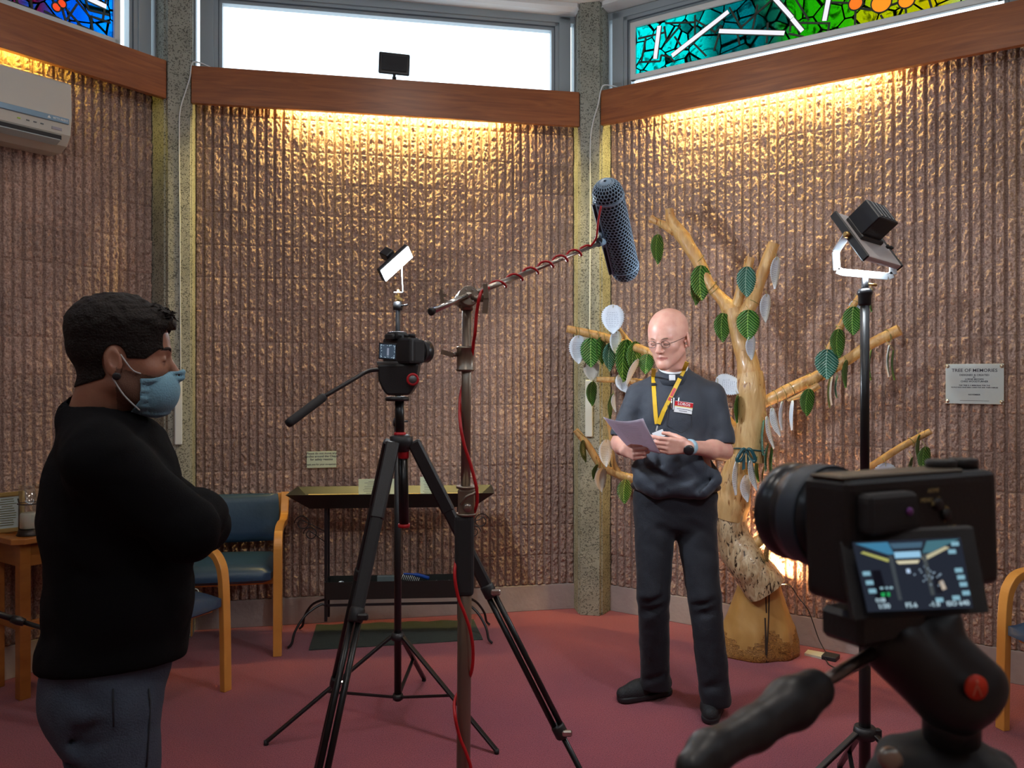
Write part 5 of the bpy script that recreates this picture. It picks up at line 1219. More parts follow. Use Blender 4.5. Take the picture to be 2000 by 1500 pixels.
# trousers and belt
S = SDF((PC.x-.30, 3.30, .04), (PC.x+.36, 4.00, 1.04), .0055)
S.ell(L_(0, -.005, .945), (.188, .125, .11), RTl, .03); S.ell(L_(0, -.02, .86), (.185, .13, .11), RTl, .03)
hl, kl, al = at(1279, 985, 3.70), at(1276, 1165, 3.62), at(1280, 1334, 3.735)
hr, kr, ar = at(1354, 985, 3.70), at(1376, 1170, 3.58), at(1396, 1350, 3.555)
for h_, k_, a_ in ((hl, kl, al), (hr, kr, ar)):
    S.cap(h_, k_, .098, .071, .02); S.cap(k_, a_, .070, .066, .02)
    a2 = a_+(a_-k_).normalized()*.03; S.cap(a_, a2, .066, .067, .01)
    kk = k_+(a_-k_)*.12; out = Vector((.05, -.05, 0))
    for i, (fz, am) in enumerate(((.0, .006), (.10, .004), (.88, .005))):
        p = k_.lerp(a_, fz); S.cap(p+Vector((-.085, -.045, -.03)), p+Vector((.075, -.082, .03)), am, am*.3, .035, True)
    for fz in (.25, .45): p = h_.lerp(k_, fz); S.cap(p+Vector((-.05, -.11, .03)), p+Vector((.09, -.09, -.03)), .005, .002, .035, True)
S.cap(L_(0, .14, .93), L_(.012, .13, .80), .004, .003, .01, True)
S.noise(.0032, 24, 2.2); S.noise(.0012, 60, 1.1)
S.halfspace((0, 0, 1.005), (0, 0, 1)); S.halfspace((0, 0, .055), (0, 0, -1))
S.build('trousers', M_TROUS, man)
MB().tube([L_(math.cos(t)*.188, math.sin(t)*.127-.005, .985) for t in np.linspace(0, 2*PI, 40, endpoint=False)], .014, 8, closed=True).build('belt', M_BLACK, man)
shoe(man, floor_at(1312, 1352), floor_at(1203, 1374), M_SHOE, M_SOLE, M_BLACKP)
shoe(man, Vector((.925, 3.725, 0)), floor_at(1386, 1419), M_SHOE, M_SOLE, M_BLACKP)
# lanyard, badge, pens, watch: snapped onto the shirt front by casting rays from the camera
bpy.context.view_layer.update()
DG = bpy.context.evaluated_depsgraph_get()
def snap(px, py, off=.004, default=3.5):
    d = ray(px, py).normalized(); hit, loc, nrm, i, ob, mt = SC.ray_cast(DG, cam.location+d*3.0, d, distance=1.1)
    return (Vector(loc)-d*off) if hit else at(px, py, default)
def ribbon(pts, w, m, name, th=.0012):
    P_ = [Vector(p) for p in pts]; mb = MB(); rg = []
    for i, p in enumerate(P_):
        t = (P_[min(i+1, len(P_)-1)]-P_[max(i-1, 0)]).normalized(); sdv = t.cross((cam.location-p).normalized()).normalized(); nn = sdv.cross(t)
        rg.append([mb.bm.verts.new(p+sdv*a*w/2+nn*b*th) for a, b in ((-1, 0), (1, 0), (1, 1), (-1, 1))])
    for a, b in zip(rg, rg[1:]):
        for i in range(4): mb.bm.faces.new((a[i], a[(i+1) % 4], b[(i+1) % 4], b[i]))
    mb.bm.faces.new(rg[0][::-1]); mb.bm.faces.new(rg[-1]); return mb.build(name, m, man)
A_ = [snap(x, y, .007) for x, y in ((1277, 720), (1276, 735), (1277, 760), (1279, 790), (1281, 815), (1283, 828))]
B_ = [snap(x, y, .007) for x, y in ((1342, 707), (1336, 722), (1325, 745), (1310, 775), (1296, 803), (1286, 828))]
ribbon(A_, .018, M_YEL, 'lanyard_strap'); ribbon(B_, .018, M_YEL, 'lanyard_strap')
for P_, i in ((A_, 1), (B_, 1)): ribbon([P_[i].lerp(P_[i+1], .55)-Vector((0, .002, 0)), P_[i].lerp(P_[i+1], .75)-Vector((0, .002, 0))], .020, M_BLACKP, 'lanyard_slider', .003)
ribbon([B_[3].lerp(B_[2], .55)-Vector((0, .003, 0)), B_[3].lerp(B_[4], .25)-Vector((0, .003, 0))], .013, M_RED, 'lanyard_print', .001)
e = snap(1284, 832, .012); ribbon([e, e+Vector((-.006, -.004, -.022))], .006, M_CHROME, 'lanyard_clip', .003)
ribbon([e+Vector((-.002, -.006, -.022)), e+Vector((.010, -.010, -.052))], .05, M_WHITEC, 'card_holder', .002)
b0 = snap(1335, 796, .006); Rb = frame(PF, (0, 0, 1), -8); Rbx = Rb @ Matrix.Rotation(PI, 3, 'Z')
bx_ = Rbx @ Vector((1, 0, 0)); bz_ = Rbx @ Vector((0, 0, 1)); bn = PF
MB().box(b0, (.078, .004, .050), Rbx, .0015).build('name_badge', mat('white badge', (.78, .80, .82), .35), man)
MB().box(b0+bz_*.014+bn*.0018, (.078, .002, .020), Rbx, .0008).build('badge_band', M_RED, man)
MB().box(b0+bz_*.002+bn*.0018, (.078, .002, .004), Rbx).build('badge_stripe', mat('pale yellow stripe', (.8, .7, .3), .4), man)
text('badge_lettering', 'LOROS', b0+bz_*.014+bn*.0032, bx_, bz_, .017, M_WHITEC, man, bold=.0003)
for i in range(2): MB().box(b0-bz_*(.008+.008*i)+bn*.0022, (.055-.02*i, .0006, .0022), Rbx).build('badge_print', M_INK, man)
for (x, y0, y1, m) in ((1312, 777, 798, M_CHROME), (1316, 777, 800, M_WHITEC), (1326, 777, 784, M_WHITEC)):
    p = snap(x, y0, .006); q = snap(x-1, y1, .006); MB().tube([p, q], .0032, 8).build('pen', m, man)
# pocket outline
pk = [snap(x, y, .0015) for x, y in ((1304, 792), (1352, 803), (1350, 835), (1330, 845), (1303, 832), (1304, 792))]
MB().tube(pk, .0011, 5).build('pocket_seam', M_BLACKP, man)
wv = (EL-WL).normalized(); wc = WL+wv*.018
MB().lathe([(.0335, -.010), (.0345, -.006), (.0345, .006), (.0335, .010)], wc, wv, 28).build('watch_strap', mat('pale blue watch strap', (.30, .46, .55), .5), man)
wn = Vector((-.35, -.90, -.25)).normalized(); MB().lathe([(.019, 0), (.022, .002), (.022, .012), (.018, .016), (0, .016)], wc+wn*.029, wn, 24).build('watch_case', M_BLACK, man)

# the sheet of paper he holds (its underside faces the camera)
def paper_m():
    m = bpy.data.materials.new('thin translucent paper'); m.use_nodes = True; nt = m.node_tree; nt.nodes.clear()
    a = nt.nodes.new('ShaderNodeBsdfDiffuse'); a.inputs[0].default_value = (.74, .71, .80, 1); t = nt.nodes.new('ShaderNodeBsdfTranslucent'); t.inputs[0].default_value = (.74, .71, .80, 1)
    x = nt.nodes.new('ShaderNodeMixShader'); x.inputs[0].default_value = .42; o = nt.nodes.new('ShaderNodeOutputMaterial')
    nt.links.new(a.outputs[0], x.inputs[1]); nt.links.new(t.outputs[0], x.inputs[2]); nt.links.new(x.outputs[0], o.inputs[0]); return m
PAPER_M = paper_m()
def sheet():
    TLp, TRp, BRp, BLp = at(1178, 814, 3.26), at(1256, 817, 3.22), at(1290, 886, 3.40), at(1226, 872, 3.46)
    mb = MB(); n = 14; vs = []
    for i in range(n+1):
        row = []
        for j in range(n+1):
            u, v = i/n, j/n; p = TLp.lerp(TRp, u).lerp(BLp.lerp(BRp, u), v)
            p = p+Vector((0, .012*math.sin(PI*u), -.010*math.sin(PI*u)*(1-v)*1.6-.004*math.sin(PI*v))); row.append(mb.bm.verts.new(p))
        vs.append(row)
    for i in range(n):
        for j in range(n): f = mb.bm.faces.new((vs[i][j], vs[i+1][j], vs[i+1][j+1], vs[i][j+1])); f.smooth = True
    def P2(u, v):
        p = TLp.lerp(TRp, u).lerp(BLp.lerp(BRp, u), v); return p+Vector((0, .012*math.sin(PI*u)-.0012, -.010*math.sin(PI*u)*(1-v)*1.6-.004*math.sin(PI*v)))
    root = thing('paper_sheet', 'curved sheet of printed paper held in both hands of the reading man', 'paper', (TLp+BRp)/2)
    o = mb.build('sheet', PAPER_M, root); md = o.modifiers.new('s', 'SOLIDIFY'); md.thickness = .0008
    mb = MB()
    for i in range(15):
        v = .12+i*.052; e = random.uniform(.72, .84) if i else .6
        pts = [P2(u, v) for u in np.linspace(.24, e, 7)]; mb.tube(pts, .0007, 4)
    mb.build('show_through_print', mat('faint grey print', (.22, .20, .26), .6), root)
sheet()

# ---- the man in the mask
MY = 1.76; MF = Vector((math.cos(math.radians(28)), math.sin(math.radians(28)), 0)); MR = Vector((MF.y, -MF.x, 0))
MC = Vector(((214-1000)/FPX*MY, MY, 0))
guy = thing('person', 'person in a black sweatshirt, jeans and blue face mask standing with folded arms', 'person', MC)
H2 = at(241, 699, 1.73); R2 = frame((math.cos(math.radians(20)), math.sin(math.radians(20)), -.03)); S2 = .97; R2l = [list(r) for r in R2]
def G(x, f, z): return MC+MR*x+MF*f+UP*z       # x towards his right (our side)
RG = frame(MF); RGl = [list(r) for r in RG]
S = SDF((H2.x-.30, H2.y-.26, 1.20), (H2.x+.22, H2.y+.26, 1.72), .0025)
gw = add_head(S, H2, R2, S2, neck_to=G(0, -.028, 1.38), neck_r=(.056, .064))
S.cap(G(-.12, .0, 1.33), G(.12, .0, 1.33), .050, .050, .04)
HEADD = S.D.copy(); AXS = S.ax; LOS = S.lo
def gm(c):
    q = (c-np.array(H2)) @ np.array(R2)/S2; o = np.zeros(len(c))
    beard = (q[:, 2] < -.028-.25*(q[:, 1]-.02)) & (q[:, 1] > -.006) & (q[:, 2] > -.14) & (np.abs(q[:, 0]) > .02); o[beard] = 1
    return o
S.build('body', [M_SKIN2, mat('stubbled cheek', (.17, .085, .055), .7, bump=.4, bscale=500)], guy, gm, 1)
x, y, z = S.local(H2, R2l); x /= S2; y /= S2; z /= S2
# hair: short back and sides, longer top with a quiff
def nz(fr, sd): return np.sin(x*fr+2*np.sin(z*fr*.6+sd))*np.sin(y*fr*1.1+1.5*np.sin(x*fr*.8+sd))*np.sin(z*fr*.9+1.2*np.sin(y*fr*.7))
H_ = SDF(S.lo, S.lo+1e-3, .0025); H_.ax = AXS; H_.lo = LOS
topw = np.clip((z-.035)/.05, 0, 1); thick = .0035+.012*topw+.012*np.clip((y-.05)/.04, 0, 1)*np.clip((z-.05)/.03, 0, 1)
D = HEADD-thick*S2+.0022*nz(130, .3)*(.3+topw)+.003*nz(60, 1.)*topw
lim1 = (.058+.42*np.clip(-(y-.03), -.2, .06)) # hairline at the front/temples
front = np.where(np.abs(x) > .045, .020, .066)-np.clip((.075-y)/.12, 0, 1)*.10
low = np.where(y > -.018, np.maximum(front-0.0, -.002), -.022+(-(y+.018))*-.45-.0)
low = np.where(y < -.03, -.045-.35*(-y-.03), low); low = np.where((y >= -.03) & (y <= -.018), -.045+(y+.03)/.012*.04, low)
D = np.maximum(D, (low-z)*.7)
D = np.maximum(D, (y-.105)*.8)
earz = np.sqrt(((y+.010)/.024)**2+((z+.010)/.036)**2)-1; D = np.where(np.abs(x) > .055, np.maximum(D, -earz*.02), D)
H_.D = D.astype(np.float32)
H_.build('hair', mat('dark brown hair', (.010, .006, .0045), .65, bump=.6, bscale=220, spec=.25), guy, smooth_it=1)
# quiff tufts
mb = MB()
rr_ = random.Random(3)
for i in range(150):
    a = rr_.uniform(-.045, .045); b = rr_.uniform(.035, .085); c = .118-.45*max(0, b-.04)-abs(a)*.25
    p = Vector((a, b, c)); q = p+Vector((rr_.uniform(-.006, .006), rr_.uniform(.006, .018), rr_.uniform(.000, .010))); r = q+Vector((rr_.uniform(-.006, .006), rr_.uniform(.0, .010), rr_.uniform(-.008, .004)))
    mb.tube([gw(*p), gw(*q), gw(*r)], [.0028, .0022, .0006], 5)
mb.build('hair_tufts', mat('dark brown hair', (.020, .012, .009), .5), guy)
MB().tube(bez([gw(.012, .0955, .0165), gw(.030, .0925, .0235), gw(.050, .0765, .018)], 5), [.0022]*3+[.0034]*5+[.0018]*3, 6).build('eyebrow', mat('dark brow', (.02, .012, .01), .8), guy)
# surgical mask hugging the lower face
D = HEADD-.0075*S2+.0016*np.sin(z*330+x*40)*np.clip((y-.03)/.03, 0, 1)+.0012*nz(90, 2.)
Dn = np.sqrt(x**2+(y-.085)**2+(z+.075)**2)-.052         # tented over nose and chin
D = np.minimum(D, np.sqrt((x/1.25)**2+(y-.070)**2+((z+.070)/1.2)**2)-.048)
top_ = -.022+.10*(y-.09)-.12*np.abs(x)/.05*.06; D = np.maximum(D, z-(-.020-.35*np.abs(x))); D = np.maximum(D, -.142+.35*np.clip(.09-y, 0, .1)-z)
D = np.maximum(D, (.040+.25*np.clip(-z-.09, 0, .05)*-3)-y)
D = np.maximum(D, -(HEADD-.0035*S2))
M_ = SDF(S.lo, S.lo+1e-3, .0025); M_.ax = AXS; M_.lo = LOS; M_.D = D.astype(np.float32)
msk = M_.build('face_mask', mat('pale blue mask fabric', (.20, .42, .55), .7, bump=.3, bscale=250), guy)
for pts in (((.058, .045, -.034), (.070, .025, -.026), (.079, .002, .006)), ((.052, .040, -.112), (.066, .010, -.080), (.075, -.012, -.044))):
    MB().tube(bez([gw(*p) for p in pts], 6), .0017, 6).build('ear_loop', M_PLASTW, guy)
MB().lathe([(.008, 0), (.008, .006), (.005, .007), (0, .007)], gw(.080, -.004, -.040), R2 @ Vector((1, .1, 0)), 18).build('ear_plug', M_BLACK, guy)
# sweatshirt
M_SWEAT = mat('black sweatshirt', (.0032, .0032, .0042), .95, bump=.2, bscale=300, spec=.15)
S = SDF((MC.x-.30, MC.y-.34, .80), (MC.x+.42, MC.y+.42, 1.50), .006)
S.ell(G(0, .01, 1.24), (.185, .135, .19), RGl, .03); S.ell(G(0, .022, 1.02), (.175, .150, .20), RGl, .05); S.ell(G(0, .006, .90), (.168, .150, .10), RGl, .03)
S.ell(G(0, -.035, 1.18), (.15, .095, .17), RGl, .04)
for g in (1, -1):
    S.cap(G(g*.03, -.040, 1.400), G(g*.165, -.02, 1.335), .052, .062, .05)
shR = G(.175, -.015, 1.325); elR = at(365, 1035, 1.66); haR = at(395, 1010, 1.98)
shL = G(-.175, -.015, 1.325); elL = at(396, 1030, 2.02); haL = at(372, 1040, 1.72)
S.cap(shR, elR, .070, .062, .04); S.cap(elR, at(392, 1000, 1.86), .060, .048, .03)
S.cap(shL, elL, .068, .058, .04); S.cap(elL, at(372, 1045, 1.80), .056, .048, .03)
S.ell(at(385, 1010, 1.80), (.055, .09, .060), None, .03)
for (a, b, r_) in ((at(385, 945, 1.60), at(300, 1010, 1.55), .006), (at(345, 990, 1.56), at(260, 1040, 1.55), .007), (at(330, 1110, 1.6), at(240, 1140, 1.55), .008), (at(300, 860, 1.58), at(330, 960, 1.56), .005), (at(230, 1180, 1.58), at(150, 1120, 1.6), .006), (at(300, 1200, 1.6), at(340, 1150, 1.62), .008)):
    S.cap(a, b, r_, r_*.5, .03, True)
S.noise(.004, 22, .7); S.noise(.0015, 60, 2.)
S.cap(gw(0, -.035, -.09), G(0, -.028, 1.40), .0585, .0655, .004, True)
hn = -(UP-MR*.16).normalized(); S.halfspace((MC.x, MC.y, .872), hn, .006)
S.build('sweatshirt', M_SWEAT, guy)
nd = (Vector(gw(0, -.03, -.055))-G(0, -.028, 1.38)).normalized(); 
ctr = G(0, -.028, 1.38)+nd*.040; u_ = MR; v_ = nd.cross(u_).normalized()
MB().tube([ctr+u_*math.cos(t)*.068+v_*math.sin(t)*.068-nd*.012*math.sin(t)*-1 for t in np.linspace(0, 2*PI, 36, endpoint=False)], .006, 8, closed=True).build('neck_rib', M_SWEAT, guy)
MB().tube([G(math.cos(t)*.158, .005+math.sin(t)*.132, .880+math.cos(t)*.158*.16) for t in np.linspace(0, 2*PI, 44, endpoint=False)], .007, 8, closed=True).build('waist_rib', M_SWEAT, guy)
# hands tucked under the folded arms
S = SDF((.0-1.2, 1.4, .9), (-.3, 2.3, 1.4), .004)
S.cap(at(390, 1010, 1.84), at(395, 1015, 1.95), .030, .026, .01)
add_hand(S, at(395, 1015, 1.95), (.05, .9, .0), (-.9, .05, .2), 1, ((.4, .5, .3),)*4, .95)
S.build('hand', M_SKIN2, guy)
# jeans
M_JEAN = mat('faded grey blue denim', (.07, .095, .14), .85, col2=(.04, .055, .085), vscale=5, bump=.35, bscale=260)
S = SDF((MC.x-.26, MC.y-.26, .03), (MC.x+.26, MC.y+.26, .96), .006)
S.ell(G(0, -.002, .88), (.155, .128, .12), RGl, .03); S.ell(G(0, -.026, .80), (.148, .108, .11), RGl, .04)
for g in (-1, 1):
    h_ = G(g*.080, .0, .80); k_ = G(g*.095, .025, .46); a_ = G(g*.10, -.02, .09)
    S.cap(h_, k_, .098, .068, .03); S.cap(k_, a_, .064, .052, .02)
    for fz in (.05, .2, .45, .7): p = h_.lerp(k_, fz); S.cap(p-MF*.10+MR*(-.04), p-MF*.05+MR*.10-UP*.03, .006, .003, .02, True)
for (a, b) in ((at(150, 1440, 1.60), at(300, 1370, 1.58)), (at(160, 1465, 1.60), at(290, 1420, 1.58)), (at(120, 1350, 1.6), at(240, 1400, 1.58))): S.cap(a, b, .007, .004, .03, True)
S.noise(.003, 24, 3.); S.noise(.0012, 66, 1.)
S.halfspace((0, 0, .05), (0, 0, -1))
S.build('jeans', M_JEAN, guy)
bpy.context.view_layer.update(); DG = bpy.context.evaluated_depsgraph_get()
def snap2(px, py, off=.002):
    d = ray(px, py).normalized(); hit, loc, nrm, i, ob, mt = SC.ray_cast(DG, cam.location+d*1.2, d, distance=1.2)
    return (Vector(loc)-d*off) if hit else at(px, py, 1.6)
M_STI = mat('dark seam thread', (.02, .025, .035), .8)
MB().tube([snap2(x_, y_) for x_, y_ in ((291, 1345), (293, 1370), (292, 1410), (289, 1460), (286, 1498))], .0022, 5).build('side_seam', M_STI, guy)
MB().tube([snap2(x_, y_) for x_, y_ in ((221, 1345), (221, 1375), (222, 1420))], .0018, 5).build('pocket_seam', M_STI, guy)
for g in (-1, 1): h0 = G(g*.10, -.08, 0); shoe(guy, h0, h0+MF*.275, mat('grey trainer', (.08, .08, .09), .7), M_PLASTW, M_PLASTW, h=.006)
# ------------------------------------------------------------------ film gear
M_CARBON = mat('glossy black tube', (.010, .010, .011), .30, spec=.45)
M_GREYM = mat('grey painted metal', (.16, .17, .18), .4, .4)
M_CST = mat('warm nickel steel', (.30, .25, .20), .34, .85)
def leg_clamp(a, b, t, r, root, name='leg_lock', silver=True):
    p = Vector(a).lerp(Vector(b), t); d = (Vector(b)-Vector(a)).normalized()
    o = MB().lathe([(r, -.02), (r*1.15, -.015), (r*1.15, .015), (r, .02)], p, d, 16).build(name, M_BLACKP, root)
    MB().box(p+Vector((r*1.1, -r*.9, 0)), (.03, .014, .018), None, .004).build('latch', M_CHROME if silver else M_BLACKP, o)
# ---- tripod with the mirrorless camera
TY = 2.40
tri = thing('camera_tripod', 'black video tripod with a red-ringed head, pan handle and silver latches in the centre', 'tripod', (at(785, 900, TY).x, TY, 0))
ap = at(784, 862, TY)
MB().tube([at(780, 778, TY), at(781, 850, TY)], .0135, 16).build('centre_column', M_CARBON, tri)
MB().tube([at(787, 890, TY), at(789, 1022, TY)], .0145, 16).build('lower_column', M_CARBON, tri)
MB().lathe([(.016, -.006), (.018, 0), (.016, .006)], at(781, 848, TY), n=20).build('red_ring', M_RED, tri)
MB().lathe([(.017, -.004), (.018, 0), (.017, .006)], at(789, 1027, TY), n=20).build('red_ring', M_RED, tri)
MB().lathe([(.012, -.022), (.0165, -.018), (.0165, .022), (.012, .024)], at(788, 882, TY), n=20).build('red_bushing', M_RED, tri)
MB().lathe([(.0, -.03), (.022, -.03), (.034, -.008), (.034, .014), (.02, .02), (0, .02)], ap, n=24).build('spider', M_BLACKP, tri)
tops = [ap+Vector((-.035, .012, 0)), ap+Vector((.035, .0, 0)), ap+Vector((-.02, -.03, 0))]
feet = [Vector((-.728, 2.99, 0)), Vector((.365, 2.41, 0)), Vector((-.545, 1.76, 0))]
for i, (a, b) in enumerate(zip(tops, feet)):
    p1 = a.lerp(b, .16); p2 = a.lerp(b, .34); p3 = a.lerp(b, .66)
    d = (b-a).normalized(); leg = MB()
    MB().bar(a, p1, .038, .030, up=(0, 1, 0), bevel=.005).build('leg_shoulder', M_BLACKP, tri)
    sd = d.cross(Vector((0, 1, 0))).normalized()
    l1 = MB().bar(a.lerp(b, .10), p2, .034, .026, up=(0, 1, 0), bevel=.006).build('leg', M_RUBBER if i != 1 else M_BLACKP, tri)
    for q_ in (-1, 1): leg.tube([p2+sd*q_*.010, p3+sd*q_*.010], .0085, 10)
    leg.build('leg_tube', M_CARBON, tri)
    MB().tube([p3, b+UP*.01], .0085, 10).build('leg_tube', M_CARBON, tri)
    MB().lathe([(.012, 0), (.014, .02), (.009, .035)], b, n=12).build('rubber_foot', M_RUBBER, tri)
    leg_clamp(a, b, .34, .018, tri, silver=i != 2); leg_clamp(a, b, .66, .018, tri)
MB().prism([at(x, y, TY-.045) for x, y in ((757, 866), (771, 862), (771, 872), (764, 896), (753, 895))], (0, .006, 0)).build('badge_plate', mat('silver blue plate', (.30, .36, .40), .25, .6), tri)
# fluid head
mb = MB().prism([at(x, y, TY-.03) for x, y in ((737, 712), (818, 710), (815, 728), (812, 752), (803, 766), (798, 772), (755, 772), (746, 760), (738, 742))], (0, .065, 0))
mb.build('fluid_head', M_BLACKP, tri, bevel=.006)
MB().lathe([(.034, 0), (.036, .006), (.034, .012), (.0, .012)], at(776, 783, TY), n=28).build('head_base', M_BLACKP, tri)
MB().prism([at(x, y, TY-.02) for x, y in ((735, 706), (822, 706), (820, 713), (737, 714))], (0, .05, 0)).build('quick_plate', M_GREYM, tri, bevel=.002)
kc = at(806, 741, TY-.032); MB().lathe([(.018, 0), (.0185, .010), (.015, .013), (.012, .011)], kc, (.15, -1, 0), 28).build('red_knob_ring', M_RED, tri)
MB().lathe([(.0125, 0), (.0115, .012), (0, .012)], kc, (.15, -1, 0), 24).build('knob_centre', M_GREYM, tri)
hp = [at(748, 722, TY-.02), at(728, 723, TY-.03), at(712, 728, TY-.05), at(690, 741, TY-.08), at(632, 775, TY-.15)]
MB().tube(bez(hp, 6), .0062, 10).build('pan_handle', M_BLACK, tri)
a, b = at(634, 774, TY-.15), at(562, 828, TY-.24)
MB().lathe([(.0, 0), (.011, .002), (.0125, .01), (.0125, (b-a).length-.01), (.011, (b-a).length), (0, (b-a).length)], a, (b-a), 16).build('handle_grip', M_RUBBER, tri)
# mirrorless camera
CF_ = Vector((.66, .75, .0)).normalized(); CR_ = CF_.cross(UP); CC = at(783, 684, TY); RC = Matrix((CR_, CF_, UP)).transposed()
cam1 = thing('camera', 'black mirrorless camera on the centre tripod with its screen flipped out', 'camera', at(783, 708, TY))
def cq(x, y, z): return CC+RC @ Vector((x, y, z))
MB().box(cq(.0, 0, -.002), (.122, .040, .076), RC, .008, 2).build('body', M_BLACKP, cam1)
MB().box(cq(.052, .016, -.004), (.022, .045, .070), RC, .008, 2).build('hand_grip', M_RUBBER, cam1)
MB().box(cq(-.012, -.004, .043), (.044, .046, .024), RC, .007, 2).box(cq(-.012, -.032, .038), (.034, .016, .020), RC, .004).build('viewfinder_hump', M_BLACKP, cam1)
for x_ in (.028, .050): MB().lathe([(.010, 0), (.010, .010), (.009, .011), (0, .011)], cq(x_, 0, .035), UP, 18).build('dial', M_BLACKP, cam1)
MB().lathe([(.030, 0), (.030, .012), (.033, .02), (.0335, .06), (.030, .062), (.032, .066), (.034, .088), (.030, .090), (.027, .082), (0, .080)], cq(-.004, .018, -.002), CF_, 36).build('lens', M_BLACK, cam1)
MB().lathe([(.0345, 0), (.0345, .010), (.0335, .010)], cq(-.004, .075, -.002), CF_, 36).build('focus_ring', M_RUBBER, cam1)
# flip-out screen, with the small live picture
sc0, sc1, sc2, sc3 = at(740, 669, TY-.055), at(775, 671, TY-.065), at(774, 704, TY-.062), at(739, 701, TY-.052)
MB().prism([sc0, sc1, sc2, sc3], (0, .006, 0)).build('screen_back', M_BLACKP, cam1, bevel=.001)
def quad(q4, u, v, off): return (q4[0].lerp(q4[1], u)).lerp(q4[3].lerp(q4[2], u), v)+Vector((0, -off, 0))
def patch(q4, u0, v0, u1, v1, off, m, name, root):
    return MB().prism([quad(q4, u0, v0, off), quad(q4, u1, v0, off), quad(q4, u1, v1, off), quad(q4, u0, v1, off)], (0, .0002, 0)).build(name, m, root)
q4 = [sc0, sc1, sc2, sc3]
patch(q4, .06, .08, .94, .92, .0008, emis('small screen glow', (.05, .07, .10), 1.0), 'screen', cam1)
mb = MB()
rr_ = random.Random(5)
for i in range(40):
    e_ = i % 4; u = rr_.uniform(.1, .88); v = rr_.uniform(.12, .86)
    if e_ == 0: v = rr_.uniform(.1, .17)
    if e_ == 1: v = rr_.uniform(.8, .88)
    if e_ == 2: u = rr_.uniform(.1, .16)
    if e_ == 3: u = rr_.uniform(.84, .9)
    mb.prism([quad(q4, u, v, .0014), quad(q4, u+.035, v, .0014), quad(q4, u+.035, v+.03, .0014), quad(q4, u, v+.03, .0014)], (0, .0002, 0))
mb.build('screen_icons', emis('screen icons', (.45, .6, .7), 1.0), cam1)
patch(q4, .47, .3, .58, .75, .0012, emis('screen figure', (.22, .25, .32), 1.), 'screen_figure', cam1)
# ---- small bright panel on its stand behind
LY = 3.48; lx = at(777, 728, LY).x
st = thing('light_stand', 'slim black light stand behind the centre tripod, holding the bright little lamp', 'light stand', (lx, LY, 0))
MB().tube([(lx, LY, .10), (lx, LY, 1.30)], .0155, 14).build('lower_tube', M_CARBON, st)
MB().tube([(lx, LY, 1.28), (lx, LY, 1.56)], .013, 14).build('middle_tube', M_CARBON, st)
MB().tube([(lx, LY, 1.54), (lx, LY, 1.80)], .0105, 14).build('upper_tube', M_CARBON, st)
for z in (1.29, 1.55, 1.785): MB().lathe([(.020, -.018), (.021, 0), (.017, .018)], (lx, LY, z), n=16).build('collar', M_BLACKP, st)
for z in (1.29, 1.785): MB().tube([(lx+.015, LY-.01, z), (lx+.045, LY-.02, z+.004)], .004, 8).build('wing_knob', M_BLACKP, st)
MB().lathe([(.027, -.015), (.030, 0), (.024, .015)], (lx, LY, .375), n=18).build('leg_hub', M_BLACKP, st)
MB().lathe([(.022, -.012), (.025, 0), (.020, .012)], (lx, LY, .117), n=18).build('brace_hub', M_BLACKP, st)
for (fx, fy) in ((520, 1455), (970, 1472), (828, 1330)):
    f = floor_at(fx, fy); d = Vector((f.x-lx, f.y-LY, 0)); t = Vector((lx, LY, .375))+d.normalized()*.03
    MB().bar(t, f+UP*.012, .020, .012, up=(0, 0, 1), bevel=.002).build('leg', M_CARBON, st)
    MB().lathe([(.010, 0), (.010, .018)], f, n=10).build('rubber_foot', M_RUBBER, st)
    m_ = t.lerp(f, .52); MB().bar(Vector((lx, LY, .117))+d.normalized()*.02, m_, .014, .008, up=(0, 0, 1)).build('brace', M_CARBON, st)
pn = Vector((.74, -.56, -.38)).normalized(); e1 = Vector((.62, .34, .62)); e1 = (e1-pn*e1.dot(pn)).normalized(); e2 = pn.cross(e1); pc = at(775, 515, LY)
RP = Matrix((e1, e2, pn)).transposed()
lamp = thing('led_lamp', 'small LED panel glowing white on the stand behind the centre tripod', 'light', pc)
MB().box(pc-pn*.012, (.176, .070, .022), RP, .004).build('housing', M_BLACK, lamp)
MB().box(pc+pn*.001, (.166, .060, .004), RP).build('lit_face', emis('led white', (.80, .92, 1.0), 85), lamp)
MB().box(at(757, 497, LY+.03), (.045, .04, .05), RP, .003).build('battery', M_BLACK, lamp)
MB().tube([at(778, 588, LY), at(778, 566, LY)], .007, 10).build('spigot', M_BRASS, lamp)
MB().bar(at(772, 578, LY-.01), at(786, 586, LY-.01), .010, .010).build('brass_clamp', M_BRASS, lamp)
MB().bar(at(787, 570, LY-.01), at(785, 520, LY-.03), .016, .004, up=(1, 0, 0)).bar(at(786, 571, LY-.01), at(770, 571, LY), .016, .004, up=(0, 0, 1)).build('bracket', M_PLASTW, lamp)
area_light('small_panel_beam', pc+pn*.012, pc+Vector((1.20, .12, -.42)), .16, .085, 26, (.80, .90, 1.0))

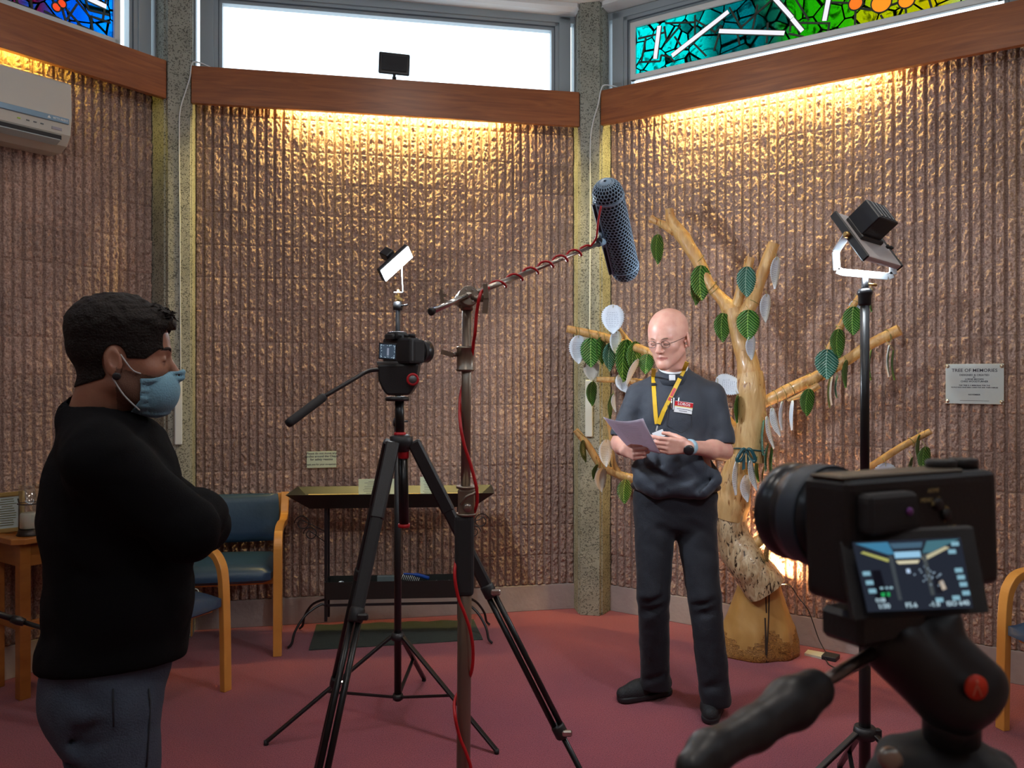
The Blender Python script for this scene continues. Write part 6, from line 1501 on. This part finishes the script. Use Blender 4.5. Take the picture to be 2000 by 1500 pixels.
# ---- century stand with the boom
SY = 2.07
cs = thing('boom_stand', 'nickel steel stand column with grip head holding the microphone boom', 'stand', (at(906, 900, SY).x, SY, 0))
def sp(px, py, dy=0.): return at(px, py, SY+dy)
xs = lambda py: 912-(py-600)*.0078
MB().tube([sp(xs(600), 600), sp(xs(985), 985)], .0123, 20).build('upper_tube', M_CST, cs)
bot = sp(xs(1500), 1500); foot = Vector((bot.x-.003, SY, .12))
MB().tube([sp(xs(985), 985), sp(xs(1300), 1300), bot, foot], .0178, 20).build('lower_tube', M_CST, cs)
MB().lathe([(.020, -.032), (.0235, -.030), (.0235, -.026), (.0215, -.024), (.0215, .024), (.0235, .026), (.0235, .030), (.020, .032)], sp(909, 701), n=28).build('collar', M_CST, cs)
MB().tube([sp(893, 692, -.01), sp(880, 693, -.02)], .006, 10).bar(sp(886, 694, -.02), sp(862, 687, -.02), .018, .012).build('wing_handle', M_CST, cs)
MB().box(sp(911, 978), (.042, .040, .066), None, .006, 2).lathe([(.026, 0), (.026, .006)], sp(911, 1006), n=24).lathe([(.026, 0), (.026, .006)], sp(911, 953), n=24).build('clamp_block', M_CST, cs)
MB().lathe([(.011, 0), (.011, .008), (.006, .010), (.0, .010)], sp(913, 991, -.02), (0, -1, 0), 18).build('bolt', M_STEEL, cs)
MB().tube(bez([sp(900, 985, -.028), sp(912, 970, -.034), sp(928, 962, -.03), sp(932, 950, -.03)], 5), .004, 8).build('lever', M_CST, cs)
MB().box(sp(907, 1083), (.048, .046, .205), None, .012, 3).build('foam_sleeve', M_RUBBER, cs)
MB().lathe([(.024, 0), (.024, .06), (.020, .07)], foot-UP*.03, n=20).build('base_hub', M_CST, cs)
for a in (0.4, 2.5, 4.6):
    d = Vector((math.cos(a), math.sin(a), 0)); MB().tube(bez([foot+d*.02, foot+d*.10+UP*.02, foot+d*.34+UP*-.02, foot+d*.42-UP*.10], 6), .011, 10).build('leg', M_CST, cs)
gh = sp(912, 583); bt0, bt1 = at(846, 607, 1.99), at(1172, 475, 2.52); bd = (bt1-bt0).normalized()
ga = Vector((.25, -.95, .12)).normalized()
MB().lathe([(.024, -.030), (.026, -.026), (.026, -.002), (.022, 0), (.026, .002), (.026, .026), (.024, .030)], sp(912, 582), ga, 28).tube([sp(912, 590), sp(912, 606)], .016, 18).build('grip_head', M_CST, cs)
for t in range(6):
    a = t*PI/3; MB().lathe([(.0025, 0), (.0025, .003)], sp(912, 582)+ga*.030+Vector((math.cos(a)*.017, 0, math.sin(a)*.017)), ga, 8).build('rivet', M_CHROME, cs)
MB().bar(sp(872, 578, -.03), sp(858, 574, -.03), .020, .006).bar(sp(862, 566, -.03), sp(864, 592, -.03), .022, .008).bar(sp(866, 588, -.03), sp(896, 594, -.02), .010, .008).build('wing_handle', M_CST, cs)
MB().tube([sp(920, 583, -.02), sp(948, 583, -.03)], .009, 12).bar(sp(948, 556, -.03), sp(950, 584, -.03), .034, .012).bar(sp(950, 584, -.03), sp(947, 612, -.03), .026, .014).build('wing_handle', M_CST, cs)
boom = thing('boom_pole', 'thin steel boom pole rising from the grip head to the microphone', 'boom pole', gh)
MB().tube([bt0, gh+Vector((.0, -.034, .003))], .0075, 12).build('tail_section', M_CHROME, boom)
MB().tube([gh+Vector((.0, -.034, .003)), at(1040, 529, 2.28)], .0075, 12).tube([at(1040, 529, 2.28), bt1], .0055, 12).build('pole', M_STEEL, boom)
MB().lathe([(.009, 0), (.010, .004), (.010, .010), (.006, .012)], bt0, -bd, 16).build('end_cap', M_BLACKP, boom)
# red cable: coiled round the boom, then hanging down the stand
cb = thing('red_cable', 'red microphone cable wound along the boom and hanging down the stand', 'cable', gh+Vector((0, 0, -.2)))
pts = [at(1174, 402, 2.42), at(1169, 430, 2.43), at(1166, 455, 2.44), at(1163, 468, 2.46)]
u = bd.cross(UP).normalized(); v = u.cross(bd); b_s, b_e = at(1150, 484, 2.48), at(958, 563, 2.13)
for i in range(97):
    t = i/96; a = t*2*PI*6.5+.5; r_ = .013 if t > .05 else .010; pts.append(b_s.lerp(b_e, t)+(u*math.cos(a)+v*math.sin(a))*r_)
MB().tube([p for p in bez(pts[:5], 4)]+pts[5:], .0033, 7).build('wound_cable', M_REDC, cb)
hang = [(955, 562, -.02), (942, 568, -.035), (936, 582, -.05), (931, 612, -.04), (928, 650, -.035), (925, 668, -.02), (921, 700, .0), (914, 722, .03), (901, 765, .03), (898, 800, .0), (900, 835, -.03), (907, 870, -.035), (917, 900, -.035), (928, 940, -.035), (932, 965, -.03), (930, 990, -.02), (915, 1030, .03), (898, 1070, .02), (889, 1105, -.02), (889, 1135, -.035), (896, 1170, -.035), (908, 1200, -.035), (919, 1235, -.03), (924, 1275, -.02), (920, 1315, -.01), (905, 1340, .03), (889, 1365, .01), (889, 1400, -.03), (898, 1440, -.03), (912, 1475, -.035), (921, 1520, -.035), (915, 1650, -.04)]
MB().tube(bez([sp(*h) for h in hang]+[Vector((-.10, 2.02, .10)), Vector((-.05, 1.95, .006)), Vector((.1, 1.8, .006))], 6), .0042, 8).build('hanging_cable', M_REDC, cb)
# ---- microphone in its zeppelin windshield
mic = thing('zeppelin_windshield', 'blue-grey zeppelin microphone windshield with honeycomb mesh at the boom tip', 'microphone', at(1205, 450, 2.55))
m0, m1 = at(1187, 378, 2.46), at(1220, 523, 2.68); md = (m1-m0).normalized(); mr = .0475
M_LAT = mat('blue grey lattice plastic', (.27, .40, .54), .4)
MB().tube([m0+md*.0, m1], mr*.93, 28).build('inner_cloth', mat('dark mesh cloth', (.008, .010, .016), .9), mic)
mb = MB(); mb.lathe([(mr*.93*math.cos(a), -mr*.93*math.sin(a)) for a in np.linspace(PI/2, 0, 8)], m0, md, 28); mb.lathe([(mr*.93*math.cos(a), mr*.93*math.sin(a)) for a in np.linspace(0, PI/2, 8)], m1, md, 28)
mb.build('inner_cloth_cap', mat('dark mesh cloth', (.008, .010, .016), .9), mic)
def lattice():
    bm = bmesh.new(); Lc = (m1-m0).length; n = 24; pw = 2*PI*mr/n; ph = pw*.866; u_ = md.orthogonal().normalized(); w_ = md.cross(u_)
    total = Lc+PI*mr; rows = int(total/ph)
    def pt(th, s):
        s -= PI*mr/2
        if s < 0: a = -s/mr; r, h = math.cos(min(a, 1.52))*mr, -math.sin(a)*mr
        elif s > Lc: a = (s-Lc)/mr; r, h = math.cos(min(a, 1.52))*mr, Lc+math.sin(a)*mr
        else: r, h = mr, s
        return m0+md*h+(u_*math.cos(th)+w_*math.sin(th))*r
    cache = {}
    def V(i, j):        # vertices on a half-step lattice
        k_ = (i % (2*n), j)
        if k_ not in cache: cache[k_] = bm.verts.new(pt(k_[0]*PI/n, j*ph/3*.999))
        return cache[k_]
    for r in range(1, rows-1):
        for c in range(n):
            i = 2*c+(r % 2); j = 3*r
            vs = [V(i, j-2), V(i+1, j-1), V(i+1, j+1), V(i, j+2), V(i-1, j+1), V(i-1, j-1)]
            try: bm.faces.new(vs)
            except ValueError: pass
    bmesh.ops.recalc_face_normals(bm, faces=bm.faces)
    r = bmesh.ops.inset_individual(bm, faces=list(bm.faces), thickness=.0016, use_even_offset=True)
    outer = set(r['faces']); inner = [f for f in bm.faces if f not in outer]
    bmesh.ops.delete(bm, geom=inner, context='FACES')
    me = bpy.data.meshes.new('honeycomb'); bm.to_mesh(me); bm.free(); o = finish('honeycomb', me, M_LAT, mic)
    s_ = o.modifiers.new('s', 'SOLIDIFY'); s_.thickness = .0018
lattice()
for t in (.04, .97): MB().lathe([(mr*1.0, -.003), (mr*1.03, -.002), (mr*1.03, .002), (mr, .003)], m0.lerp(m1, t), md, 36).build('joint_ring', M_LAT, mic)
# the suspension bar on the camera's left flank
sdv_ = (Vector((-1, -.55, 0))-md*Vector((-1, -.55, 0)).dot(md)).normalized()
a, b = m0+md*.012+sdv_*mr*1.0, m1-md*.004+sdv_*mr*1.0
MB().bar(a, b, .020, .006, up=tuple(md.cross(sdv_))).build('suspension_bar', mat('dark slate plastic', (.03, .045, .07), .4), mic)
for o_ in (-1, 1): w2 = md.cross(sdv_); MB().tube([a+w2*.011*o_, b+w2*.011*o_], .0028, 8).build('bar_edge', M_LAT, mic)
g_ = m0.lerp(m1, .50)+sdv_*mr*1.05
MB().bar(g_, bt1+Vector((.004, 0, .006)), .016, .018, bevel=.003).tube([bt1-bd*.01, bt1+bd*.02], .010, 12).tube([g_-md*.03, g_+md*.03], .007, 10).tube([g_-md*.028, bt1+UP*.02], .005, 8).build('swivel_mount', M_LAT, mic)
MB().tube([bt1+Vector((-.004, -.012, .006)), bt1+Vector((-.004, .014, .006))], .010, 14).build('swivel_knob', M_BLACKP, mic)

# ---- big panel on a stand, aimed at the reading man
KY = 2.49; kx_ = at(1689, 728, KY).x
ks = thing('light_stand', 'tall black light stand in front of the wooden tree, holding the large panel', 'light stand', (kx_, KY, 0))
MB().tube([(kx_, KY, .05), (kx_, KY, 1.05)], .0170, 16).build('lower_tube', M_CARBON, ks)
MB().tube([(kx_, KY, 1.03), (kx_, KY, 1.735)], .0135, 16).build('upper_tube', M_CARBON, ks)
MB().lathe([(.016, -.03), (.019, -.024), (.019, 0), (.0225, .006), (.0225, .014), (.017, .022)], (kx_, KY, 1.735), n=24).build('collar', M_BLACK, ks)
MB().tube([(kx_, KY, 1.735), (kx_+.001, KY, 1.792)], .0105, 14).build('spigot', M_BLACK, ks)
MB().tube([at(1695, 555, KY), at(1712, 557, KY)], .0045, 8).build('thumb_screw', M_BRASS, ks)
hz = EYE-(1430-HZ)/FPX*KY
MB().lathe([(.030, -.018), (.034, 0), (.030, .018)], (kx_, KY, hz), n=20).box((kx_+.03, KY-.01, hz), (.03, .02, .03), None, .003).build('leg_hub', M_BLACKP, ks)
MB().lathe([(.024, -.012), (.027, 0), (.024, .012)], (kx_, KY, .09), n=18).build('brace_hub', M_BLACKP, ks)
for d in ((-.80, -.25), (.55, -.62), (.22, .80)):
    dd = Vector((d[0], d[1], 0)).normalized(); t = Vector((kx_, KY, hz))+dd*.03; f = Vector((kx_, KY, .0))+dd*.62
    MB().bar(t, f+UP*.01, .020, .012, up=(0, 0, 1), bevel=.002).build('leg', M_CARBON, ks)
    MB().lathe([(.010, 0), (.010, .016)], f, n=10).build('rubber_foot', M_RUBBER, ks)
    MB().bar(Vector((kx_, KY, .09))+dd*.02, t.lerp(f, .55), .014, .008, up=(0, 0, 1)).build('brace', M_CARBON, ks)
kp = thing('video_light', 'large LED panel with a black battery pack seen from behind on the tall stand', 'light', at(1690, 470, KY))
TLk = at(1623, 417, KY); wv_ = Vector((.143, .095, -.016)); hv_ = Vector((.079, -.085, -.150))
ex = wv_.normalized(); ez = -(hv_-ex*hv_.dot(ex)).normalized(); eb = ex.cross(ez); 
if eb.y > 0: eb = -eb
c0 = TLk+wv_*.5+hv_*.5; Wp, Hp = wv_.length*1.02, hv_.length*1.02
Rk = Matrix((ex, -eb, ez)).transposed(); 
if Rk.determinant() < 0: Rk = Matrix((-ex, -eb, ez)).transposed()
M_SILV = mat('satin champagne metal', (.66, .62, .60), .45, .10)
MB().box(c0, (Wp, .020, Hp), Rk, .006, 2).build('back_shell', M_SILV, kp)
for g in (-1, 1): MB().box(c0+ex*g*Wp*.5, (.008, .026, Hp*1.02), Rk, .003).build('end_cap', M_BLACKP, kp)
MB().box(c0-eb*.012, (Wp*.92, .003, Hp*.9), Rk).build('lit_face', emis('led daylight white', (.85, .93, 1.0), 30), kp)
MB().box(c0-ex*.008+eb*.016+ez*.024, (Wp*.62, .014, Hp*.46), Rk, .003).build('mount_plate', M_BLACKP, kp)
MB().box(c0-ex*.012+eb*.056+ez*.030, (Wp*.56, .074, Hp*.42), Rk, .003).build('battery', M_BLACK, kp)
for i in range(4): MB().box(c0-ex*.012+eb*.094+ez*.030+ex*(i-1.5)*.020, (.007, .004, Hp*.34), Rk, .001).build('battery_rib', M_GREYM, kp)
for i in range(2): MB().lathe([(.006, 0), (.006, .008), (0, .008)], c0+eb*.024-ez*.045+ex*(.035+i*.018), eb, 12).build('dial', M_BLACKP, kp)
for g in (-1, 1): MB().lathe([(.006, 0), (.010, .004), (.010, .014), (.006, .018)], c0+ex*g*(Wp*.5+.004)-ez*.0, ex*g, 12).build('side_knob', M_BRASS, kp)
yo = [c0+ex*-(Wp*.5+.012), at(1632, 492, KY), at(1634, 528, KY), at(1645, 532, KY), at(1689, 536, KY), at(1734, 540, KY), at(1744, 536, KY), at(1744, 510, KY), c0+ex*(Wp*.5+.012)]
mb = MB()
for p, q in zip(yo, yo[1:]): mb.bar(p, q, .022, .0055, up=(0, 1, 0), bevel=.001)
mb.build('yoke', mat('white blue yoke paint', (.62, .70, .76), .3, .3), kp)
fc = c0-eb*.02
area_light('large_panel_beam', fc-eb*.004, Vector((.78, 3.66, 1.36)), Wp*.9, Hp*.85, 11, (.86, .93, 1.0))

# ---- near camera on its tripod
nf = Vector((-.40, .91, -.03)).normalized(); nr = nf.cross(UP).normalized(); nu = nr.cross(nf); NC = at(1764, 1040, .462); RN = Matrix((nr, nf, nu)).transposed()
nc_ = thing('camera', 'black mirrorless camera close to the lens, its tilted screen showing the scene', 'camera', at(1764, 1150, .462))
def nq(x, y, z): return NC+RN @ Vector((x, y, z))
M_NB = mat('near black camera shell', (.010, .009, .010), .5, bump=.15, bscale=900)
MB().box(nq(0, 0, .001), (.118, .032, .066), RN, .006, 3).build('body', M_NB, nc_)
MB().box(nq(.048, .018, -.002), (.024, .050, .062), RN, .008, 3).build('hand_grip', M_RUBBER, nc_)
MB().box(nq(-.012, -.001, .0345), (.092, .024, .002), RN, .0008).build('top_plate', mat('brown grey top plate', (.10, .075, .045), .45), nc_)
MB().box(nq(-.034, -.020, .016), (.036, .012, .022), RN, .005, 3).build('eyepiece', M_RUBBER, nc_)
MB().lathe([(.0022, 0), (.0022, .001), (0, .001)], nq(-.026, -.0265, .017), -nf, 14).build('eyepiece_glint', mat('purple painted glint', (.20, .06, .30), .1), nc_)  # small purple disc painted in as the glint on the eyepiece
for x_ in (.032, .050): MB().lathe([(.0085, 0), (.0085, .006), (.0075, .007), (0, .007)], nq(x_, 0, .033), nu, 20).build('dial', M_NB, nc_)
MB().lathe([(.024, 0), (.0255, .004), (.0265, .016), (.0285, .018), (.0285, .030), (.0270, .031), (.0310, .036), (.0315, .058), (.0300, .060), (.0318, .062), (.0318, .072), (.030, .074), (.027, .066), (0, .062)], nq(-.002, .014, .002), nf, 48).build('lens', mat('semi gloss lens barrel', (.014, .018, .024), .28), nc_)
MB().lathe([(.0320, 0), (.0325, .003), (.0325, .013), (.032, .016)], nq(-.002, .050, .002), nf, 48).build('zoom_ring', mat('ribbed slate rubber', (.03, .045, .065), .5), nc_)
M_GOLD = mat('worn gold print', (.42, .33, .14), .5)
for (x, y, t) in ((1790, 982, '5'), (1831, 980, 'MENU'), (1853, 962, 'AF/MF'), (1869, 975, '~'), (1856, 988, 'AEL'), (1893, 998, 'Fn'), (1887, 1023, 'F'), (1908, 1038, 'DISP'), (1940, 1070, 'o'), (1917, 1106, '<'), (1940, 1110, 'o'), (1925, 1122, 'd')):
    u_ = (at(x, y, .44)-NC); p = NC+nr*u_.dot(nr)+nu*u_.dot(nu)-nf*.0172
    text('button_print', t, p, nr, nu, .0034, M_GOLD, nc_, ext=.0001)
for (x, y) in ((1893, 1012), (1918, 1058), (1868, 990)):
    u_ = (at(x, y, .44)-NC); p = NC+nr*u_.dot(nr)+nu*u_.dot(nu)-nf*.0155; MB().lathe([(.0035, 0), (.0035, .0022), (0, .0025)], p, -nf, 14).build('button', M_NB, nc_)
MB().tube([nq(.060, 0, .020), nq(.064, 0, .014)], .003, 8).build('strap_lug', M_STEEL, nc_)
Q0, Q1, Q2, Q3 = at(1638, 1040, .430), at(1903, 1029, .428), at(1935, 1198, .405), at(1668, 1214, .407)
MB().prism([Q0, Q1, Q2, Q3], (0, .006, 0)).build('screen_frame', M_NB, nc_, bevel=.001)
q4 = [at(1660, 1057, .4235), at(1870, 1047, .4225), at(1894, 1184, .404), at(1690, 1192, .4055)]
patch(q4, 0, 0, 1, 1, .0030, emis('screen dark picture', (.018, .022, .034), 1.), 'screen', nc_)
def sp_(poly, col, s, name='screen_patch'):
    MB().prism([quad(q4, u, v, .0034) for u, v in poly], (0, .0001, 0)).build(name, emis('scr %.2f %.2f %.2f' % col, col, s), nc_)
sp_([(.02, .02), (.32, .02), (.36, .20), (.30, .20)], (.05, .20, .34), 1.); sp_([(.68, .03), (.98, .02), (.70, .20), (.62, .20)], (.06, .16, .20), 1.)
sp_([(.05, .16), (.08, .14), (.30, .27), (.29, .31)], (.42, .42, .12), 1.); sp_([(.60, .27), (.84, .12), (.88, .14), (.63, .31)], (.50, .46, .30), 1.)
sp_([(.36, .17), (.60, .17), (.60, .26), (.36, .26)], (.30, .55, .75), 1.); sp_([(.36, .30), (.58, .30), (.56, .345), (.38, .345)], (.65, .60, .42), 1.)
sp_([(.33, .04), (.64, .04), (.62, .12), (.36, .12)], (.06, .12, .18), 1.)
sp_([(.30, .22), (.34, .22), (.345, .85), (.31, .85)], (.05, .06, .07), 1.); sp_([(.61, .22), (.65, .22), (.66, .80), (.625, .80)], (.06, .07, .075), 1.)
sp_([(.68, .50), (.73, .50), (.74, .78), (.68, .78)], (.012, .012, .018), 1.); sp_([(.12, .42), (.20, .42), (.22, .85), (.10, .85)], (.006, .006, .01), 1.)
sp_([(.72, .62), (.76, .60), (.78, .72), (.74, .74)], (.50, .42, .34), 1.); sp_([(.44, .42), (.475, .42), (.475, .48), (.44, .48)], (.45, .6, .8), 1.)
rr_ = random.Random(9)
for i in range(22):
    u, v = rr_.gauss(.66, .07), rr_.gauss(.50, .08); w = .015; sp_([(u, v), (u+w, v), (u+w, v+.02), (u, v+.025)], (.22, .30, .38), 1.)
for (u, v) in ((.03, .43), (.04, .56), (.05, .68), (.90, .06), (.86, .17), (.89, .44), (.90, .54), (.91, .64), (.92, .76), (.66, .84), (.82, .82)):
    sp_([(u, v), (u+.07, v), (u+.07, v+.06), (u, v+.06)], (.22, .42, .52), 1., 'screen_icon')
for i in range(3): sp_([(.16+i*.045, .66), (.19+i*.045, .66), (.19+i*.045, .69), (.16+i*.045, .69)], (.30, .48, .55), 1., 'screen_icon')
sp_([(.16, .74), (.24, .74), (.24, .79), (.16, .79)], (.02, .40, .10), 1., 'screen_icon')
sr = (q4[1]-q4[0]).normalized(); su = (q4[0]-q4[3]).normalized()
for (u, v, t) in ((.16, .925, '1/30'), (.42, .925, 'F5.6'), (.64, .925, '-1.0'), (.86, .925, 'ISO 640'), (.14, .84, '0:08')):
    text('screen_lettering', t, quad(q4, u, v, .0036), sr, su, .0034 if v > .9 else .0028, emis('screen lettering', (.55, .75, .85), 1.), nc_, ext=.0001)
# its tripod head, handle and legs
nt_ = thing('camera_tripod', 'black tripod close to the lens with a red dot on its tilted head', 'tripod', (at(1850, 1400, .45).x, .47, 0))
MB().box(at(1706, 1212, .462), (.052, .030, .018), RN, .003).build('quick_plate', M_BLACKP, nt_)
lo = at(1600, 1600, .55); hi = at(2150, 1150, .35)
def blob(caps, name, m, h=.002):
    A = np.array([list(c[0])+[c[2]] for c in caps]+[list(c[1])+[c[3]] for c in caps]); r = A[:, 3].max()+.006
    S = SDF(A[:, :3].min(0)-r, A[:, :3].max(0)+r, h)
    for a, b, r1, r2 in caps: S.cap(a, b, r1, r2, .006)
    return S.build(name, m, nt_)
blob([(at(1735, 1235, .465), at(1850, 1215, .465), .0085, .0085), (at(1745, 1262, .462), at(1868, 1368, .452), .0175, .0170), (at(1835, 1250, .462), at(1905, 1335, .455), .0120, .0165), (at(1868, 1368, .452), at(1895, 1362, .452), .017, .014), (at(1760, 1300, .46), at(1830, 1370, .455), .010, .012)], 'tilt_head', mat('black moulded head', (.012, .012, .014), .38))
rd = at(1905, 1342, .4345)
MB().lathe([(.0066, 0), (.0066, .0012), (0, .0012)], rd, (.15, -1, .1), 28).build('red_dot', mat('orange red badge', (.75, .045, .015), .45), nt_)
M_FIG = mat('pale orange mark', (.85, .30, .20), .5)
MB().lathe([(.0009, 0), (.0009, .0004), (0, .0004)], rd+Vector((0, -.0014, .0035)), (.15, -1, .1), 12).bar(rd+Vector((0, -.0016, .0020)), rd+Vector((-.0022, -.0016, -.0042)), .0010, .0004).bar(rd+Vector((0, -.0016, .0020)), rd+Vector((.0024, -.0016, -.0042)), .0010, .0004).build('badge_mark', M_FIG, nt_)
MB().tube([at(1858, 1372, .455), at(1858, 1440, .458)], .0150, 24).build('neck', M_BLACKP, nt_)
S = SDF((.15, .36, 1.22), (.34, .56, 1.36), .0025)
S.cap(at(1755, 1478, .47), at(1778, 1480, .47), .0125, .0130, .008); S.cap(at(1905, 1488, .47), at(1950, 1498, .47), .0105, .0095, .008); S.cap(at(1755, 1535, .45), at(1945, 1550, .45), .018, .018, .012); S.cap(at(1850, 1480, .47), at(1850, 1540, .47), .018, .022, .012)
S.build('shoulder', M_RUBBER, nt_)
MB().lathe([(.006, 0), (.006, .004), (.003, .005), (0, .005)], at(1737, 1480, .432), (-.2, -1, .1), 18).build('bolt', M_STEEL, nt_)
tc_ = at(1850, 1540, .46)
MB().tube([tc_, tc_-UP*.30], .014, 14).build('centre_column', M_CARBON, nt_)
for (dx, dy) in ((-.34, .12), (.32, .26), (.10, -.36)):
    a = tc_+Vector((dx, dy, 0)).normalized()*.035-UP*.005; b = Vector((tc_.x+dx, tc_.y+dy, .015)); m_ = a.lerp(b, .45)
    MB().tube([a, m_], .014, 12).tube([m_, b], .011, 12).build('leg', M_CARBON, nt_)
    MB().lathe([(.014, -.014), (.016, 0), (.012, .012)], b, n=12).build('rubber_foot', M_RUBBER, nt_)
MB().tube([at(1705, 1275, .455), at(1575, 1352, .435)], .0036, 18).build('handle_rod', mat('dull dark steel', (.20, .18, .17), .3, .9), nt_)
blob([(at(1590, 1346, .434), at(1545, 1374, .424), .0105, .0125), (at(1545, 1374, .424), at(1470, 1425, .405), .0120, .0095), (at(1470, 1425, .405), at(1385, 1470, .385), .0095, .0095), (at(1385, 1470, .385), at(1352, 1500, .375), .0095, .008)], 'handle_grip', mat('soft black grip', (.016, .016, .018), .42), .0015)
# black pole crossing behind the masked man at table height
bp = thing('telescopic_pole', 'thin black telescopic pole sticking out behind the man in the mask', 'pole', at(-40, 1190, 2.55))
pa, pb = at(-150, 1152, 2.5), at(215, 1268, 2.62)
MB().tube([pa, at(30, 1210, 2.56)], .010, 12).tube([at(30, 1210, 2.56), pb], .0075, 12).lathe([(.012, -.02), (.014, 0), (.012, .02)], at(35, 1212, 2.561), (pb-pa), 14).build('tube', M_CARBON, bp)
MB().tube([pb, (pb.x+.02, pb.y+.02, .0)], .010, 10).tube([pa, (pa.x, pa.y, 0)], .010, 10).build('support', M_CARBON, bp)
